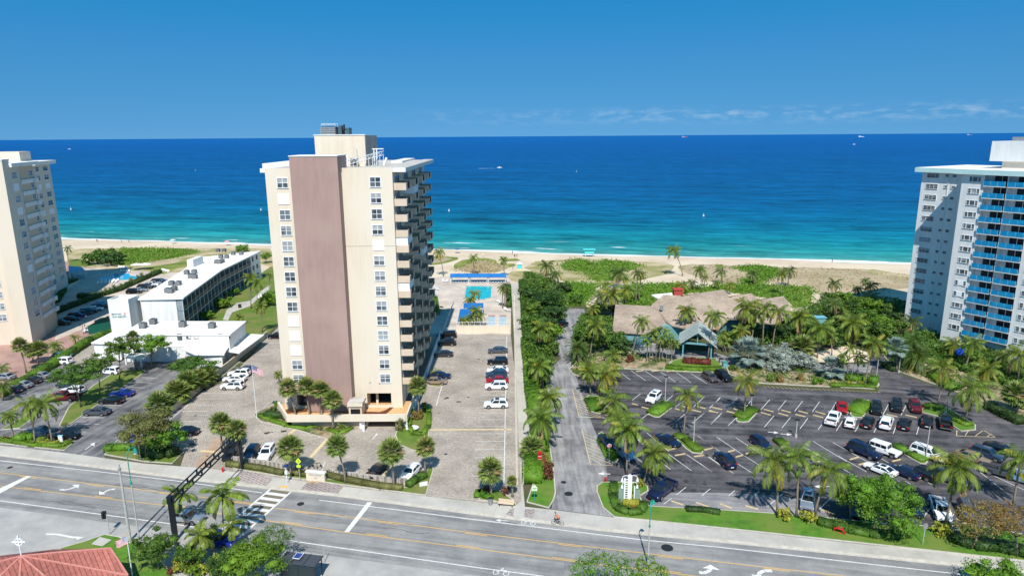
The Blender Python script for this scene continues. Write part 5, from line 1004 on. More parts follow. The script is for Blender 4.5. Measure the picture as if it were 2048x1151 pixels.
m.tube([(cos(a)*.42, 0, zc_+sin(a)*.42) for a in np.linspace(0, 2*pi, 20)], .06, M_frame, 6, False); m.box(-.72, .72, -.05, .05, zc_-.07, zc_+.07, M_frame); m.box(-.07, .07, -.055, .055, zc_-.5, zc_+.75, M_frame); tag(m.build('cross_finial', None, loc=(ap[0], ap[1], 0)), 'white ringed cross finial on the peak of the red tile roof', 'finial')

# ================================================================== VEHICLES
def paint(name, c, metal=0.35, rough=0.28): return mat('paint_'+name, lin(c), rough=rough, metal=metal, spec=0.5, coat=0.6)
PAINT = dict(white=paint('car_white', (.90,.91,.92), 0, .25), black=paint('car_black', (.10,.10,.12)), blue=paint('car_blue', (.10,.20,.62)), navy=paint('car_navy', (.10,.16,.30)), silver=paint('car_silver', (.68,.71,.74), .6), grey=paint('car_grey', (.40,.42,.46), .6), dgrey=paint('car_dark_grey', (.22,.24,.27), .5),
             red=paint('car_red', (.72,.06,.08)), maroon=paint('car_maroon', (.42,.06,.10)), tan=paint('car_tan', (.62,.54,.45), .4), lblue=paint('car_light_blue', (.52,.68,.82), .4), teal=paint('car_teal', (.10,.55,.55), .2), steel=paint('car_steel_blue', (.24,.34,.44), .5), taupe=paint('car_taupe', (.42,.37,.37), .5))
# kind: length, half width, height, bonnet z, boot z, greenhouse (rear foot, rear top, front top, front foot), wheels x, wheel r
CK = dict(sedan=(4.75,.91,1.44,.88,.98,(-1.95,-1.05,.35,1.15),(-1.40,1.42),.33), suv=(4.65,.94,1.70,1.02,1.08,(-2.20,-1.85,.35,1.05),(-1.38,1.40),.37), hatch=(4.2,.89,1.52,.92,1.0,(-2.0,-1.55,.35,1.15),(-1.28,1.30),.33),
          bigsuv=(5.1,.99,1.86,1.12,1.15,(-2.45,-2.2,.45,1.1),(-1.5,1.55),.40), pickup=(5.7,1.0,1.85,1.15,1.15,(-.55,-.35,1.0,1.65),(-1.75,1.85),.41), jeep=(4.6,.93,1.84,1.16,1.18,(-2.1,-2.05,.55,.75),(-1.42,1.5),.41), coupe=(4.6,.92,1.33,.84,.94,(-1.85,-.85,.20,1.1),(-1.38,1.38),.34))
CMESH = {}
_m = MB(); _m.box(-.01, .01, -.24, .24, -.07, .07, M_frame); PLATE = _m.mesh('number_plate')
def carmeshes(kind):
    if kind in CMESH: return CMESH[kind]
    L_, w, h, zh, zb, gh, wx, wr = CK[kind]; hl_ = L_/2; zs = .60 if kind not in ('bigsuv', 'pickup', 'jeep') else .72; z0 = .24 if kind not in ('pickup', 'jeep', 'bigsuv') else .34
    P = bpy.data.materials['paint_car_white']; b = MB(); box = kind in ('jeep',)
    X = [-hl_, -hl_+.12, -hl_+.5, -1.2, 0, 1.0, hl_-1.0, hl_-.35, hl_-.08, hl_] if kind != 'pickup' else [-.75, -.74, -.6, -.3, 0.3, 1.2, hl_-1.0, hl_-.35, hl_-.08, hl_]
    vs = []; belt = max(zh, zb)
    for i, x in enumerate(X):
        t_ = abs(x)/hl_; ww = w*(1 if t_ < .75 else 1-.16*((t_-.75)/.25)**2*(0.3 if box else 1)); zt = zb if x < gh[0]+.2 else (belt if x < gh[3]-.1 else zh-.10*max(0, (x-gh[3])/(hl_-gh[3])))
        if x <= -hl_+.01 and kind != 'pickup': zt = zb-.10; 
        if x >= hl_-.01: zt = zh-.26
        zl = z0+(.14 if i in (0, 9) else 0)
        for (yy, z) in ((-.86, zl), (-1, zl+.12), (-1.0, zs), (-.95, zt-.08), (-.80, zt), (0, zt+.03)): vs.append((x, yy*ww, z))
        for (yy, z) in ((.80, zt), (.95, zt-.08), (1.0, zs), (1, zl+.12), (.86, zl)): vs.append((x, yy*ww, z))
    k = 11; fs = [(i*k+j, (i+1)*k+j, (i+1)*k+j+1, i*k+j+1) for i in range(len(X)-1) for j in range(k-1)]; fs += [(i*k+k-1, (i+1)*k+k-1, (i+1)*k, i*k) for i in range(len(X)-1)]; fs += [list(range(k)), list(range((len(X)-1)*k, len(X)*k))[::-1]]
    b.add(vs, fs, P)
    # greenhouse
    zb2 = belt-.06; rw = .72 if not box else .88; x0, x1, x2, x3 = gh; tw_ = w*rw; bw = w*.90
    G = [(x0,-bw,zb2),(x3,-bw,zb2),(x3,bw,zb2),(x0,bw,zb2),(x1,-tw_,h-.05),(x2,-tw_,h-.05),(x2,tw_,h-.05),(x1,tw_,h-.05),(x1+.12,-tw_*.8,h),(x2-.12,-tw_*.8,h),(x2-.12,tw_*.8,h),(x1+.12,tw_*.8,h)]
    b.add(G, [(0,1,5,4),(1,2,6,5),(2,3,7,6),(3,0,4,7),(4,5,9,8),(5,6,10,9),(6,7,11,10),(7,4,8,11),(8,9,10,11)], P)
    if kind == 'pickup':
        b.box(-hl_, -.72, -w*.97, -w*.82, z0+.1, zb, P); b.box(-hl_, -.72, w*.82, w*.97, z0+.1, zb, P); b.box(-hl_, -hl_+.12, -w*.82, w*.82, z0+.1, zb, P); b.box(-hl_+.12, -.72, -w*.82, w*.82, z0+.1, .75, M_trim)
    if box: b.box(-hl_-.18, -hl_, -.36, .36, .7, 1.4, M_trim); b.box(hl_-.02, hl_+.18, -w*.85, w*.85, .45, .65, M_trim); b.box(wx[0]-.5, wx[0]+.5, -w-.1, w+.1, .86, .93, M_trim); b.box(wx[1]-.5, wx[1]+.5, -w-.1, w+.1, .86, .93, M_trim)
    b.box(-hl_-.02, -hl_+.1, -w*.75, w*.75, .30, .48, M_trim) if kind != 'pickup' else b.box(-hl_-.08, -hl_, -w*.9, w*.9, .45, .62, M_rim)
    b.box(hl_-.08, hl_+.012, -w*.55, w*.55, .34, .58, M_trim)
    for s_ in (-1, 1):
        for x in wx:   # dark wheel arches
            n = 12; a = [(x+wr*1.18*cos(t_), s_*(w+.006), wr+wr*1.18*sin(t_)) for t_ in np.linspace(-.25, pi+.25, n)]; b.add(a, [list(range(n)) if s_ < 0 else list(range(n))[::-1]], M_trim)
        b.box(x3-.30, x3-.12, s_*w-(.02 if s_ < 0 else -.0)-.08, s_*w+.10, belt-.06, belt+.08, P)
    body = b.mesh('body'); body.shade_smooth() if hasattr(body, 'shade_smooth') else None
    me = {'body': body}
    try: body.set_sharp_from_angle(angle=RAD(32))
    except Exception: pass
    def panel(name, q, mt, ins=.07, off=.015, sub=0):
        q = [Vector(p) for p in q]; c_ = sum(q, Vector())/4; nn = (q[1]-q[0]).cross(q[3]-q[0]).normalized(); mm = MB()
        def lp(s_, t_): return q[0].lerp(q[1], s_).lerp(q[3].lerp(q[2], s_), t_)
        spans = [(ins, 1-ins)] if not sub else ([(.05, .47), (.51, .93)] if sub == 2 else [(.04, .30), (.33, .63), (.66, .95)])
        for a, c2 in spans: mm.quad(*[lp(s_, t_)+nn*off for s_, t_ in ((a, .10), (c2, .10), (c2, .88), (a, .88))], mt)
        return mm
    nsub = 3 if kind in ('bigsuv', 'jeep') else 2
    me['windscreen'] = panel('w', [G[1], G[2], G[6], G[5]], M_cglass).mesh('windscreen'); me['rear_window'] = panel('r', [G[3], G[0], G[4], G[7]], M_cglass, .1).mesh('rear_window')
    me['side_window_l'] = panel('s', [G[0], G[1], G[5], G[4]], M_cglass, .05, .015, nsub).mesh('side_window'); me['side_window_r'] = panel('s', [G[2], G[3], G[7], G[6]], M_cglass, .05, .015, nsub).mesh('side_window')
    mm = MB(); mm.tube([(0, -.12, 0), (0, .12, 0)], wr, M_tyre, 16); me['wheel'] = mm.mesh('wheel'); mm = MB()
    mm.tube([(0, -.01, 0), (0, .012, 0)], wr*.66, M_rim, 12); 
    for i in range(5): a = 2*pi*i/5; mm.box(0, 0, 0, 0, 0, 0, M_rim) if 0 else None
    me['rim'] = mm.mesh('rim')
    mm = MB(); mm.box(-.05, .05, -.20, .20, -.07, .07, M_hl); me['headlight'] = mm.mesh('headlight'); mm = MB(); mm.box(-.04, .05, -.17, .17, -.09, .09, M_tl); me['tail_light'] = mm.mesh('tail_light')
    if kind in ('suv', 'bigsuv'): 
        mm = MB(); mm.box(x1+.2, x2-.1, -.03, .03, h-.03, h+.05, M_trim); me['roof_rail'] = mm.mesh('roof_rail'); me['rail_y'] = tw_*.89
    if kind in ('suv', 'coupe'): mm = MB(); mm.box(x2-.95, x2-.2, -.42, .42, h-.01, h+.012, M_cglass); me['sunroof'] = mm.mesh('sunroof')
    CMESH[kind] = me; return me
def car(kind, colour, pos, ang, label, group='parked cars', sunroof=False, name='parked_car'):
    """pos world xy, ang world heading in degrees (direction of the nose)"""
    me = carmeshes(kind); L_, w, h, zh, zb, gh, wx, wr = CK[kind]; r = empty(name if kind != 'pickup' else name.replace('car', 'pickup'), (pos[0], pos[1], .03), RAD(ang), label, 'pickup truck' if kind == 'pickup' else 'car', group)
    o = link('body', me['body'], r); o.material_slots[0].link = 'OBJECT'; o.material_slots[0].material = PAINT[colour]
    for k_ in ('windscreen', 'rear_window'): link(k_, me[k_], r)
    link('side_window', me['side_window_l'], r); link('side_window', me['side_window_r'], r)
    if 'roof_rail' in me and len(label) % 2:
        for s_ in (-1, 1): link('roof_rail', me['roof_rail'], r, (0, s_*me['rail_y'], 0))
    if sunroof and 'sunroof' in me: link('sunroof', me['sunroof'], r)
    for x in wx:
        for s_ in (-1, 1): o = link('wheel', me['wheel'], r, (x, s_*(w-.09), wr-.02)); link('rim', me['rim'], o, (0, s_*.125, 0))
    link('number_plate', PLATE, r, (-L_/2-.03, 0, .55))
    for s_ in (-1, 1): link('headlight', me['headlight'], r, (L_/2-.10, s_*w*.68, zh-.27)); link('tail_light', me['tail_light'], r, (-L_/2+.02, s_*w*.74, zb-.22 if kind not in ('suv', 'bigsuv') else zb-.02))
    return r
def cpx(kind, colour, k, c, ang, label, group, **kw):
    """c: photo point of the car's middle at about 0.7 m height"""
    return car(kind, colour, g(k, c[0], c[1], .7), ang, label, group, **kw)
gA = 'cars parked on the left side of the hotel lot'; gB = 'cars parked below the median of the hotel lot'; gC = 'cars on the tower forecourt'; gD = 'cars in the bays along the garden hedge'; gE = 'cars in the far row of the restaurant lot'; gF = 'cars in the near row of the restaurant lot'; gG = 'cars in the red brick lot'
# hotel lot
cpx('suv','white','G',(472,688),172,'white car parked alone beside the hedge above the row of silver cars',gA)
for kd, c_, x, y, l in (('sedan','silver',300,795,'silver car furthest from the road in the row along the left hedge'),('sedan','dgrey',232,830,'dark grey sedan second in the row along the left hedge'),('sedan','silver',160,865,'pale silver car third in the row along the left hedge'),('hatch','navy',95,900,'navy hatchback nearest the road in the row along the left hedge')): cpx(kd, c_, 'G', (x, y), 170, l, gA)
cpx('hatch','teal','G',(470,645),15,'small teal car tucked behind the hedge by the palm',gA)
cpx('sedan','white','P',(6,755),170,'white car just inside the left edge behind the hedge',gA) if 0 else None
cpx('suv','white','G',(835,762),170,'white car half hidden by the tree nearest the hotel entrance',gA)
cpx('suv','white','G',(555,910),172,'white car under the spreading tree beside the maroon pickup',gA)
cpx('sedan','steel','G',(510,862),170,'blue grey car behind the white one under the spreading tree',gA)
cpx('pickup','maroon','G',(490,958),178,'maroon pickup truck under the spreading tree on the median',gA)
cpx('coupe','blue','G',(925,928),178,'bright blue coupe beside the grassy median',gB); cpx('sedan','black','G',(845,982),178,'black sedan between the bright blue coupe and the silver sedan',gB); cpx('sedan','grey','G',(735,1068),178,'silver grey sedan nearest the road below the median',gB)
cpx('sedan','black','A',(450,172),0,'black car in the shade of the palms at the hotel exit',gB); cpx('suv','steel','A',(290,150),10,'dark blue car behind the planter palms at the lower left',gB)
cpx('suv','black','G',(1330,725),160,'black car in the shade under the hotel entrance tree',gB); cpx('sedan','steel','G',(1600,752),170,'blue grey car glimpsed behind the tree by the lobby wall',gB)
# red brick lot beside the left tower
for i, (c_, x, y, l) in enumerate((('black',640,760,'black car nearest the left tower in the brick lot'),('dgrey',740,715,'dark grey car second from the tower in the brick lot'),('navy',805,680,'navy car third from the tower in the brick lot'),('black',870,655,'black car fourth from the tower in the brick lot'),('black',925,635,'black sedan left of the white car in the brick lot'),('white',990,610,'white car among dark ones in the brick lot'),('maroon',1045,585,'dark maroon car in the brick lot row'),('silver',1060,555,'silver car at the hotel end of the brick lot row'))): cpx('sedan' if i % 2 else 'suv', c_, 'N', (x, y), 22, l, gG)
cpx('sedan','black','N',(1095,735),25,'black car by the green court fence',gG); cpx('sedan','white','N',(975,825),20,'white car beside the green court fence',gG); cpx('sedan','silver','P',(8,752),170,'silver car at the left edge beyond the hedge',gG)
for i, (c_, x, y, l) in enumerate((('black',650,215,'black car at the near end of the row behind the hotel'),('silver',760,180,'silver car second in the row behind the hotel'),('dgrey',850,130,'dark grey car third in the row behind the hotel'),('navy',915,110,'navy car fourth in the row behind the hotel'),('white',985,85,'white car in the row behind the hotel'),('silver',1040,50,'pale silver car in the row behind the hotel'),('dgrey',1110,25,'dark car near the far end of the row behind the hotel'),('steel',1165,5,'steel blue car at the far end of the row behind the hotel'))): cpx('sedan' if i % 2 else 'suv', c_, 'O', (x, y), 15, l, gG)
# tower forecourt, garden wall side
for kd, c_, x, y, l in (('suv','white',1765,875,'white car nearest the viewer of the four by the garden wall'),('sedan','white',1780,820,'white sedan second of the four by the garden wall'),('suv','white',1815,780,'white car third of the four by the garden wall'),('sedan','grey',1865,750,'grey car behind the three white ones by the garden wall')): cpx(kd, c_, 'G', (x, y), 178, l, gC, sunroof=True)
cpx('hatch','black','H',(190,398),178,'dark car just left of the central tower by the garden wall',gC)
cpx('sedan','black','A',(1285,142),178,'black sedan beside the wall and the big olive tree',gC)
cpx('hatch','steel','B',(380,232),-88,'steel blue hatchback beside the white one near the forecourt wall',gC); cpx('suv','white','B',(495,240),-88,'white car with dark roof near the forecourt wall',gC, sunroof=True)
cpx('suv','black','B',(235,235),-88,'dark car hidden under the two fan palms by the gantry',gC)
cpx('coupe','black','B',(1310,362),-112,'black coupe parked facing the road near the stone sign',gC); cpx('sedan','white','B',(1560,375),-108,'white sedan parked facing the road beside the corner hedge',gC)
# tower lot, right of the tower
for kd, c_, x, y, a_, l in (('bigsuv','black',1415,395,180,'large black car at the far left corner below the pool deck'),('suv','black',1415,448,180,'black car just in front of the large one below the pool deck'),('sedan','dgrey',1388,527,180,'dark grey sedan parked alone beside the ramp wall'),('sedan','navy',1365,682,0,'dark sedan behind the tan car and the small palm'),('sedan','tan',1335,722,0,'tan sedan behind the small palm beside the tower'),
    ('sedan','grey',1782,500,180,'grey sedan at the far right of the tower lot'),('suv','black',1780,582,180,'black car below the grey sedan in the right hand row'),('sedan','white',1782,642,180,'white sedan squeezed above the steel blue one'),('suv','steel',1772,675,180,'steel blue car between the white sedan and the red one'),('sedan','red',1778,715,180,'dark red sedan in the right hand row of the tower lot'),('suv','white',1772,757,180,'white car directly below the dark red sedan'),('suv','white',1770,887,180,'white car parked alone lowest in the right hand row')): cpx(kd, c_, 'H', (x, y), a_, l, gD, sunroof=(y == 887))
# restaurant lot
cpx('hatch','taupe','E',(88,235),-72,'taupe hatchback in front of the pavilion lawn',gE); cpx('suv','black','E',(205,228),-72,'black car beside the taupe hatchback in front of the pavilion',gE)
cpx('suv','white','D',(1362,415),-124,'white car with a dark sunroof parked alone in the upper left',gE, sunroof=True)
cpx('coupe','navy','D',(1490,790),-55,'dark blue convertible beside the hedged bed',gF); cpx('suv','lblue','D',(1105,905),-68,'pale blue car behind the tall palm by the drive',gF)
cpx('suv','navy','E',(222,968),100,'navy car standing alone in the middle of the lower bays',gF); cpx('hatch','navy','E',(535,812),-75,'dark blue car half hidden behind the palms',gF)
for kd, c_, x, y, a_, l in (('coupe','red',1258,498,-115,'bright red coupe behind the white pickup'),('pickup','white',1180,602,55,'white pickup truck behind the bright red coupe'),('hatch','white',1330,632,60,'small white car between the white pickup and the black sedan'),('sedan','black',1487,630,55,'black sedan between the small white car and the white van'),('bigsuv','white',1650,640,55,'large white car in the near row below the black ones'),('sedan','black',1815,645,55,'black car right of the large white one in the near row'),
    ('suv','black',1562,510,-118,'black car right of the green bed in the far row'),('suv','black',1742,488,-118,'black car between its neighbour and the maroon one in the far row')): cpx(kd, c_, 'E', (x, y), a_, l, gE)
cpx('suv','maroon','K',(468,978),-112,'maroon car at the right end of the far row',gE)
cpx('suv','black','K',(555,1085),58,'black car next to the black pickup at the end of the near row',gE); cpx('pickup','black','K',(688,1090),60,'black pickup truck at the right end of the near row',gE)
for kd, c_, x, y, a_, l in (('bigsuv','navy',1455,890,-58,'dark blue car beside the white off-roader'),('jeep','white',1635,880,-52,'white boxy off-roader beside the hedged bed'),('coupe','white',1600,1045,125,'white coupe below the white off-roader'),('sedan','navy',1800,1065,125,'navy sedan right of the white coupe')): cpx(kd, c_, 'E', (x, y), a_, l, gF, sunroof=(kd == 'coupe'))
for kd, c_, x, y, a_, l in (('bigsuv','white',325,265,-55,'white estate behind the lamp post in the lower bays'),('suv','black',230,480,125,'black car right of the navy sedan in the lower bays'),('sedan','tan',840,300,-52,'beige sedan behind the palm in the lower bays'),('suv','steel',1005,265,-52,'steel blue car between the beige sedan and the black one'),('sedan','black',1160,205,-52,'black car at the far right of the lower bays'),
    ('pickup','grey',1200,480,-40,'silver grey pickup truck behind the yellow palm at the right edge'),('suv','steel',590,545,-50,'blue grey car behind the palm trunk in the lower bays'),('pickup','white',465,905,-112,'white pickup truck facing the road beside the palm trunk'),('suv','grey',770,925,-112,'grey car dappled by the copper tree'),('sedan','navy',170,870,-112,'dark car behind the round green tree'),('suv','lblue',1420,545,-50,'blue car cut by the right edge of the photo')): cpx(kd, c_, 'b', (x, y), a_, l, gF)
cpx('pickup','navy','c',(1040,560),-132,'dark blue pickup truck parked beside the tall white sign',gF)
cpx('suv','silver','F',(590,470),-115,'silver car between the two leaning palms facing the road',gF, sunroof=True)
cpx('sedan','black','F',(925,520),-115,'black car in the shade left of the round green tree',gF)
cpx('sedan','navy','P',(1212,880),100,'dark car in the palm shade beside the drive bed',gF); cpx('suv','black','I',(1080,715),60,'black car beside the tree hedge at the top of the drive',gF)
# moving on the main road
cpx('sedan','silver','A',(1300,735),-12,'silver car driving on the road behind the front palms','cars on the road',name='moving_car'); cpx('suv','blue','a',(860,195),-12,'blue car driving under the bottom trees','cars on the road',name='moving_car')

# ================================================================== WHEEL STOPS
ws_ = MB(); ws_.prism([(-.9,-.09),(.9,-.09),(.9,.09),(-.9,.09)], 0, .13, M_yell2); wsm = ws_.mesh('wheel_stop')
ONES = ['', 'first', 'second', 'third', 'fourth', 'fifth', 'sixth', 'seventh', 'eighth', 'ninth', 'tenth', 'eleventh', 'twelfth', 'thirteenth', 'fourteenth', 'fifteenth', 'sixteenth', 'seventeenth', 'eighteenth', 'nineteenth']
def ordw(n): return ONES[n] if n < 20 else ('twentieth' if n == 20 else 'twenty '+ONES[n-20])
CNT = {}
def stop(k, a, b_, label, grp):
    CNT[grp] = CNT.get(grp, 0)+1; label = label.replace('wheel stop', 'wheel stop, '+ordw(CNT[grp]), 1)
    p, q = Vector(g(k, *a)), Vector(g(k, *b_)); o = link('wheel_stop', wsm, None, (*((p+q)/2), .03)); o.rotation_euler.z = math.atan2((q-p).y, (q-p).x); o.scale.x = (q-p).length/1.8; tag(o, label, 'wheel stop', grp)
l1 = 'cream wheel stop from the left in the top bays by the pavilion'
for x in (1205, 1340, 1475, 1610, 1745): stop('D', (x, 190), (x+65, 182), l1, 'top row wheel stops')
l1 = 'yellow wheel stop from the left in the middle double row'
for x0, y0, x1, y1, n, k in sorted(((1170,475,1220,488,1,'D'),(1255,505,1330,525,1,'D'),(1550,520,1625,540,1,'D'),(1700,530,1780,550,1,'D'),(1850,540,1930,556,1,'D'),(1605,495,1680,515,1,'D'),(1740,500,1820,520,1,'D'),(1885,508,1948,522,1,'D'),(80,535,160,558,1,'E'),(110,508,195,527,1,'E'),(235,542,318,562,1,'E'),(268,513,350,535,1,'E'),(540,553,625,578,1,'E'),(565,525,650,548,1,'E'),(693,560,780,583,1,'E'),(722,532,805,555,1,'E'),(843,570,933,592,1,'E'),(872,540,957,563,1,'E'),(1000,576,1090,600,1,'E'),(1022,545,1110,570,1,'E'),(1650,570,1748,592,1,'E'),(1818,575,1920,598,1,'E')), key=lambda r_: px(r_[5], r_[0], r_[1])[0]): stop(k, (x0, y0), (x1, y1), l1, 'middle row wheel stops')
l1 = 'yellow wheel stop from the left in the lower double row of bays'
for k, a, b_ in sorted((('D',(1400,918),(1462,905)),('D',(1490,885),(1560,870)),('D',(1548,935),(1640,918)),('D',(1718,945),(1805,930)),('D',(1805,885),(1880,868)),('E',(0,938),(35,930)),('E',(35,888),(112,868)),('E',(315,948),(380,932)),('E',(248,902),(305,888)),('E',(405,920),(480,900)),('E',(885,990),(945,972)),('E',(965,950),(1040,930)),('E',(1040,990),(1110,975)),('E',(1325,972),(1405,948)),('E',(1405,1018),(1470,998)),('E',(1700,988),(1775,968)),('b',(915,428),(1040,392)),('b',(470,385),(530,368))), key=lambda r_: px(r_[0], *r_[1])[0]): stop(k, a, b_, l1, 'lower row wheel stops')
l1 = 'yellow wheel stop from the left along the road side grass'
for k, a, b_ in sorted((('c',(1170,735),(1340,790)),('c',(1530,757),(1708,822)),('F',(0,498),(80,528)),('F',(170,510),(258,535)),('F',(345,520),(440,545)),('F',(680,535),(775,570)),('b',(640,1025),(790,1080)),('F',(880,562),(960,582))), key=lambda r_: px(r_[0], *r_[1])[0]): stop(k, a, b_, l1, 'road side wheel stops')

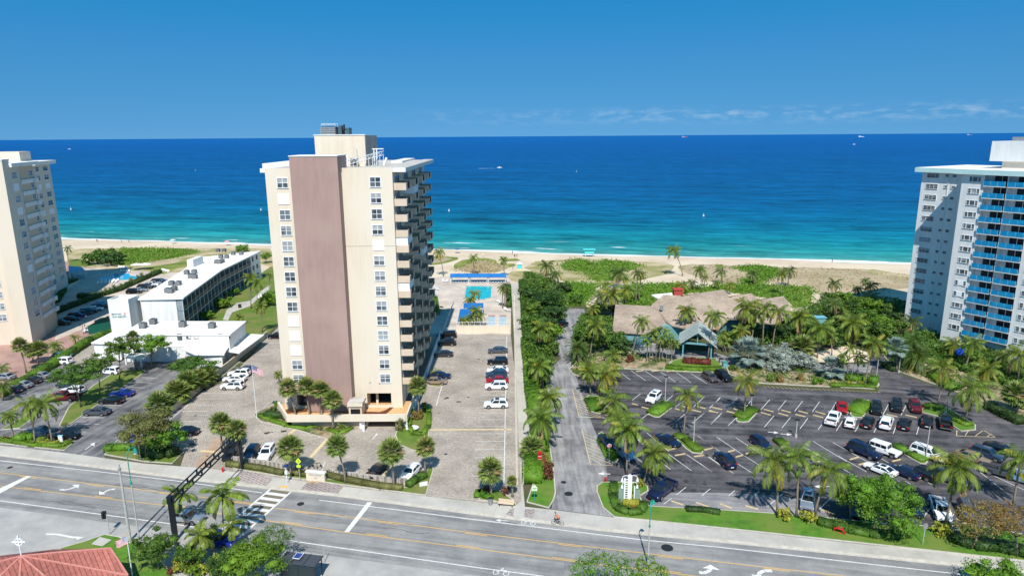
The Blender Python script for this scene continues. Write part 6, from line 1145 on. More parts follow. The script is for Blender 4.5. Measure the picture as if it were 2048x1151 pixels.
# ================================================================== PALMS AND TREES
random.seed(5)
gc_, gs_ = 'coconut palms', 'cabbage palms'
for a in (
 ('co','Y',(258,960),(180,480),190,'leftmost of the three leaning palms in the lower left planter'),
 ('co','Y',(690,1040),(560,280),300,'middle of the three leaning palms in the lower left planter'),
 ('co','Y',(1010,1030),(830,240),330,'right of the three leaning palms in the lower left planter'),
 ('cd','P',(6,800),(8,770),22,'dark palm crown at the left edge above the planter palms'),
 ('co','G',(415,620),(413,568),62,'small palm beside the hedge opposite the silver row'),
 ('cy','G',(575,560),(566,505),40,'small golden palm on the bricks behind the clipped hedge'),
 ('co','P',(4,752),(4,735),16,'short palm on the bricks at the left edge'),
 ('co','A',(1288,800),(1245,575),120,'slim palm before the gantry with a trunk crossing the road','ro'),
 ('co','A',(1560,900),(1550,585),165,'wide spreading palm right of the gantry beam','ro'),
 ('co','A',(1625,950),(1608,800),95,'small palm in front of the lower crosswalk','ro'),
 ('cd','A',(1405,1070),(1385,860),120,'dark feathery palm in the bottom shrubbery','ro'),
 ('cy','A',(1480,1151),(1500,1060),80,'yellowing short palm in the bottom shrubbery','ro'),
 ('co','D',(330,350),(345,130),145,'palm at the top of the row along the drive hedge'),
 ('cd','D',(378,338),(385,190),110,'darker palm beside the top palm of the drive hedge'),
 ('co','D',(440,690),(440,410),150,'tall palm second down the row along the drive hedge'),
 ('co','D',(385,870),(365,590),190,'large palm with long fronds midway down the drive hedge'),
 ('cd','D',(300,640),(330,560),110,'palm behind the large one midway down the drive hedge'),
 ('co','D',(800,400),(790,190),110,'palm on the bed at the top of the drive hatching'),
 ('cy','D',(890,400),(930,210),150,'golden palm on the bed at the top of the drive hatching'),
 ('co','D',(900,560),(1010,440),180,'drooping palm above the upper drive bed'),
 ('co','D',(1035,935),(1060,610),180,'tall palm rising from the lower drive bed'),
 ('co','D',(1120,1100),(1140,690),190,'tallest palm beside the white sign'),
 ('co','C',(1345,520),(1420,290),145,'leaning palm between the white sign and the dark pickup'),
 ('co','D',(1625,770),(1660,390),140,'palm on the bed beside the dark blue convertible'),
 ('cy','E',(390,570),(412,265),135,'yellow fringed palm on the bed in the middle row'),
 ('co','F',(385,565),(370,190),190,'left of the big palms along the road lawn'),
 ('co','F',(513,590),(530,165),130,'slim palm second from the left along the road lawn'),
 ('co','F',(640,570),(745,265),170,'leaning palm third along the road lawn'),
 ('co','F',(880,600),(855,420),90,'palm trunk just left of the round green tree'),
 ('co','F',(1520,640),(1590,240),190,'tall palm over the white pickup by the road'),
 ('cy','F',(1975,510),(2030,190),150,'yellow fronded palm at the right edge above the copper trees'),
 ('cy','K',(105,830),(175,520),110,'golden palm at the tip of the hedged bed beside the lamp'),
 ('cy','K',(635,975),(668,695),115,'golden palm rising from the right end bed'),
 ('co','K',(830,1105),(872,840),165,'tall green palm beside the exit lane at the right'),
 ('cy','K',(990,840),(990,710),120,'yellow palm beyond the exit lane near the right tower'),
 ('cy','K',(730,635),(740,525),90,'yellow green palm below the corner of the right tower'),
 ('co','K',(830,715),(885,520),100,'leaning palm in front of the blue balconies'),
 ('cd','K',(445,300),(490,230),90,'palm standing against the shaded wall of the right tower'),
 ('co','K',(650,410),(645,315),120,'palm before the bright corner of the right tower'),
 ('cd','K',(445,465),(450,365),80,'dark palm left of the right tower in the sea grapes'),
 ('co','K',(1205,800),(1225,600),130,'palm below the right tower at the right edge'),
 ('cd','K',(1110,700),(1110,610),90,'dark palm between the yellow palm and the right edge'),
 ('co','K',(5,530),(45,380),95,'green palm left of the golden one over the thicket'),
 ('co','J',(96,352),(28,150),58,'tall lone palm leaning over the beach path'),
 ('co','J',(240,470),(232,300),55,'palm at the head of the beach path behind the roofs'),
 ('cy','J',(262,430),(268,360),35,'small golden palm by the beach path'),
 ('cd','J',(400,408),(388,318),52,'dark palm standing on the dune edge behind the roofs'),
 ('cy','J',(455,492),(460,415),40,'short yellow palm at the edge of the dune scrub'),
 ('cy','J',(95,490),(92,420),62,'golden palm just behind the red chimney'),
 ('cd','J',(172,460),(168,405),50,'grey green palm right of the chimney palm'),
 ('co','J',(365,450),(360,405),35,'low palm tuft behind the roof ridge'),
 ('cd','J',(635,415),(635,335),52,'dark palm alone on the dune scrub'),
 ('co','J',(850,500),(858,330),50,'slim palm left of the pair on the dune'),
 ('cd','J',(905,432),(915,310),58,'right palm of the pair on the dune'),
 ('cd','J',(1268,510),(1262,405),60,'palm at the end of the sand gap by the sea grapes'),
 ('cd','J',(1440,500),(1440,450),45,'left palm of the cluster at the dune edge'),
 ('cd','J',(1500,460),(1498,385),40,'middle palm of the cluster at the dune edge'),
 ('cd','J',(1530,490),(1545,420),55,'right palm of the cluster at the dune edge'),
 ('cy','J',(1530,560),(1530,515),75,'low golden palm on top of the sea grape thicket'),
 ('co','J',(45,700),(35,560),75,'palm over the roof left of the pavilion'),
 ('co','J',(105,850),(130,620),80,'palm left of the pavilion roof'),
 ('co','J',(290,990),(345,655),85,'tall palm right of the pavilion gable'),
 ('co','J',(615,865),(590,590),110,'palm against the roof in the middle of the restaurant'),
 ('co','J',(625,870),(665,640),95,'palm close to its twin against the restaurant roof'),
 ('co','J',(708,890),(728,590),85,'palm right of the twin palms before the roof'),
 ('co','J',(785,895),(835,620),90,'palm leaning right before the roof end'),
 ('co','J',(985,830),(990,660),105,'palm beyond the roof end over dark shrubs'),
 ('co','J',(1130,980),(1150,740),110,'large palm over the silver shrub'),
 ('co','J',(1240,960),(1235,800),60,'thin palm right of the silver shrub'),
 ('co','J',(1385,890),(1400,700),125,'broad palm in the middle of the thicket'),
 ('cd','J',(1255,690),(1250,560),70,'dark palm half sunk in the thicket'),
 ('cy','J',(540,930),(545,770),75,'short yellow green palm behind the silver fan palm'),
 ('cd','I',(950,352),(962,268),70,'dark palm on the dune at the end of the tree hedge'),
 ('cd','I',(1030,412),(1030,335),52,'second dune palm at the end of the tree hedge'),
 ('cy','I',(178,352),(145,165),48,'palm beside the tower balconies on the sand'),
 ('co','I',(412,342),(405,205),42,'middle palm behind the blue pool canopies'),
 ('co','I',(640,352),(632,222),38,'right palm behind the blue pool canopies'),
 ('cd','I',(1505,440),(1510,320),80,'big dark palm at the head of the sandy path'),
 ('cd','I',(1635,565),(1650,320),48,'slim tall palm left of its twin by the sandy path'),
 ('cy','I',(1660,540),(1682,335),45,'slim tall palm right of its twin by the sandy path'),
 ('cy','I',(1400,650),(1405,420),70,'golden palm above the top of the drive'),
 ('co','I',(1450,670),(1455,480),95,'green palm left of the low roof'),
 ('cy','I',(1560,560),(1570,440),70,'yellow palm over the low roof corner'),
 ('cd','I',(1380,560),(1370,500),60,'dark palm at the turn of the drive'),
 ('cy','I',(1310,665),(1310,590),60,'small golden palm at the drive end'),
 ('cy','I',(1615,945),(1682,690),72,'golden palm in front of the aqua wall'),
 ('co','I',(900,930),(930,740),95,'palm rising out of the tree hedge'),
 ('co','I',(1290,965),(1335,715),95,'tall palm in front of the dark round tree'),
 ('co','I',(1270,1130),(1280,1030),85,'spreading palm on the sand bed at the lot corner'),
 ('cy','I',(1400,1138),(1440,1060),95,'golden green palm at the corner of the lot'),
 ('co','I',(1400,1000),(1460,940),80,'palm tuft behind the golden corner palm'),
 ('cy','I',(400,600),(415,480),50,'reddish palm leaning over the tower pool'),
 ('co','I',(625,592),(625,440),40,'left palm of the trio right of the tower pool'),
 ('cd','I',(640,598),(645,415),34,'middle palm of the trio right of the tower pool'),
 ('co','I',(652,590),(655,450),30,'right palm of the trio right of the tower pool'),
 ('co','I',(375,600),(380,530),48,'palm between the pool and the blue awning'),
 ('cy','I',(335,745),(330,680),42,'golden palm at the left of the awning palms'),
 ('co','I',(372,740),(385,660),48,'left green palm before the pool deck wall'),
 ('co','I',(430,742),(425,600),52,'tall palm of the cluster before the pool deck wall'),
 ('co','I',(455,742),(455,650),45,'right palm of the cluster before the pool deck wall'),
 ('co','I',(118,640),(128,590),45,'palm at the foot of the far balconies'),
 ('co','I',(115,1115),(118,1090),55,'small palm beside the tan sedan'),
 ('co','H',(212,750),(203,672),42,'small palm left of the central tower front'),
 ('co','H',(660,1075),(660,1050),42,'low cycad like palm on the tower bed'),
 ('co','G',(1905,290),(1905,55),70,'left of the two tall palms behind the hotel'),
 ('co','G',(1955,300),(1950,90),62,'right of the two tall palms behind the hotel'),
 ('co','G',(1990,470),(1975,270),60,'palm on the garden lawn beside the central tower'),
 ('co','G',(1815,410),(1815,350),45,'short palm on the garden lawn'),
 ('co','R',(1530,1060),(1520,660),80,'palm at the far end of the hotel garden'),
 ('cd','Q',(50,330),(40,120),75,'dark palm beside the left tower at the beach end'),
 ('cd','Q',(622,800),(615,735),34,'first small palm on the left pool terrace'),('cd','Q',(690,790),(682,728),34,'second small palm on the left pool terrace'),('cd','Q',(740,760),(738,690),38,'third small palm on the left pool terrace'),
 ('cd','Q',(860,730),(850,670),34,'fourth small palm on the left pool terrace'),('cd','Q',(935,700),(930,650),38,'fifth small palm on the left pool terrace'),('co','Q',(1000,660),(1000,585),50,'larger palm at the edge of the left pool'),
 ('cd','Q',(1105,620),(1100,540),32,'palm beside the left pool shallow end'),('cd','Q',(1165,600),(1160,510),38,'tall small palm at the end of the left pool'),('cd','Q',(1370,510),(1375,465),40,'palm at the far end of the left terrace'),('co','Q',(1310,560),(1310,510),32,'palm beside the umbrellas of the left terrace'),
):
    kd = a[6] if len(a) > 6 else a[0]
    palm(kd, a[1], a[2], a[3], a[4], a[5], gc_)
for a in (
 ('H',(342,1040),(272,775),72,'leftmost of the four fan palms before the podium'),('H',(435,1032),(402,762),68,'second of the four fan palms before the podium'),('H',(508,1040),(505,785),66,'third of the four fan palms before the podium'),('H',(597,1082),(592,860),72,'rightmost of the four fan palms before the podium'),
 ('H',(1215,1000),(1205,762),72,'fan palm at the right corner of the podium'),
 ('A',(1548,290),(1530,90),78,'left fan palm of the pair beside the gantry end'),('A',(1572,292),(1575,120),60,'fan palm squeezed between the pair beside the gantry end'),('A',(1680,405),(1645,140),76,'fan palm right beside the gantry end'),
 ('B',(675,415),(665,205),98,'fan palm beside the yellow green crossing sign'),('B',(1078,465),(1015,190),84,'fan palm right of the stone sign'),('B',(1437,505),(1415,230),98,'fan palm between the black coupe and white sedan'),('B',(1665,392),(1668,195),78,'fan palm at the corner by the lot entrance'),
 ('C',(288,600),(278,418),92,'fan palm over the bench by the path'),('C',(435,600),(430,490),38,'small bushy fan palm beside the path'),('C',(575,330),(570,260),85,'broad fan palm in the drive hedge'),
 ('G',(200,780),(148,570),60,'fan palm beside the hedge before the left tower'),('G',(255,705),(235,610),62,'fan palm left of its twin by the left hedge'),('G',(290,705),(300,595),62,'fan palm right of its twin by the left hedge'),('G',(1040,760),(1005,510),52,'tall fan palm before the lobby block'),
 ('G',(1585,850),(1580,800),75,'low fan palm in the shrub row nearest the lobby'),('G',(1500,900),(1500,830),85,'second fan palm in the shrub row by the wall'),('G',(1420,950),(1420,850),90,'third fan palm in the shrub row by the wall'),('G',(1340,1010),(1340,930),100,'fourth fan palm in the shrub row by the wall'),('G',(1230,1090),(1210,1020),105,'fifth fan palm in the shrub row by the wall'),('G',(1640,730),(1625,690),60,'fan palm beside the carport wall'),
 ('J',(1010,1000),(1015,900),85,'round fan palm behind the silver shrub'),('K',(1205,1030),(1190,890),90,'fan palm at the right edge beside the exit lane'),('K',(1250,990),(1250,960),60,'fan palm cut by the right edge')):
    palm('sa', a[0], a[1], a[2], a[3], a[4], gs_)
palm('bi','J',(605,1040),(600,945),105,'large silver fan palm beside the pavilion lane','silver palms'); palm('bi','J',(1240,1130),(1238,1060),80,'silver fan palm at the right of the silver shrub','silver palms'); palm('bi','K',(335,730),(330,560),75,'silver fan palm beyond the exit lane','silver palms')
palm('da','K',(490,730),(490,620),135,'large date palm on the sand beyond the lane','date palms'); palm('da','K',(450,700),(470,510),95,'date palm behind the large one','date palms'); palm('da','I',(1195,1000),(1195,900),100,'date palm at the end of the dark round tree','date palms')
# slender multi-stem clusters
for (k, lst, lab, grp) in (('M', [((455,790),(470,600)),((480,800),(520,520)),((545,800),(560,480)),((575,805),(600,560)),((600,790),(645,500)),((640,805),(690,560)),((690,790),(740,610)),((720,760),(640,620)),((525,790),(440,560)),((560,760),(590,640))], 'thin palm in the clump left of the pavilion', 'thin palms left of the pavilion'),
    ('J', [((1340,1145),(1330,960)),((1358,1145),(1385,900)),((1385,1150),(1440,960)),((1410,1150),(1470,990)),((1330,1120),(1320,1010))], 'thin palm in the clump before the lane', 'thin palms before the lane'),
    ('M', [((1200,700),(1195,520)),((1255,700),(1240,600)),((1330,640),(1310,520)),((1245,790),(1180,570))], 'thin palm right of the pavilion', 'thin palms right of the pavilion')):
    lst.sort(key=lambda r_: r_[1][0])
    for i, (b_, t_) in enumerate(lst): palm('ro', k, b_, t_, 62 if k == 'M' else 50, lab.replace('thin palm', 'thin palm, '+ordw(i+1)+' from the left', 1), grp)
# broadleaf trees
btree('G',(1140,752),(1150,560),118,'bright green tree at the hotel entrance beside the canopy',M_lf2,leaf=.28,aspect=.6)
btree('G',(905,828),(905,590),112,'tree on the median second from the hotel entrance',M_lf1,leaf=.28,aspect=.6)
btree('G',(755,942),(745,710),115,'leaning tree in the middle of the median',M_lf1,leaf=.28,aspect=.55)
btree('G',(615,1042),(555,800),175,'wide spreading tree on the lower median over white cars',M_lf1,leaf=.28,aspect=.42)
btree('G',(1615,842),(1450,715),150,'flat spreading tree over the lane by the lobby wall',M_lf1,leaf=.28,aspect=.4)
btree('A',(1010,330),(1010,110),190,'large olive and copper tree by the blue banner',M_lf4,leaf=.24,aspect=.62,n=10)
btree('A',(1120,330),(1130,180),130,'green half of the tree pair by the blue banner',M_lf2,leaf=.24,aspect=.8)
btree('F',(1020,690),(1085,475),215,'dense round green tree on the road lawn',M_lf2,leaf=.22,aspect=.85,dens=1.4,n=12)
btree('F',(1690,800),(1780,600),170,'sparse copper flecked tree with a pale trunk by the road',M_lf8,leaf=.18,aspect=.55,dens=1.0,cr=False,n=12); btree('F',(2000,850),(1990,600),160,'copper flecked tree cut by the right edge',M_lf8,leaf=.18,aspect=.6,dens=1.0,cr=False,n=12)
btree('F',(1900,1120),(1890,1000),210,'green treetop rising at the bottom right corner',M_lf2,leaf=.2,aspect=.5)
def front(k, c, halfw, zc, label, mt, asp=.8, **kw):
    """tree whose foot lies outside the photo: crown centre given as a photo point at height zc"""
    q = g(k, c[0], c[1], zc); pxm = FPX/(q[1]*cp+(HC-zc)*sp); R = halfw*FR[k][2]/pxm; return tree(q, (q[0], q[1], zc), R*1.12, R*asp*1.1, label, mt, 'front trees', **kw)
front('a',(210,260),215,3.2,'round green tree behind the red tile roof',M_lf1,leaf=.17); front('a',(1220,370),290,3.4,'broad bright green tree beside the bus shelter',M_lf2,leaf=.17,asp=.6,n=12,dens=1.2)
front('a',(1410,190),185,4.2,'loose pale treetop above the bus shelter',M_lf1,leaf=.15,asp=.6,cr=False,dens=1.0); front('a',(960,440),210,2.4,'dark shrubby tree in the bottom shrubbery',M_lf3,leaf=.16); front('a',(760,130),110,3.4,'dark green tree behind the feathery palm',M_lf3,leaf=.16); front('a',(560,330),150,2.2,'green shrubby tree under the feathery palm',M_lf1,leaf=.16)
front('d',(200,640),430,4.5,'leafy treetop at the bottom centre left of the lamp',M_lf2,leaf=.19,asp=.55,dens=1.1,n=12,cr=False); front('d',(930,660),300,4.5,'leafy treetop at the bottom centre right of the lamp',M_lf2,leaf=.19,asp=.55,dens=1.1,cr=False,n=12)
bush('a',(520,480),190,'bright yellow green strap leaved shrub in the bottom shrubbery',M_lf7,h=1.2,leaf=.2); bush('a',(800,520),150,'second bright strap leaved shrub in the bottom shrubbery',M_lf7,h=1.2,leaf=.2); bush('a',(370,545),65,'dark red shrub beside the bottom path',M_lf6,h=.7,leaf=.14); bush('a',(620,560),120,'green shrub at the bottom edge below the feathery palm',M_lf2,h=1.3,leaf=.2); bush('a',(1050,560),160,'golden green shrub at the bottom edge',M_lf7,h=1.4,leaf=.2)
# sea grape hedge of trees right of the tower lot
gr = 'sea grape trees along the path'
for i, (x, y, w_, z, l) in enumerate(((830,480,95,4.6,'farthest'),(900,440,90,4.4,'second'),(960,530,130,5.2,'third'),(850,590,110,5.0,'fourth'),(1010,640,120,5.0,'fifth'),(860,700,110,4.6,'sixth'),(960,700,90,4.4,'seventh'))):
    q = g('I', x, y, z*.55); R = w_*FR['I'][2]*(q[1]*cp+HC*sp)/FPX; tree(q, (*q, z*.6), R, R*.62, 'sea grape tree, '+l+' from the beach along the path, with rounded dark foliage', M_lf1 if i % 2 else M_lf3, gr, leaf=.42, name='sea_grape_tree', variant=i % 3)
for i, (x, y, w_, z, mt, l) in enumerate(((1090,440,75,3.2,M_lf3,'dark sea grape at the dune end behind the tree hedge'),(1180,520,60,3,M_lf1,'sea grape beside the sandy path'),(1330,770,120,5.2,M_lf3,'big dark round tree left of the low roof'),(1450,840,120,5.0,M_lf1,'green round tree in front of the low roof'),(1250,800,80,4.6,M_lf1,'round tree where the drive narrows'),(1520,880,90,4.2,M_lf3,'dark tree below the aqua wall'),(1215,900,65,3.6,M_lf1,'tree on the inner edge of the drive bend'),(1020,770,75,4.0,M_lf2,'bright tree overhanging the left of the drive'),(1000,900,70,3.4,M_lf1,'tree behind the drive palms at the kerb'),(1360,600,60,3.4,M_lf1,'tree among the golden palms by the drive turn'),(1470,600,60,3.6,M_lf1,'tree at the left end of the low roof'))):
    q = g('I', x, y, z*.5); R = w_*FR['I'][2]*(q[1]*cp+HC*sp)/FPX; tree(q, (*q, z*.6), R, R*.7, l, mt, 'round trees by the drive', leaf=.38, variant=i % 3)
for i, (x, y, w_, z, mt, l) in enumerate(((1230,520,70,3.4,M_lf1,'at its beach end by the sand gap'),(1330,520,80,3.6,M_lf2,'behind its front edge near the beach'),(1440,560,90,4.2,M_lf1,'below the dune palms'),(1560,590,110,4.6,M_lf2,'in its middle below the golden palm'),(1660,620,100,4.6,M_lf1,'nearest the shaded lot'),(1480,660,110,4.6,M_lf1,'in the centre of the mass'),(1620,720,110,4.6,M_lf2,'above the date palms'),(1700,680,90,4.6,M_lf3,'against the right tower'),(1560,770,90,4.2,M_lf3,'in the dark hollow'),(1310,620,85,4.0,M_lf1,'left of its centre'),(1400,590,70,3.6,M_lf3,'in the shade of the broad palm'),(1180,600,60,3.0,M_lf1,'by the small blue roof'),(1450,760,100,4.4,M_lf1,'behind the broad palm trunk'),(1640,790,100,4.4,M_lf1,'above the silver palm beyond the lane'),(1740,740,90,4.4,M_lf1,'right below the tower corner'),(1330,720,90,4.2,M_lf3,'left of the broad palm'),(1530,850,80,3.4,M_lf3,'at its foot by the lane'))):
    q = g('J', x, y, z*.5); R = w_*FR['J'][2]*(q[1]*cp+HC*sp)/FPX; tree(q, (*q, z*.6), R, R*.6, 'sea grape in the big right hand thicket, '+l, mt, 'sea grape thicket', leaf=.4, name='sea_grape_tree', variant=i % 3)
for i, (x, y, w_, z, mt, l) in enumerate(((850,790,110,4.0,M_lf3,'left'),(930,740,90,4.0,M_lf3,'middle'),(1060,760,80,3.6,M_lf3,'right'),(700,800,70,3.0,M_lf3,'far left'),(1250,860,80,3.0,M_lf3,'lower right'),(1330,830,70,3.4,M_lf1,'upper right'),(450,820,60,2.6,M_lf1,'pavilion side'),(1080,850,70,3.2,M_lf1,'behind the silver shrubs'),(640,870,70,2.8,M_lf3,'lower left'),(780,720,80,3.6,M_lf1,'roof side'),(1000,700,80,3.6,M_lf1,'roof end'))):
    q = g('J', x, y, z*.5); R = w_*FR['J'][2]*(q[1]*cp+HC*sp)/FPX; tree(q, (*q, z*.6), R, R*.7, 'dark leafy tree under the restaurant palms, the '+l+' one', mt, 'dark trees under the palms', leaf=.34, variant=i % 3)
for i, (x, y, w_, z, l) in enumerate(((790,960,110,2.6,'left'),(900,1000,140,3.0,'largest middle'),(1040,1010,90,2.6,'right'),(830,1050,90,1.9,'front left'),(880,900,50,4.0,'top'))):
    q = g('J', x, y, z*.5); R = w_*FR['J'][2]*(q[1]*cp+HC*sp)/FPX; tree(q, (*q, z*.6), R, R*.75, 'silver grey buttonwood shrub in the lane bed, the '+l+' one', M_lf5, 'silver buttonwoods', leaf=.26, name='silver_shrub', cat='shrub', variant=i % 3, trunk=.1)
for i, (x, y, w_, z, l) in enumerate(((600,190,110,4.5,'left'),(700,250,100,4,'middle'),(430,230,100,4.2,'far left'),(820,200,60,3.4,'right'))):
    q = g('Q', x, y+60, z*.5); R = w_*1.7*FR['Q'][2]*(q[1]*cp+HC*sp)/FPX; tree(q, (*q, z*.6), R, R*.75, 'wind shaped sea grape above the left pool, the '+l+' one', M_lf3 if i % 2 else M_lf1, 'sea grapes above the left pool', leaf=.6, variant=i % 3)
for k, x, y, w_, z, l in (('R',1450,330,110,5,'bright green tree between the hotel end and the tower'),('R',1000,170,140,2.5,'low bright shrub on the dune beyond the hotel'),('R',700,1030,110,2.4,'bright green shrub below the hotel balconies'),('R',880,980,90,2.6,'small tree in the garden beside the hotel balconies'),('R',1500,1090,160,2.8,'green tree beside the tower wall in the hotel garden'),('G',1690,255,75,2.6,'round green bush at the hotel corner'),('G',1570,345,55,2.2,'clipped bush nearest the lobby roof'),('G',2030,235,70,3,'leafy tree against the central tower')):
    q = g(k, x, y, z*.5); R = w_*FR[k][2]*(q[1]*cp+HC*sp)/FPX; tree(q, (*q, z*.6), R, R*.7, l, M_lf2, 'hotel garden trees', leaf=.36)
# hedges
hedge('hedge',[(0,795),(60,762),(100,738),(150,705),(182,684),(222,672),(235,664)],1.8,1.6,'long clipped hedge between the brick court and the hotel lot',M_lf2)
hedge('hedge',[(100,632),(138,617),(204,592),(235,583),(262,571),(301,554),(321,546)],1.6,1.4,'dark hedge between the brick lot and the left pool terrace',M_lf3,leaf=.3)
hedge('hedge',[(157,595),(178,594),(200,594)],3.0,1.2,'dark oval planter hedge on the left terrace',M_lf3,leaf=.3)
hedge('hedge',[(545,560),(600,545),(730,340),(820,330)],1.4,1.1,'planter hedge at the far foot of the left tower',M_lf1,k='N',leaf=.3)
hedge('hedge',[(728,282),(800,275),(940,270)],1.6,.9,'low green hedge with yellow patches at the hotel exit',M_lf2,k='A') ; hedge('hedge',[(990,290),(1060,310),(1150,330),(1230,300)],2.4,1.5,'dense dark hedge beside the forecourt entrance',M_lf3,k='A')
hedge('hedge',[(30,950),(250,1010),(640,1075),(1180,1090),(1380,1010)],.9,.5,'low clipped green border along the lower left planter',M_lf2,k='Y'); hedge('flower_bed',[(740,1030),(900,1040),(1100,1050)],1.2,.55,'bed of yellow flowers in the lower left planter',M_lf7,k='Y',cat='flower bed'); hedge('flower_bed',[(60,950),(200,975),(260,970)],.8,.5,'bed of orange flowers at the far left planter',M_lf8,k='Y',cat='flower bed'); hedge('shrub_bed',[(330,960),(520,960),(640,930)],2.2,1.1,'leafy shrub bed between the lower left palms',M_lf2,k='Y',cat='shrub bed')
hedge('hedge',[(200,335),(330,352),(470,372),(560,395),(620,405)],1.0,.75,'brown green hedge left part along the stone wall by the pavement',M_lf4,k='B',leaf=.16); hedge('hedge',[(690,400),(740,408),(810,415)],1.0,.75,'short piece of hedge left of the stone sign',M_lf4,k='B',leaf=.16); hedge('hedge',[(920,415),(1050,445),(1200,475),(1330,500),(1420,510),(1500,515)],1.0,.75,'brown green hedge right of the stone sign',M_lf4,k='B',leaf=.16); hedge('hedge',[(1540,500),(1610,450),(1670,420)],1.2,.9,'dark hedge turning the corner by the lot entrance',M_lf1,k='B',leaf=.18)
hedge('hedge',[(1065,775),(1060,720),(1052,660),(1048,600),(1044,570)],2.2,2.2,'dark hedge at the foot of the sea grapes by the path',M_lf1,leaf=.34)
hedge('hedge',[(1083,905),(1072,845),(1062,780),(1058,730),(1052,690)],2.6,2.2,'bright green hedge between the path and the drive palms',M_lf2,leaf=.26); hedge('hedge',[(1066,968),(1066,925)],3.2,1.7,'clipped bright hedge block behind the red sign',M_lf2,leaf=.2)
hedge('hedge',[(670,440),(672,520),(672,590)],1.6,1.6,'tall hedge at the right edge of the pool terrace',M_lf1,k='I',leaf=.34)
hedge('hedge',[(505,742),(440,742),(330,742)],2.5,.9,'dense planting below the awning palms',M_lf3,k='I',leaf=.3); hedge('hedge',[(112,535),(118,600),(112,625)],1.6,1.6,'green planting at the far foot of the tower',M_lf2,k='I',leaf=.34)
hedge('hedge',[(105,985),(250,992),(260,1010)],1.4,1.1,'dark clipped hedge at the left of the podium',M_lf3,k='H',leaf=.2); hedge('hedge',[(60,975),(150,1010),(260,1050),(400,1075),(470,1060)],1.2,.4,'low green border curving along the podium bed',M_lf2,k='H',leaf=.18); hedge('hedge',[(560,1075),(640,1110),(735,1070)],1.0,.4,'low green border at the point of the podium bed',M_lf2,k='H',leaf=.18)
hedge('hedge',[(1150,1005),(1145,1060),(1170,1110),(1240,1120),(1285,1060),(1290,960),(1250,900)],.9,.6,'low curving hedge round the fountain bed',M_lf2,k='H',leaf=.18); bush('H',(1080,1080),48,'round olive clipped bush beside the garage entrance',M_lf4,h=1.8); bush('H',(1200,1000),55,'coppery shrub under the corner fan palm',M_lf8,h=1.6); bush('H',(1165,960),30,'green shrub behind the coppery one',M_lf1,h=1.2); bush('H',(500,1080),28,'grey green bush on the podium bed',M_lf4,h=.7); bush('H',(200,905),30,'yellow green bush left of the podium',M_lf2,h=.8); bush('H',(165,945),40,'green shrub on the left podium bed',M_lf1,h=.8)
hedge('hedge',[(185,610),(200,570),(235,600),(290,625)],1.0,.5,'low hedge below the fan palm by the path',M_lf2,k='C',leaf=.18); bush('C',(255,575),38,'red leaved shrub left of the fan palm by the path',M_lf6,h=1); bush('C',(385,585),45,'red leaved shrub by the bench',M_lf6,h=1.1); bush('C',(680,480),55,'tall bronze leaved shrub beside the drive',M_lf6,h=2.6,leaf=.3); bush('C',(660,400),40,'bronze shrub above the tall one beside the drive',M_lf8,h=2)
for k, pts, w_, l in (('D',[(1350,570),(1490,480)],3.0,'hedged bed top beside the lone white car'),('D',[(1560,755),(1640,800),(1760,900)],1.9,'hedged bed top beside the dark blue convertible'),('E',[(345,605),(480,525)],2.6,'hedged bed top below the yellow fringed palm'),('E',[(1370,560),(1460,465)],3.4,'hedged bed top between the two red cars'),('E',[(1730,850),(1850,920),(1990,990)],1.9,'hedged bed top right of the white off-roader'),('K',[(550,1000),(640,985)],2.6,'hedged bed top left part at the right end of the rows'),('K',[(720,1060),(860,1125)],2.2,'hedged bed top at the exit lane'),('E',[(680,800),(750,850)],2.0,'hedged bed hidden behind the big palms'),('D',[(800,440),(860,540)],3.0,'hedge on the upper drive bed'),('D',[(910,800),(990,960)],2.4,'hedge on the lower drive bed')):
    hedge('low_hedge', pts, w_, .55, l, M_lf2, k=k, leaf=.17, cat='hedge', group='hedges on the parking beds')
hedge('hedge',[(1150,320),(1300,325),(1450,330),(1560,340)],1.0,.6,'low green hedge along the right of the lane bed',M_lf2,k='E',leaf=.2); hedge('hedge',[(1290,265),(1400,275),(1460,285)],1.6,1.2,'bright hedge behind the yellow shrubs of the lane bed',M_lf2,k='E',leaf=.22); hedge('hedge',[(1490,290),(1570,305)],2.6,1.5,'round ended bright hedge at the tip of the lane bed',M_lf2,k='E',leaf=.22); bush('E',(1030,300),75,'clipped green mound in the lane bed',M_lf2,h=1.3)
for i, x in enumerate((1190, 1320, 1430)): bush('E', (x, 305), 32, 'yellow green tuft, '+ordw(i+1)+' from the left in the lane bed', M_lf7, 'yellow tufts in the lane bed', h=.7)
for i, (x, y) in enumerate(((620,280),(700,285),(880,270))): bush('E', (x, y), 45, 'leafy bronze green shrub, '+ordw(i+1)+' from the left under the silver shrubs', M_lf8 if i else M_lf2, 'bronze shrubs', h=1.3)
hedge('hedge',[(640,850),(800,870),(1000,880),(1190,870)],2.2,.5,'low green hedge before the pavilion',M_lf2,k='M',leaf=.2); hedge('shrub_row',[(810,805),(930,815),(1080,825)],1.6,1.1,'row of coppery red leaved plants before the pavilion',M_lf6,k='M',leaf=.32,cat='shrub row'); bush('M',(290,800),60,'bronze shrub at the corner bed of the lot',M_lf6,h=1.4,leaf=.3); bush('M',(100,900),70,'reddish shrub under the golden corner palms',M_lf8,h=1); bush('M',(1300,880),60,'green shrub right of the bins',M_lf1,h=1)
hedge('hedge',[(1140,520),(1130,600),(1160,690),(1240,725),(1330,715),(1350,660)],1.3,.7,'curved low hedge round the white sign',M_lf1,k='C',leaf=.18); hedge('shrub_bed',[(1200,655),(1310,660)],1.6,.8,'yellow green plants at the foot of the white sign',M_lf7,k='C',leaf=.18,cat='shrub bed'); bush('C',(1320,530),50,'yellow green shrub behind the white sign',M_lf7,h=1)
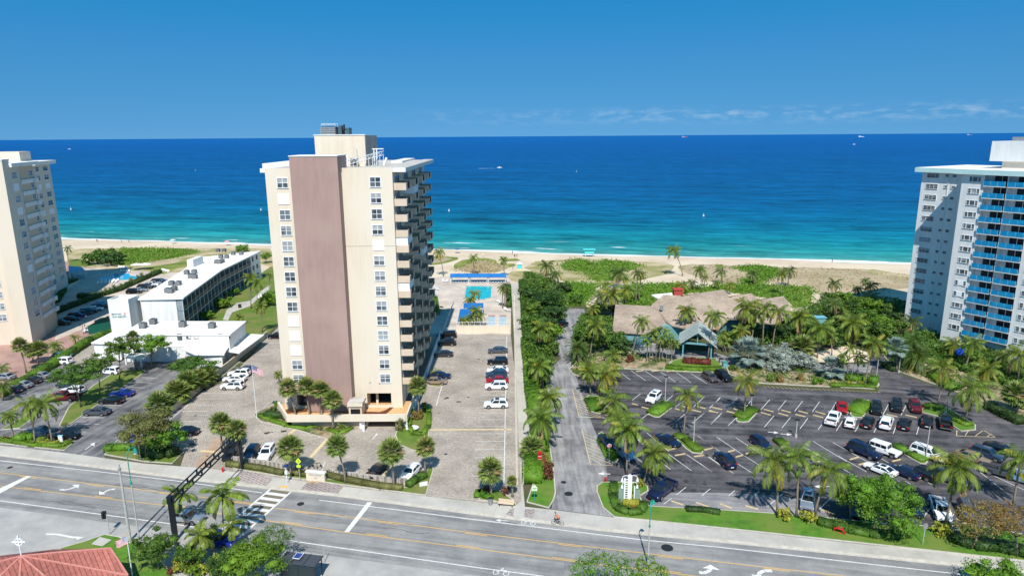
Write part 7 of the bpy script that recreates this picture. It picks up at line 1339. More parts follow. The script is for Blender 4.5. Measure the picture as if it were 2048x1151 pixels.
hedge('hedge',[(1640,700),(1760,705),(1878,725)],1.0,.6,'thin low hedge on the road lawn',M_lf3,k='C',leaf=.18)
hedge('hedge',[(660,630),(760,655),(860,680),(1000,710),(1130,725),(1270,710)],1.6,.8,'wavy dark hedge below the round green tree',M_lf1,k='F',leaf=.2); hedge('hedge',[(1560,740),(1700,790),(1850,800),(2000,830),(2100,860)],2.0,1.1,'dark shrubbery under the copper trees',M_lf3,k='F',leaf=.22)
for i, (x, y, w_) in enumerate(((435,600,62),(590,615,72),(1490,700,80))): bush('F', (x, y), w_, 'yellow striped grassy clump, '+ordw(i+1)+' from the left on the road lawn', M_lf7, 'yellow clumps on the road lawn', h=1.3, leaf=.3)
bush('F',(1570,690),40,'grey blue shrub beside the third yellow clump',M_lf5,h=1.1)
hedge('hedge',[(590,770),(680,830),(760,870)],3.0,1.4,'green shrubs along the sand at the exit lane',M_lf2,k='K',leaf=.24); hedge('hedge',[(990,990),(1100,1050),(1230,1110)],2.2,1.2,'dark shrubs beyond the exit lane at the right edge',M_lf3,k='K',leaf=.24); hedge('hedge',[(250,690),(330,730)],2.5,1.2,'dark shrubs under the silver palm beyond the lane',M_lf3,k='K',leaf=.24); hedge('hedge',[(780,690),(900,700),(1020,780)],3,1.6,'shrubs below the yellow palms by the right tower',M_lf1,k='K',leaf=.28)
# dune and understorey ground cover: uncountable, one object each
def cover(name, polys, n, size, h, material, label):
    c_ = []
    for k, pts in polys:
        P = np.array([g(k, *p) for p in pts]); lo, hi = P.min(0), P.max(0); q = rng.uniform(lo, hi, (n*3, 2)); ins = np.zeros(len(q), bool); j = len(P)-1
        for i in range(len(P)):
            xi, yi = P[i]; xj, yj = P[j]; ins ^= ((yi > q[:, 1]) != (yj > q[:, 1])) & (q[:, 0] < (xj-xi)*(q[:, 1]-yi)/(yj-yi+1e-12)+xi); j = i
        q = q[ins][:n]; c_.append(q)
    q = np.vstack(c_); q = q+rng.normal(size=q.shape)*(1.6 if 'under' not in name and 'bed' not in name else .5); k_ = len(q); z = rng.random(k_)*h*(.6+.4*np.sin(q[:, 0]*.35)*np.sin(q[:, 1]*.3))+.06; c = np.column_stack([q, z]); nr = unit(rng.normal(size=(k_, 3))*.8+np.array([0, -.3, .7])); a_ = unit(np.cross(nr, rng.normal(size=(k_, 3)))); b_ = np.cross(nr, a_); sz = size*rng.uniform(.5, 1.4, (k_, 1))
    o = link(name, cards(name, c, a_*sz*.6, b_*sz*.45, [material])); tag(o, label, 'ground cover', None, 'stuff')
cover('dune_scrub_leaves', [('Q',[(760,300),(830,120),(1200,118),(1600,125),(1950,150),(2048,180),(1700,265),(1350,320),(1000,380),(780,370)]),('I',[(1070,270),(1120,235),(1200,215),(1330,250),(1400,225),(1560,240),(1690,265),(1600,300),(1500,330),(1590,380),(1330,390),(1230,320),(1090,300)]),('I',[(1030,480),(1090,400),(1240,400),(1340,420),(1310,480),(1240,560),(1140,580),(1120,520)]),('I',[(1560,570),(1500,480),(1620,410),(1800,410),(1960,405),(2048,470),(1830,500),(1740,575)]),('J',[(500,285),(640,275),(800,290),(830,340),(760,370),(640,420),(540,390),(690,350),(560,310)]),('J',[(0,410),(60,430),(230,440),(480,410),(700,415),(900,430),(1040,430),(1090,460),(1080,580),(960,600),(900,540),(600,500),(400,460),(250,480),(0,480)])], 4200, .55, .6, M_lf2, 'bright green sea grape scrub covering the dunes')
cover('bed_plants', [('P',[(1145,745),(1200,738),(1300,722),(1345,715),(1262,695),(1190,690),(1150,712)]),('P',[(1480,752),(1600,766),(1750,772),(1750,758),(1640,742),(1500,726),(1465,726)]),('P',[(1790,715),(1850,745),(1960,790),(2048,820),(2100,830),(2100,740),(1900,705)]),('P',[(1760,700),(1790,735),(1850,755),(1850,700)])], 900, .4, .7, M_lf1, 'mixed low green plants on the mulched beds')
cover('dry_scrub', [('S',[(300,330),(420,295),(520,240),(640,235),(740,280),(860,290),(880,330),(760,370),(560,378),(420,368)]),('J',[(80,290),(150,262),(330,265),(500,275),(850,285),(1150,290),(1500,300),(1850,345),(1850,440),(1600,470),(1350,480),(1180,490),(1090,480),(1080,430),(800,400),(560,400),(430,420),(330,400),(130,330)])], 1500, .5, .35, mat('leaf_dry', (0.36, 0.29, 0.17), (0.27, 0.24, 0.11), .5, island=.2), 'dry brown scrub on the dunes')
cover('understorey_leaves', [('J',[(440,760),(720,880),(900,900),(1200,880),(1500,840),(1700,760),(1850,700),(1850,560),(1500,540),(1150,560),(1000,640),(800,700),(560,700)]),('I',[(1170,860),(1600,880),(1620,760),(1500,700),(1250,640),(1190,760)]),('P',[(1060,770),(1095,770),(1110,690),(1125,640),(1135,600),(1100,560),(1050,545),(1050,680)]),('K',[(250,480),(600,480),(800,520),(1252,560),(1252,900),(1000,800),(700,700),(250,620)])], 15000, .5, 2.4, M_lf1, 'dark leafy understorey below the palms and round the restaurant')

# ================================================================== STREET FURNITURE, POOL AREA, SIGNS
def simple(name, m, loc, label, cat, group=None, rz=0):
    o = m.build(name, None, loc=(*loc, 0)); o.rotation_euler.z = rz; return tag(o, label, cat, group)
def post(k, base, ytop): b = g(k, *base); return b, hgt(b, px(k, 0, ytop)[1])
# green road lamps with a curved arm
for k, base, ty, label in (('A',(968,895),270,'tall green and grey road lamp beside the gantry at the left'),('P',(1296,1128),1005,'tall green road lamp in front of the white sign and pickup')):
    b, h = post(k, base, ty); r = empty('street_lamp', (*b, 0), 0, label, 'street lamp', 'green road lamps')
    m = MB(); m.cyl(0, 0, 0, h*.62, .11, M_galv, 10, .08); m.build('lower_pole', r); m = MB(); m.cyl(0, 0, h*.62, h*.64, .14, M_green, 10); m.tube([(0, 0, h*.64), (0, 0, h*.86), (-.03, .08, h*.95), (.2, .5, h*1.0), (.5, .9, h*.985)], .06, M_green, 8); m.tube([(0, 0, h*.9), (.35, .5, h*.93), (.45, .8, h*.98)], .03, M_green, 5); m.build('arm', r)
    m = MB(); m.cyl(.5, .95, h*.93, h*.975, .30, M_green, 12, .14); m.cyl(.5, .95, h*.915, h*.93, .22, M_frame, 12); m.build('lamp_head', r)
b, h = post('A', (905,905), 375); m = MB(); m.cyl(0, 0, 0, h, .2, M_galv, 10, .1); m.cyl(0, 0, h*.93, h*.95, .2, M_metal, 8); simple('utility_pole', m, b, 'tall bare concrete pole leaning over the road at the lower left', 'pole')
# parking lot lights
for k, base, ty, label in (('D',(1460,475),235,'light pole beside the lone white car'),('D',(1712,838),578,'light pole on the bed by the dark blue convertible'),('E',(848,770),618,'light pole standing in the lower bays'),('E',(1558,265),75,'light pole at the tip of the lane bed'),('b',(292,335),-60,'light pole beside the white estate'),('E',(452,515),400,'short pole behind the yellow fringed palm'),('K',(350,735),595,'pole beyond the exit lane under the silver palm'),('K',(688,1035),865,'dark light pole on the right end bed')):
    b, h = post(k, base, ty); r = empty('light_pole', (*b, 0), 0, label, 'light pole', 'car park light poles'); m = MB(); m.cyl(0, 0, 0, .5, .22, M_walk, 10); m.cyl(0, 0, .5, h, .09, M_galv, 8, .07); m.build('pole', r); m = MB(); m.box(-.35, .35, -.2, .2, h, h+.15, M_dmetal); m.build('lamp_head', r)
# sign gantry over the road
b0, h0 = post('A', (1222,905), 595); b1 = g('A', 1688, 408); gr_ = empty('gantry', (*b0, 0), math.atan2(b1[1]-b0[1], b1[0]-b0[0]), 'black steel truss gantry spanning the road from pole to pole', 'gantry'); D_ = math.hypot(b1[0]-b0[0], b1[1]-b0[1])
M_blk = mat('gantry_black', (0.012, 0.016, 0.022), rough=.45)
m = MB(); m.box(-.28, .28, -.25, .25, 0, h0, M_blk); m.build('post', gr_); m = MB(); m.box(D_-.22, D_+.22, -.2, .2, 0, h0, M_blk); m.build('post', gr_)
m = MB()
for y in (-.35, .35):
    for z in (h0-.95, h0-.12): m.box(-.2, D_+.6, y-.07, y+.07, z-.07, z+.07, M_blk)
for i in range(9):
    x = D_*i/8
    for y in (-.35, .35): m.box(x-.13, x+.13, y-.06, y+.06, h0-.9, h0-.15, M_blk)
    m.box(x-.06, x+.06, -.35, .35, h0-1.0, h0-.9, M_blk)
m.build('truss', gr_)
# traffic signal
b, h = post('A', (762,862), 720); r = empty('traffic_signal', (*b, 0), 0, 'small pedestrian signal on a white pole at the side road corner', 'traffic signal'); m = MB(); m.cyl(0, 0, 0, h, .06, M_galv, 8); m.build('pole', r); m = MB(); m.box(-.55, -.1, -.2, .2, h-.6, h+.35, M_dmetal); m.cyl(-.33, 0, h+.35, h+.4, .1, M_dmetal, 8)
for z in (h-.4, h-.1, h+.2): m.tube([(-.33, -.2, z), (-.33, -.34, z)], .14, M_dmetal, 8)
m.build('signal_head', r)
# flags
def flag(k, base, ty, w_, side, label, fz=None, grp='flags'):
    b, h = post(k, base, ty); r = empty('flagpole', (*b, 0), 0, label, 'flagpole', grp); m = MB(); m.cyl(0, 0, 0, h, .07, M_frame, 8, .04); m.cyl(0, 0, h, h+.12, .08, M_yell, 8); m.build('pole', r); fz = fz or h-.1; W_ = w_; hh = w_*.6; nx, nz = 12, 13
    m = MB(); Mr = mat('flag_red', (.50, .03, .05), rough=.8); Mw = mat('flag_white', (.75, .75, .75), rough=.8); Mb = mat('flag_blue', (.02, .05, .25), rough=.8)
    def fp(i, j): s_ = i/nx; return (side*W_*s_*.86, .12*sin(s_*7)+.1*s_, fz-hh*j/nz-.55*W_*s_*.7)
    for i in range(nx):
        for j in range(nz): m.quad(fp(i, j), fp(i+1, j), fp(i+1, j+1), fp(i, j+1), Mb if (i < 5 and j < 7) else (Mr if j % 2 == 0 else Mw))
    for i in range(5):
        for j in range(4): p = fp(.5+i*.9, .8+j*1.6); m.box(p[0]-.03, p[0]+.03, p[1]-.16, p[1]-.13, p[2]-.03, p[2]+.03, Mw)
    m.build('flag', r); return r
flag('H', (50, 995), 610, 2.2, 1, 'white flagpole with a striped flag left of the central tower')
fq = g('Z', 1800, 740); fr_ = flag('Z', (1815, 800), 205, 1.7, -1, 'white flagpole with a striped flag beside the red tile roof', fz=None)
for ch in list(fr_.children):
    if ch.name.startswith('flag') : pass
# bus shelter
s0_ = g('a', 1560, 380, 2.5); s1_ = g('a', 1870, 400, 2.5); ang_ = math.atan2(s1_[1]-s0_[1], s1_[0]-s0_[0]); c0 = g('a', 1700, 390, 2.5)
r = empty('bus_shelter', (*c0, 0), RA+.02, 'dark roofed bus shelter with a small solar panel at the bottom edge', 'bus shelter')
m = MB(); m.box(-2.3, 2.3, -1.0, 1.0, 2.4, 2.5, mat('shelter_roof', (.05, .06, .075), rough=.4, spec=.5))
for x in (-2.3, -.75, .75, 2.24): m.box(x, x+.06, -1.02, 1.02, 2.5, 2.56, M_dmetal)
m.build('roof', r)
for x in (-2.1, 0, 2.1):
    for y in (-.85, .8): m = MB(); m.box(x-.05, x+.05, y-.05, y+.05, 0, 2.4, M_dmetal); m.build('post', r)
m = MB(); m.box(-2.1, 2.1, -.87, -.83, .2, 2.2, mat('shelter_glass', (.015, .03, .035), rough=.1, spec=.5)); m.build('glass_panel', r); m = MB(); m.box(-1.5, 1.5, -.6, -.2, .42, .48, M_metal); m.box(-1.4, -1.3, -.6, -.2, 0, .42, M_metal); m.box(1.3, 1.4, -.6, -.2, 0, .42, M_metal); m.build('bench', r)
m = MB(); m.box(-.75, .05, -.45, .55, 2.78, 2.82, mat('solar_panel', (.01, .04, .22), rough=.2, spec=.6)); 
for bb_ in ((-.8,-.75,-.5,.6),(.05,.1,-.5,.6),(-.8,.1,-.5,-.45),(-.8,.1,.55,.6)): m.box(bb_[0], bb_[1], bb_[2], bb_[3], 2.77, 2.84, M_frame)
m.box(-.4, -.34, -.03, .03, 2.5, 2.78, M_dmetal); m.build('solar_panel', r)
b = g('a', 1940, 430); h = hgt(b, px('a', 1908, 262)[1]); m = MB(); m.cyl(0, 0, 0, h, .04, M_galv, 6); m.box(-.03, .03, -.01, .01, h-.6, h, M_yell); simple('marker_post', m, b, 'thin pale marker post beside the bus shelter', 'post')
# crossing sign
b, h = post('B', (740,445), 280); r = empty('crossing_sign', (*b, 0), 0, 'bright yellow green crossing sign by the stone sign', 'road sign'); m = MB(); m.cyl(0, 0, 0, h, .045, M_galv, 6); m.build('pole', r)
m = MB(); zc = h-.45; m.add([(0, -.06, zc-.52), (.42, -.06, zc), (0, -.06, zc+.52), (-.42, -.06, zc), (0, -.09, zc-.52), (.42, -.09, zc), (0, -.09, zc+.52), (-.42, -.09, zc)], [(0,1,2,3),(7,6,5,4),(0,4,5,1),(1,5,6,2),(2,6,7,3),(3,7,4,0)], M_yg); m.box(-.05, .06, -.1, -.09, zc-.2, zc+.1, M_dark); m.tube([(0, -.1, zc+.2), (0, -.092, zc+.2)], .07, M_dark, 8); m.box(-.3, .3, -.09, -.06, zc-1.0, zc-.62, M_yg); m.build('sign_plate', r)
b, h = post('B', (645,465), 340); m = MB(); m.cyl(0, 0, 0, h, .05, M_frame, 6); m.box(-.35, .35, -.25, .25, h, h+.06, mat('solar_panel', (.01, .04, .22))); m.box(-.2, .2, -.1, .1, h*.55, h*.75, M_frame); m.box(-.35, .35, -.35, .35, 0, .06, M_walk); simple('beacon_post', m, b, 'white solar powered beacon post at the crosswalk', 'beacon post')
b = g('C', 1890-900+0, 0) if 0 else None
sheet('tactile_pad', [(585,492),(600,480),(655,490),(645,508)], M_yell, .036, 'B')
# stone sign and stone walls
b = g('B', 862, 445); r = empty('stone_sign', (*b, 0), RA, 'cream stone entrance sign with dark lettering before the forecourt wall', 'sign'); m = MB(); m.box(-1.5, 1.5, -.25, .25, 0, 1.35, M_stucco); m.box(-1.6, 1.6, -.32, .32, 1.35, 1.5, M_wht); m.build('body', r); text('lettering', 'OCEAN COLONY', .27, (0, -.27, .95), (pi/2, 0, 0), M_metal, r, .01); text('lettering', '1900', .24, (0, -.27, .5), (pi/2, 0, 0), M_metal, r, .01)
M_stone = brickmat('stone_wall', (.55, .50, .44), (.44, .40, .36), (.25, .23, .20), 1.0, .5, .25, 0, .04)
def wall(pts, h, w_, mt, label, k='P', world=False, name='garden_wall', cap=None):
    P = [Vector(p) for p in pts] if world else [Vector(g(k, *p)) for p in pts]; o0 = P[0]; m = MB()
    for i in range(len(P)-1):
        a, b_ = P[i]-o0, P[i+1]-o0; t_ = (b_-a).normalized(); nn = Vector((-t_.y, t_.x))*w_/2; m.prism([tuple(a-nn), tuple(b_-nn), tuple(b_+nn), tuple(a+nn)], 0, h, mt)
        if cap: nn *= 1.3; m.prism([tuple(a-nn), tuple(b_-nn), tuple(b_+nn), tuple(a+nn)], h+.002, h+.08, cap)
    o = m.build(name, None, loc=(o0.x, o0.y, 0)); return tag(o, label, 'wall')
wall([(205,300),(330,315),(480,335),(600,355),(690,372),(800,385)], .9, .35, M_stone, 'rough stone wall left of the stone sign', 'B'); wall([(925,400),(1080,420),(1230,440),(1400,458),(1530,470)], .9, .35, M_stone, 'rough stone wall right of the stone sign', 'B')
wall([(-63.6,116.5),(-63.5,134)], 1.4, .22, M_tan, 'tan garden wall nearest the road left of the forecourt', world=True); wall([(-63.5,134.4),(-63.2,166)], 1.4, .22, M_stucco, 'long tan garden wall running towards the garden', world=True, cap=M_tan)
wall([(-14.6,168.3),(-.6,168.3)], 1.9, .3, M_stucco, 'cream retaining wall of the pool deck behind the parked cars', world=True); wall([(.55,90),(.62,168)], 1.0, .25, M_stucco, 'long cream wall between the tower lot and the path', world=True, cap=M_kerb); wall([(.6,168.5),(.75,205)], 1.3, .2, M_stucco, 'white wall beside the path at the pool terrace', world=True)
wall([(545,465),(700,420),(730,395),(830,350)], 1.2, .3, M_stucco, 'cream planter wall below the left tower', 'N'); wall([(65,615),(110,590),(250,545),(330,512)], 1.1, .15, M_wht, 'white terrace wall behind the dark hedge', 'P') if 0 else None
def railing(P, h, label, mt=M_frame, z=0, sp_=1.5, name='railing'):
    P = [Vector(p) for p in P]; o0 = P[0]; m = MB()
    for i in range(len(P)-1):
        a, b_ = P[i]-o0, P[i+1]-o0; L_ = (b_-a).length; t_ = (b_-a)/L_; n = max(1, int(L_/sp_))
        for zz in (.15, h): m.tube([(*a, z+zz), (*b_, z+zz)], .035, mt, 5)
        for j in range(n+1): p = a+t_*L_*j/n; m.tube([(*p, z), (*p, z+h)], .04, mt, 5)
        for j in range(int(L_/.25)): p = a+t_*.25*j; m.tube([(*p, z+.15), (*p, z+h)], .012, mt, 3, False)
    return tag(m.build(name, None, loc=(o0.x, o0.y, 0)), label, 'railing')
railing([(-14.5,168.3),(-.6,168.3)], 1.0, 'white railing on top of the pool deck retaining wall', z=1.9); railing([(-18,170.2),(-18,200)], 1.0, 'white railing along the ramp beside the tower', z=0); railing([(-18.2,169.5),(-14.6,169.5)], 1.0, 'white gate railing left of the pool deck wall')
# white roof truss cradle and tanks on the tower roof
def rz_(k, x, y, Y): q = atY(*px(k, x, y), Y); return q
m = MB(); x0 = rz_('X', 640, 355, 118)[0]; x1 = rz_('X', 905, 300, 123)[0]; z = TZ+.12
p0 = Vector((x0, 117.5, z+.25)); p1 = Vector((x1, 126.5, z+1.9)); 
for dy in (0, .7):
    for dz in (0, .7): m.tube([p0+Vector((0, dy, dz)), p1+Vector((0, dy, dz))], .06, M_frame, 5)
for i in range(12):
    q = p0.lerp(p1, i/11); q2 = p0.lerp(p1, min(1, (i+1)/11)); m.tube([q, q2+Vector((0, 0, .7))], .035, M_frame, 4); m.tube([q, q+Vector((0, .7, 0))], .035, M_frame, 4); m.tube([q+Vector((0, 0, .7)), q], .035, M_frame, 4); m.tube([q, (q.x, q.y, z)], .05, M_frame, 4)
for x_ in (x1-1.6, x1-1.1): m.tube([(x_, 126, z), (x_, 126, z+3.0)], .12, M_frame, 6)
m.tube([(x1-1.9, 126, z+3), (x1+.2, 126, z+3)], .09, M_frame, 6); m.tube([(x1, 126.5, z), (x1+.6, 126.5, z+1.4)], .22, M_frame, 8); o = m.build('window_cradle_rig', None); tag(o, 'white lattice cradle rig lying across the central tower roof', 'cradle rig')
m = MB()
for i in range(4): m.box(-34.6, -31.9, 125, 127.4, 50.5+i*.34, 50.5+i*.34+.26, M_metal)
m.box(-34.5, -32.0, 125.1, 127.3, 50.5, 51.9, M_dmetal); m.tube([(-34.4, 125.1, 51.9), (-34.4, 125.1, 52.4), (-31.9, 125.1, 52.4), (-31.9, 125.1, 51.9)], .04, M_frame, 4); m.tube([(-34.4, 127.1, 51.9), (-34.4, 127.1, 52.4), (-31.9, 127.1, 52.4), (-31.9, 127.1, 51.9)], .04, M_frame, 4); m.tube([(-34.4, 125.1, 52.2), (-31.9, 125.1, 52.2)], .03, M_frame, 4); tag(m.build('cooling_unit', None), 'grey slatted cooling unit with white rail on top of the central tower', 'cooling unit')
m = MB(); m.box(-31.6, -31.0, 126, 128, 50.4, 52.1, mat('duct_teal', (.05, .10, .13), rough=.5)); m.box(-30.2, -29.6, 126, 128, 50.4, 51.7, MATS['duct_teal']); m.cyl(-30.6, 126.5, 50.4, 52.3, .16, M_dmetal, 6); m.cyl(-30.9, 127.5, 50.4, 52.0, .2, M_metal, 6); m.box(-31.0, -30.2, 126.5, 127.5, 51.2, 51.5, M_dmetal); tag(m.build('rooftop_ducts', None), 'dark duct and pipes beside the cooling unit on the tower', 'duct')
q = rz_('X', 725, 300, 122.5); m = MB(); m.box(q[0]-.6, q[0]+.6, 122, 123, TZ+.1, TZ+1.6, M_metal); m.box(q[0]-.5, q[0]+.5, 121.97, 122, TZ+.4, TZ+1.4, M_dmetal); tag(m.build('air_conditioner', None), 'grey air conditioner beside the rooftop door of the tower', 'air conditioner')
q = rz_('X', 748, 300, 123); m = MB(); m.cyl(q[0], 123, TZ+.1, 47.9, .05, M_metal, 5); tag(m.build('aerial', None), 'thin aerial mast against the rooftop plant room', 'aerial')
# white board sign, the tall skeletal white sign
b, h = post('C', (1245, 650), 452); r = empty('totem_sign', (*b, 0), 0, 'tall white sculpted totem sign with hanging lamps on the corner lawn', 'sign')
m = MB(); m.box(-.28, .28, -.2, .2, 0, h, M_frame); m.box(-.8, -.6, -.1, .1, 0, h*.9, M_frame); m.box(.6, .75, -.1, .1, 0, h*.62, M_frame); m.box(-.9, .9, -.3, .3, 0, .8, M_wht)
for i in range(9): m.box(-.75, .3, -.06, .06, .9+i*(h-1.2)/9, .98+i*(h-1.2)/9, M_frame)
m.cyl(0, 0, h, h+.3, .14, M_frame, 8, .02); m.build('frame', r)
for s_ in (-1, 1):
    for z in (h*.95, h*.72):
        m = MB(); m.tube([(0, 0, z), (s_*.5, 0, z+.25), (s_*.95, 0, z+.1), (s_*1.05, 0, z-.25)], .05, M_frame, 5); m.cyl(s_*1.05, 0, z-.65, z-.25, .2, M_frame, 8, .1); m.build('hanging_lamp', r)
m = MB(); m.box(-1.5, -.85, -.05, .05, .3, h*.55, mat('sign_grey_green', (.20, .27, .22))); m.box(.8, 1.5, -.05, .05, .3, h*.5, MATS['sign_grey_green']); m.build('side_panel', r)
b, h = post('C', (625, 405), 290); r = empty('red_sign', (*b, 0), 0, 'tall red sign with white lettering on the green hedge', 'sign'); m = MB(); m.cyl(0, 0, 0, h*.5, .06, M_galv, 6); m.build('pole', r); m = MB(); m.box(-.33, .33, -.06, .06, h*.35, h-.2, M_red); m.cyl(0, 0, h-.22, h, .33, M_red, 12); m.build('board', r); text('lettering', 'NO', .3, (0, -.08, h-.75), (pi/2, 0, 0), M_frame, r, .01); text('lettering', 'PARKING', .14, (0, -.08, h-1.2), (pi/2, 0, 0), M_frame, r, .01)
b, h = post('C', (588, 640), 520); r = empty('small_sign', (*b, 0), 0, 'pale arched sign on a green post beside the drive', 'sign'); m = MB(); m.cyl(0, 0, 0, h*.7, .05, M_green, 6); m.build('post', r); m = MB(); m.box(-.38, .38, -.04, .04, h*.68, h*.9, mat('sign_pale', (.55, .70, .45))); m.cyl(0, 0, h*.9, h, .3, MATS['sign_pale'], 10, .1); m.build('board', r)
# blue banner sign
b, h = post('A', (978, 350), 165); r = empty('banner_post', (*b, 0), 0, 'blue fabric banner hanging on a pole by the olive tree', 'banner'); m = MB(); m.cyl(0, 0, 0, h, .06, M_galv, 6); m.build('pole', r); m = MB()
Mbl = mat('banner_blue', (.01, .04, .45), (.01, .10, .6), 3, rough=.7)
for i in range(5): m.quad((-1.3+i*.26, .08*sin(i*1.7), h-1.5+.1*i), (-1.04+i*.26, .08*sin(i*1.7+1.7), h-1.4+.1*i), (-1.04+i*.26, .08*sin(i*1.7+1.7), h-.05), (-1.3+i*.26, .08*sin(i*1.7), h-.15), Mbl)
m.build('banner', r)
# hydrants, bins, bench, utility boxes
def hydrant(k, c, ty, label, mt=M_red): b, h = post(k, c, ty); m = MB(); m.cyl(0, 0, 0, h*.8, .14, mt, 10, .12); m.cyl(0, 0, h*.8, h, .15, mt, 10, .03); m.cyl(0, 0, 0, .08, .2, mt, 10); m.tube([(-.24, 0, h*.6), (.24, 0, h*.6)], .07, mt, 6); m.tube([(0, 0, h*.55), (0, -.22, h*.55)], .08, mt, 6); simple('fire_hydrant', m, b, label, 'fire hydrant', 'hydrants')
hydrant('C', (1080, 500), 458, 'red standpipe at the tip of the corner lawn'); hydrant('F', (795, 640), 600, 'red hydrant left of the red pipe on the road lawn'); hydrant('B', (170, 380), 345, 'red hydrant by the pavement near the gantry end'); hydrant('C', (1275, 705), 655, 'rusty short pillar in front of the totem sign', mat('rust', (.28, .07, .03), rough=.8))
b = g('F', 835, 705); m = MB(); m.tube([(-1.5, 1.0, .1), (-1.4, .9, .8), (-.9, .5, .9), (-.3, .2, .85), (.05, 0, .6), (.1, 0, 0)], .12, M_red, 8); m.tube([(-.9, .5, .9), (-.9, .5, 1.35)], .09, M_red, 6); m.tube([(-.3, .2, .85), (-.3, .2, 1.3)], .09, M_red, 6); m.tube([(-.9, .5, .2), (-.3, .2, .2)], .1, M_red, 6); m.v = [(x*.7, y*.7, z*.8) for x, y, z in m.v]; simple('backflow_pipe', m, b, 'red backflow pipe assembly bending over on the road lawn', 'pipe')
b = g('C', 281, 655); m = MB(); m.cyl(0, 0, 0, 1.0, .28, M_metal, 12, .33); m.cyl(0, 0, 1.0, 1.12, .34, M_dmetal, 12, .2); simple('litter_bin', m, b, 'round grey litter bin beside the bench', 'bin')
b = g('C', 390, 665); r = empty('bench', (*b, 0), RA, 'tan bench with a backrest on the pavement by the bin', 'bench'); m = MB(); m.box(-1.1, 1.1, -.25, .25, .42, .48, M_tan); m.build('seat', r); m = MB(); m.box(-1.1, 1.1, .22, .28, .5, .95, M_tan); m.build('backrest', r)
for x in (-.9, .9): m = MB(); m.box(x-.05, x+.05, -.22, .25, 0, .42, M_dmetal); m.build('leg', r)
b = g('M', 1215, 850); m = MB(); m.box(-.45, .45, -.4, .4, 0, 1.2, M_aqua); m.box(-.5, .5, -.45, .45, 1.2, 1.3, M_green); simple('waste_bin', m, b, 'teal box bin right of the pavilion lawn', 'bin'); b = g('M', 1180, 810); m = MB(); m.box(-.4, .4, -.4, .4, 0, 1.1, M_metal); m.box(-.45, .45, -.45, .45, 1.1, 1.2, M_dmetal); simple('waste_bin', m, b, 'grey bin just behind the teal one', 'bin')
b = g('Y', 1175, 990); h = hgt(b, px('Y', 0, 870)[1]); m = MB(); m.box(-.35, .35, -.12, .12, 0, h, M_wht); m.box(-.4, .4, -.16, .16, h, h+.06, mat('board_cap_blue', (.3, .6, .7))); simple('notice_board', m, b, 'white upright notice board in the lower left planter', 'board')
b = g('B', 1655, 490); m = MB(); m.box(-.6, .6, -.08, .08, .15, .75, M_wht); m.box(-.55, -.45, -.06, .06, 0, .15, M_wht); m.box(.45, .55, -.06, .06, 0, .15, M_wht); simple('address_board', m, b, 'small tilted white address board in the corner hedge', 'board', rz=.35)
b, h = post('F', (1365,770), 625); m = MB(); m.cyl(0, 0, 0, h, .05, M_galv, 6); m.box(-.25, .25, -.05, -.01, h-.75, h, M_metal); simple('road_sign', m, b, 'back of a narrow road sign on the grass below the yellow clump', 'road sign')
b, h = post('D', (965, 990), 825); m = MB(); m.cyl(0, 0, 0, h, .05, M_galv, 6); m.tube([(0, -.08, h-.35), (0, -.05, h-.35)], .33, M_frame, 14); m.tube([(0, -.1, h-.35), (0, -.085, h-.35)], .26, M_red, 14); m.box(-.2, .2, -.12, -.1, h-.39, h-.31, M_frame); simple('road_sign', m, b, 'round red no entry sign in the palm shade by the drive', 'road sign')
b = g('T', 1790, 640); r = empty('fountain', (*b, 0), 0, 'small white shell fountain with a figure on the fountain bed', 'fountain'); m = MB(); m.cyl(.6, 0, .1, .55, .5, M_wht, 12, 1.0); m.build('basin', r); m = MB(); m.cyl(-.5, .2, .1, .8, .25, M_wht, 8, .15); m.cyl(-.5, .2, .8, 1.2, .14, M_wht, 8, .1); core([(-.5, .2, 1.3, .16, .16, .18)], 1, M_wht, m); m.build('figure', r)
for i, (x, y) in enumerate(((565,680),(620,690),(530,655))): b = g('T', x, y); m = core([(0, 0, .25, .8, .55, .45)], 1, M_mulch); simple('rock', m, b, 'tan rock on the podium bed, '+ordw(i+1)+' along its edge', 'rock', 'podium rocks')
b = g('T', 1200, 650); m = MB(); m.cyl(0, 0, 0, 1.3, .25, M_wht, 8); m.box(-.3, .3, -.2, .2, 1.3, 1.5, M_metal); simple('gate_post', m, b, 'white rounded post at the left of the garage entrance', 'post')
for k, c, ty, l in (('N',(875,880),770,'twin headed lamp post by the brick court hedge'),('N',(665,640),565,'twin headed lamp post behind the brick lot row'),('B',(868,360),315,'thin black lamp behind the stone sign')):
    b, h = post(k, c, ty); m = MB(); m.cyl(0, 0, 0, h, .06, M_dmetal, 6); m.tube([(-.6, 0, h-.3), (-.6, 0, h), (.6, 0, h), (.6, 0, h-.3)], .04, M_dmetal, 5); m.cyl(-.6, 0, h-.6, h-.3, .14, M_dmetal, 8); m.cyl(.6, 0, h-.6, h-.3, .14, M_dmetal, 8); simple('lamp_post', m, b, l, 'lamp post', 'black lamp posts')
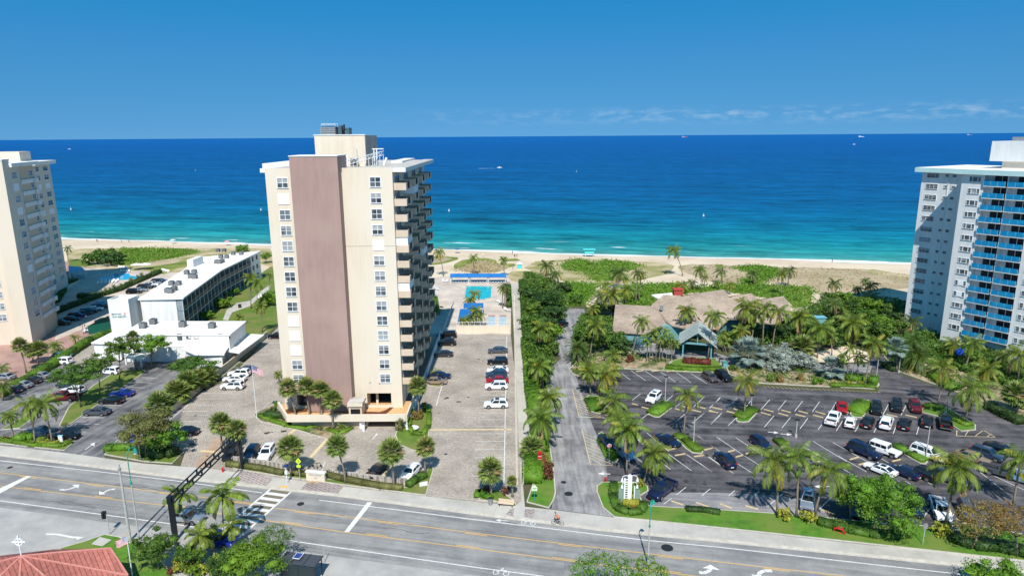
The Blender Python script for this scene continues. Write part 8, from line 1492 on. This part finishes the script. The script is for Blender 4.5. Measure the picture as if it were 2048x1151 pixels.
# green windscreened court fence
P = [Vector(g('N', *p)) for p in ((920,890),(1060,870),(1155,800),(1040,790),(920,890))]; 
m = MB(); o0 = P[0]
for a, b_ in ((g('N',930,885), g('N',1160,835)), (g('N',1160,835), g('N',1210,800)), (g('N',930,885), g('N',1150,770))):
    m.quad((a[0]-o0.x, a[1]-o0.y, .1), (b_[0]-o0.x, b_[1]-o0.y, .1), (b_[0]-o0.x, b_[1]-o0.y, 2.4), (a[0]-o0.x, a[1]-o0.y, 2.4), mat('screen_green', (.01, .13, .09), rough=.9)); m.cyl(a[0]-o0.x, a[1]-o0.y, 0, 2.5, .05, M_frame, 6); m.cyl(b_[0]-o0.x, b_[1]-o0.y, 0, 2.5, .05, M_frame, 6)
tag(m.build('court_fence', None, loc=(o0.x, o0.y, 0)), 'green screened court fence beside the sign tower', 'fence')
# --- pool terrace of the tower
lg = MB(); lg.box(-.32, .32, -.9, .35, .30, .36, M_frame); lg.quad((-.32, .35, .36), (.32, .35, .36), (.32, .95, .8), (-.32, .95, .8), M_frame); lg.quad((-.32, .95, .8), (.32, .95, .8), (.32, .35, .33), (-.32, .35, .33), M_frame); 
lgm = {'seat': lg.mesh('seat')}; ll_ = MB(); ll_.box(-.03, .03, -.03, .03, 0, .3, M_frame); llm = ll_.mesh('leg')
def lounger(pos, rz, label, grp):
    r = empty('sun_lounger', (*pos, .03), rz, label, 'sun lounger', grp); link('seat', lgm['seat'], r)
    for x in (-.28, .28):
        for y in (-.85, .3): link('leg', llm, r, (x, y, 0))
for ci, (xl, xr, l) in enumerate(((235,452,'left'),(452,668,'middle'),(668,880,'right'))):
    a = g('S', xl+8, 498); b_ = g('S', xr-10, 498); Wc = b_[0]-a[0]; r = empty('shade_canopy', (a[0], a[1], .03), 0, 'blue fabric shade canopy on white posts beyond the pool, the '+l+' one', 'canopy', 'blue pool canopies')
    for x in (0, Wc):
        for y in (0, 3.2): m = MB(); m.box(x-.09, x+.09, y-.09, y+.09, 0, 2.5, M_frame); m.build('post', r)
    m = MB(); n = 8; V_ = []
    for i in range(n+1):
        x = -.3+(Wc+.6)*i/n; V_ += [(x, -.5, 2.45), (x, .6, 2.95), (x, 1.6, 3.15), (x, 2.7, 2.95), (x, 3.7, 2.45)]
    m.add(V_, [(i*5+j, (i+1)*5+j, (i+1)*5+j+1, i*5+j+1) for i in range(n) for j in range(4)]+[(0, 1, 2, 3, 4)]+[tuple(n*5+j for j in (4, 3, 2, 1, 0))], M_cblue); m.box(-.3, Wc+.3, -.52, -.48, 2.2, 2.47, M_cblue); m.build('canopy', r)
    for i in range(6): lounger((a[0]+Wc*(i+.6)/6.2, a[1]+1.3), 0, 'dark cushioned lounger, '+ordw(i+1)+' from the left under the '+l+' canopy', 'loungers under the canopies')
for (k, pts, zt, l) in (('S', [(318,940),(345,790),(475,790),(470,880),(345,885),(322,942)], 2.6, 'blue awning over the terrace entrance near the awning palms'), ('S', [(390,722),(615,722),(612,765),(385,768)], 2.6, 'smaller blue awning behind the first')):
    P = [Vector(g(k, *p, zt)) for p in pts]; o0 = P[0]; m = MB(); m.prism([tuple(p-o0) for p in P], zt-.35, zt, M_cblue)
    for p in P[:4]: q = p-o0; m.cyl(q.x*.95+.1, q.y*.95+.1, 0, zt-.35, .06, M_frame, 6)
    tag(m.build('awning', None, loc=(o0.x, o0.y, 0)), l, 'awning')
for i, (x, y, rz) in enumerate(((155,480,.3),(190,482,-.2),(85,572,1.4),(70,560,1.4),(820,735,.8),(800,720,.8),(870,810,.2),(900,820,1.4))): lounger(g('S', x, y), rz, 'white lounger on the pool terrace, '+ordw(i+1)+' counted from the far left', 'loose loungers')
b = g('I', 755, 300); r = empty('shower_hut', (*b, 0), 0, 'little turquoise and yellow hut at the start of the beach path', 'hut'); m = MB(); m.box(-.9, .9, -.6, .6, .5, 2.2, mat('hut_aqua', (.08, .55, .55))); m.build('wall', r); m = MB(); m.box(-1.1, 1.1, -.8, .8, 2.2, 2.4, M_wht); m.add([(-1.1, -.8, 2.4), (1.1, -.8, 2.4), (1.1, .8, 2.4), (-1.1, .8, 2.4), (0, 0, 3.2)], [(0,1,4),(1,2,4),(2,3,4),(3,0,4)], M_wht); m.build('roof', r); m = MB(); m.box(-1, 1, -.7, .7, 0, .5, M_yell2); m.build('base', r)
b = g('I', 1282, 200); r = empty('lifeguard_tower', (*b, 0), 0, 'small turquoise lifeguard tower on the sand at the waterline', 'lifeguard tower'); m = MB(); m.box(-2, 2, -1, 1, 1.4, 3, MATS['hut_aqua']); m.build('cabin', r); m = MB(); m.box(-2.6, 2.6, -1.5, 1.5, 3, 3.2, MATS['hut_aqua']); m.build('roof', r)
for x in (-1.6, 1.6):
    for y in (-.8, .8): m = MB(); m.box(x-.08, x+.08, y-.08, y+.08, 0, 1.4, M_wht); m.build('leg', r)
# left pool terrace: umbrellas, loungers, pavilion roof
for i, (x, y) in enumerate(((1095,450),(1225,445))):
    b = g('Q', x, y); r = empty('parasol', (*b, 0), 0, 'white parasol beyond the left pool, the '+('left' if i == 0 else 'right')+' one', 'parasol', 'white parasols'); m = MB(); m.cyl(0, 0, 0, 2.4, .05, M_frame, 6); m.build('pole', r); m = MB(); m.cyl(0, 0, 2.1, 2.7, 2.2, M_wht2, 10, .05); m.build('canopy', r)
a = g('N', 725, 230); r = empty('terrace_pavilion', (a[0], a[1], 0), 0, 'pale blue flat roofed pavilion beside the left tower', 'pavilion'); m = MB(); P = [g('N', *p, 3.2) for p in ((715,165),(850,175),(885,205),(720,235))]; m.prism([(p[0]-a[0], p[1]-a[1]) for p in P], 3.0, 3.25, mat('roof_blue', (.22, .42, .55))); m.build('roof', r)
for p in P: m = MB(); m.box(p[0]-a[0]-.12, p[0]-a[0]+.12, p[1]-a[1]-.12+.3, p[1]-a[1]+.12+.3, 0, 3, M_frame); m.build('post', r)
n_l = 0
for i, (x, y) in enumerate([(500+55*j, 665-5*j) for j in range(6)]+[(560+60*j, 635-3*j) for j in range(5)]+[(850+40*j, 480) for j in range(4)]+[(1480+30*j, 465+8*j) for j in range(4)]+[(820+35*j, 425+2*j) for j in range(4)]):
    lounger(g('Q', x, y), .4, 'lounger by the left pool, '+ordw(i+1)+' counted from the near side', 'loungers by the left pool')
railing([g('N', 830, 225), g('N', 1151, 185)], 1.6, 'white fence at the back of the left terrace', sp_=2)
for i, (x, y) in enumerate(((660,590),(715,590),(865,590))): b = g('Q', x, y); m = MB(); m.tube([(-.3, 0, 0), (-.3, 0, 1.1), (-.3, .5, 1.2), (-.3, 1.0, .6)], .07, M_frame, 5); m.tube([(.3, 0, 0), (.3, 0, 1.1), (.3, .5, 1.2), (.3, 1.0, .6)], .07, M_frame, 5); simple('pool_ladder', m, b, 'white ladder rail at the left pool, '+ordw(i+1)+' from the left', 'pool ladder', 'pool ladders')
b = g('J', 1150, 650, 3); m = MB(); m.box(-1.5, 1.5, -1.2, 1.2, 2.4, 2.55, mat('roof_sky', (.14, .38, .48))); m.box(-1.3, 1.3, -1.0, 1.0, 0, 2.4, M_aqua); simple('kiosk', m, b, 'small pale blue roofed kiosk half hidden in the thicket', 'kiosk')
b = g('K', 785, 612, 1.5); m = MB(); core([(0, 0, 2.2, 1.1, .8, 1.0)], 1, Mbl, m); m.cyl(0, 0, 0, 1.4, .05, M_frame, 6); simple('closed_parasol', m, b, 'bright blue bundled parasol near the right tower', 'parasol')
# pink footpath and garden details
b = g('G', 1820, 285); m = MB(); m.box(-.35, .35, -.35, .35, 0, 1.0, M_dmetal); m.box(-.4, .4, -.4, .4, 1.0, 1.1, M_dark); simple('litter_bin', m, b, 'black litter bin beside the garden path', 'bin')
for i, (x, y) in enumerate(((1960,215),(1985,205),(2010,195))): lounger(g('G', x, y), .5, 'white lounger on the hotel lawn, '+ordw(i+1)+' from the left', 'lawn loungers')

# ================================================================== PEOPLE
def person(pos, rz, shirt, trousers, label, pose='stand', hair=(.04, .03, .02), h=1.72, group=None):
    """one continuous skinned figure; hair and clothes as children"""
    s_ = h/1.72; v = {}; E_ = []; R_ = {}
    def J(n, p, r): v[n] = (Vector(p)*s_); R_[n] = r*s_
    bend = 0
    if pose == 'walk': f1, f2 = .22, -.25
    elif pose == 'lie': f1 = f2 = 0
    elif pose == 'cycle': f1, f2 = .30, .12
    else: f1, f2 = .05, -.04
    if pose == 'cycle':
        J('pel', (0, 0, .95), .13); J('ch', (0, .28, 1.30), .14); J('neck', (0, .42, 1.48), .055); J('head', (0, .50, 1.60), .095); J('top', (0, .52, 1.72), .08)
        for s, n in ((-1, 'l'), (1, 'r')):
            J('hip'+n, (s*.10, .02, .92), .095); J('kn'+n, (s*.11, .36 if s < 0 else .34, .88 if s < 0 else .62), .062); J('an'+n, (s*.11, .16 if s < 0 else .10, .48 if s < 0 else .22), .042); J('toe'+n, (s*.11, .32 if s < 0 else .26, .44 if s < 0 else .17), .03)
            J('sh'+n, (s*.19, .34, 1.40), .06); J('el'+n, (s*.24, .52, 1.18), .042); J('wr'+n, (s*.24, .72, 1.06), .03); J('hd'+n, (s*.24, .80, 1.05), .034)
    else:
        J('pel', (0, 0, .95), .125); J('ch', (0, .01, 1.28), .14); J('neck', (0, .01, 1.46), .055); J('head', (0, .02, 1.56), .09); J('top', (0, .01, 1.66), .085)
        for s, n, f in ((-1, 'l', f1), (1, 'r', f2)):
            J('hip'+n, (s*.10, 0, .90), .09); J('kn'+n, (s*.11, f*.6+.02, .50), .062); J('an'+n, (s*.11, f, .08), .042); J('toe'+n, (s*.12, f+.15, .04), .032)
            J('sh'+n, (s*.19, 0, 1.38), .058); J('el'+n, (s*.25, -f*.5, 1.10), .042); J('wr'+n, (s*.25, -f*.9+.08, .86), .03); J('hd'+n, (s*.25, -f*.95+.10, .77), .034)
    E_ = [('pel','ch'),('ch','neck'),('neck','head'),('head','top')]+[e for n in 'lr' for e in (('pel','hip'+n),('hip'+n,'kn'+n),('kn'+n,'an'+n),('an'+n,'toe'+n),('ch','sh'+n),('sh'+n,'el'+n),('el'+n,'wr'+n),('wr'+n,'hd'+n))]
    def skin(name, names, extra, mt):
        m_ = MB(); 
        for a, b_ in E_:
            if a in names and b_ in names: 
                n = 8; A, B = v[a], v[b_]; ra, rb = (R_[a]+extra), (R_[b_]+extra); m_.tube([A, A.lerp(B, .5), B], [ra, (ra+rb)/2, rb], mt, n)
        return m_
    key = ('p', pose, h)
    names = list(v); idx = {n: i for i, n in enumerate(names)}
    if key not in MC:
        me = bpy.data.meshes.new('person_skin'); me.from_pydata([tuple(v[n]) for n in names], [(idx[a], idx[b_]) for a, b_ in E_], []); o = bpy.data.objects.new('tmp', me); C.objects.link(o); md = o.modifiers.new('s', 'SKIN'); 
        for i, n in enumerate(names): q = me.skin_vertices[0].data[i]; q.radius = (R_[n], R_[n]); q.use_root = (n == 'pel')
        md2 = o.modifiers.new('u', 'SUBSURF'); md2.levels = 1; dg = bpy.context.evaluated_depsgraph_get(); dg.update(); ev = o.evaluated_get(dg); me2 = bpy.data.meshes.new_from_object(ev); bpy.data.objects.remove(o); me2.materials.clear(); me2.materials.append(M_skin); MC[key] = me2
    me2 = MC[key]; r = link('person', me2, None, (*pos, .03)); r.rotation_euler.z = rz; tag(r, label, 'person', group)
    Ms = mat('cloth_%03d_%03d_%03d' % tuple(int(q*255) for q in shirt), lin(shirt), rough=.9); Mt = mat('cloth_%03d_%03d_%03d' % tuple(int(q*255) for q in trousers), lin(trousers), rough=.9); Mh = mat('hair_dark', lin((.12, .08, .05)), rough=.8)
    skin('shirt', {'pel', 'ch', 'shl', 'ell', 'shr', 'elr'}, .018, Ms).build('shirt', r, True); skin('trousers', {'pel', 'hipl', 'knl', 'hipr', 'knr'}, .016, Mt).build('trousers', r, True)
    t_ = v['top']; core([(t_.x, t_.y-.01, t_.z-.0, .10*s_, .11*s_, .09*s_)], 1, Mh).build('hair', r, True); return r
person(g('N', 905, 735), 2.6, (.95,.93,.92), (.3,.3,.35), 'person in a white shirt walking across the brick lot', 'walk'); person(g('N', 870, 735), 2.6, (.12,.25,.75), (.1,.15,.4), 'person in blue walking beside the one in white', 'walk')
for i, (k, x, y, sh, tr, l) in enumerate((('Q',490,35,(.1,.1,.15),(.1,.1,.12),'dark clothed person on the sand left of the group'),('Q',860,45,(.85,.35,.4),(.8,.7,.6),'person in pink sitting out on the left beach'),('Q',975,45,(.12,.12,.2),(.2,.2,.3),'person in dark clothes on the left beach'),('Q',1635,70,(.9,.9,.95),(.7,.75,.8),'pale clothed person near the white parasol on the beach'),('S',948,165,(.3,.2,.4),(.2,.2,.3),'person walking by the waterline beyond the dune'),('S',975,205,(.1,.1,.1),(.2,.1,.1),'left of the two people standing by the dune'),('S',1000,205,(.15,.1,.1),(.1,.1,.1),'right of the two people standing by the dune'),('S',615,195,(.9,.9,.9),(.8,.8,.85),'person in white standing on the beach behind the canopies'),('J',1243,252,(.1,.1,.12),(.1,.1,.1),'dark figure alone on the right beach'),('S',955,335,(.5,.5,.5),(.2,.2,.25),'person in grey beside the turquoise hut'))):
    person(g(k, x, y), i*1.3, sh, tr, l, 'walk' if i % 2 else 'stand', group=None)
for i, (k, x, y, c) in enumerate((('S',315,150,(.05,.35,.55)),('Q',1640,55,(.9,.92,.95)),('R',715,100,(.9,.6,.6)))):
    b = g(k, x, y); r = empty('beach_umbrella', (*b, 0), 0, ('blue beach umbrella on the sand beyond the tower','white beach umbrella on the left beach','pinkish beach umbrella beyond the hotel roof')[i], 'beach umbrella'); m = MB(); m.cyl(0, 0, 0, 2.0, .03, M_frame, 5); m.build('pole', r); m = MB(); m.cyl(0, 0, 1.8, 2.3, 1.3, mat('umbrella_%d' % i, lin(c)), 10, .04); m.build('canopy', r)
# cyclist
cb = g('C', 748, 795); r = empty('bicycle', (*cb, .03), RA-pi/2+pi, 'bicycle ridden along the kerb near the drive', 'bicycle'); 
for y in (-.52, .52): m = MB(); m.tube([(0, y+.33*cos(a), .34+.33*sin(a)) for a in np.linspace(0, 2*pi, 20)], .022, M_tyre, 5, False); m.tube([(0, y+.33*cos(.6), .34+.33*sin(.6)), (0, y-.33*cos(.6), .34-.33*sin(.6))], .006, M_rim, 3); m.tube([(0, y+.33*cos(2.2), .34+.33*sin(2.2)), (0, y-.33*cos(2.2), .34-.33*sin(2.2))], .006, M_rim, 3); m.build('wheel', r)
m = MB(); 
for a, b_ in (((0,-.52,.34),(0,-.08,.30)),((0,-.52,.34),(0,-.22,.85)),((0,-.22,.92),(0,-.08,.30)),((0,-.2,.80),(0,.38,.85)),((0,-.08,.30),(0,.40,.72)),((0,.38,.98),(0,.52,.34))): m.tube([a, b_], .018, M_dmetal, 6)
m.build('frame', r); m = MB(); m.box(-.07, .07, -.34, -.10, .90, .95, M_dark); m.build('saddle', r); m = MB(); m.tube([(-.25, .45, 1.0), (0, .38, 1.0), (.25, .45, 1.0)], .016, M_dmetal, 6); m.build('handlebar', r)
person((cb[0]-.2*sin(RA-pi/2+pi)*-1, cb[1]-.2*cos(RA-pi/2+pi)), RA-pi/2+pi, (.75,.45,.35), (.15,.12,.12), 'cyclist in a faded red top leaning over the handlebars', 'cycle')
# ================================================================== BOATS AND SHIPS
def boat(k, x, y, L_, label, hull, ship=False):
    b = g(k, x, y, -.18); r = empty('ship' if ship else 'motor_boat', (*b, -.18), 0, label, 'ship' if ship else 'boat'); w_ = L_*.16; hh = L_*.10
    m = MB(); P = [(-L_/2, -w_), (L_*.25, -w_), (L_/2, 0), (L_*.25, w_), (-L_/2, w_)]; m.prism(P, -.3, hh, hull); m.build('hull', r); m = MB(); m.box(-L_*.45 if ship else -L_*.15, -L_*.25 if ship else L_*.15, -w_*.7, w_*.7, hh, hh*(3.0 if ship else 2.2), M_wht); m.build('cabin', r)
    m = MB(); m.box(L_*.1, L_*.13, -.3, .3, hh, hh*2.6, M_wht) if ship else m.box(-L_*.05, L_*.05, -w_*.5, w_*.5, hh*2.2, hh*2.4, M_wht); m.build('mast' if ship else 'roof', r); return r
boat('P', 999, 335.5, 8, 'white motor boat cruising alone off the beach', M_wht)
def farship(xp, dist, L_, label, hull):
    d_ = (xp-W0/2)/FPX; yy = dist; xx = d_*dist; r = empty('ship', (xx, yy, -.18), 0, label, 'ship'); m = MB(); m.prism([(-L_/2, -9), (L_*.4, -9), (L_/2, 0), (L_*.4, 9), (-L_/2, 9)], -1, L_*.07, hull); m.build('hull', r); m = MB(); m.box(-L_*.42, -L_*.25, -8, 8, L_*.07, L_*.2, M_wht); m.build('deckhouse', r); m = MB(); m.box(L_*.0, L_*.04, -3, 3, L_*.07, L_*.17, M_wht); m.build('mast', r)
farship(1363, 15000, 120, 'low red hulled ship on the horizon left of the middle', mat('hull_red', (.45, .12, .10))); farship(1708, 11000, 95, 'white ship on the horizon towards the right', M_wht); farship(1919, 16000, 120, 'faint grey ship on the horizon near the right tower', M_metal)
for i, (x, y) in enumerate(((139,298.5),(1708,289),(1258,274))): boat('P', x, y, 14, ('tiny white boat far out at the left','tiny white boat below the white ship','tiny boat near the horizon in the middle')[i], M_wht)
for i, (x, y) in enumerate(((142,419),(522,420),(1407,432),(691-300,341),(1253-100,343),(898,422))):
    q = g('P', x, y, -.18); m = MB(); m.cyl(0, 0, -.3, .5, .55, M_wht, 10); m.cyl(0, 0, .5, 1.7, .22, M_wht, 8, .1); o = m.build('buoy', None, loc=(*q, -.18)); tag(o, 'small white swim buoy on the sea, '+('nearest the left tower','off the hotel beach','off the right hand beach','far out left of the central tower','far out right of the motor boat','just right of the central tower')[i], 'buoy', 'swim buoys')
m = MB(); q = g('P', 990, 336.5); m.quad((q[0]-26, q[1]-1.5, -.15), (q[0], q[1]-.7, -.15), (q[0], q[1]+.7, -.15), (q[0]-26, q[1]+2.5, -.15), M_white); struct(m.build('wake'))
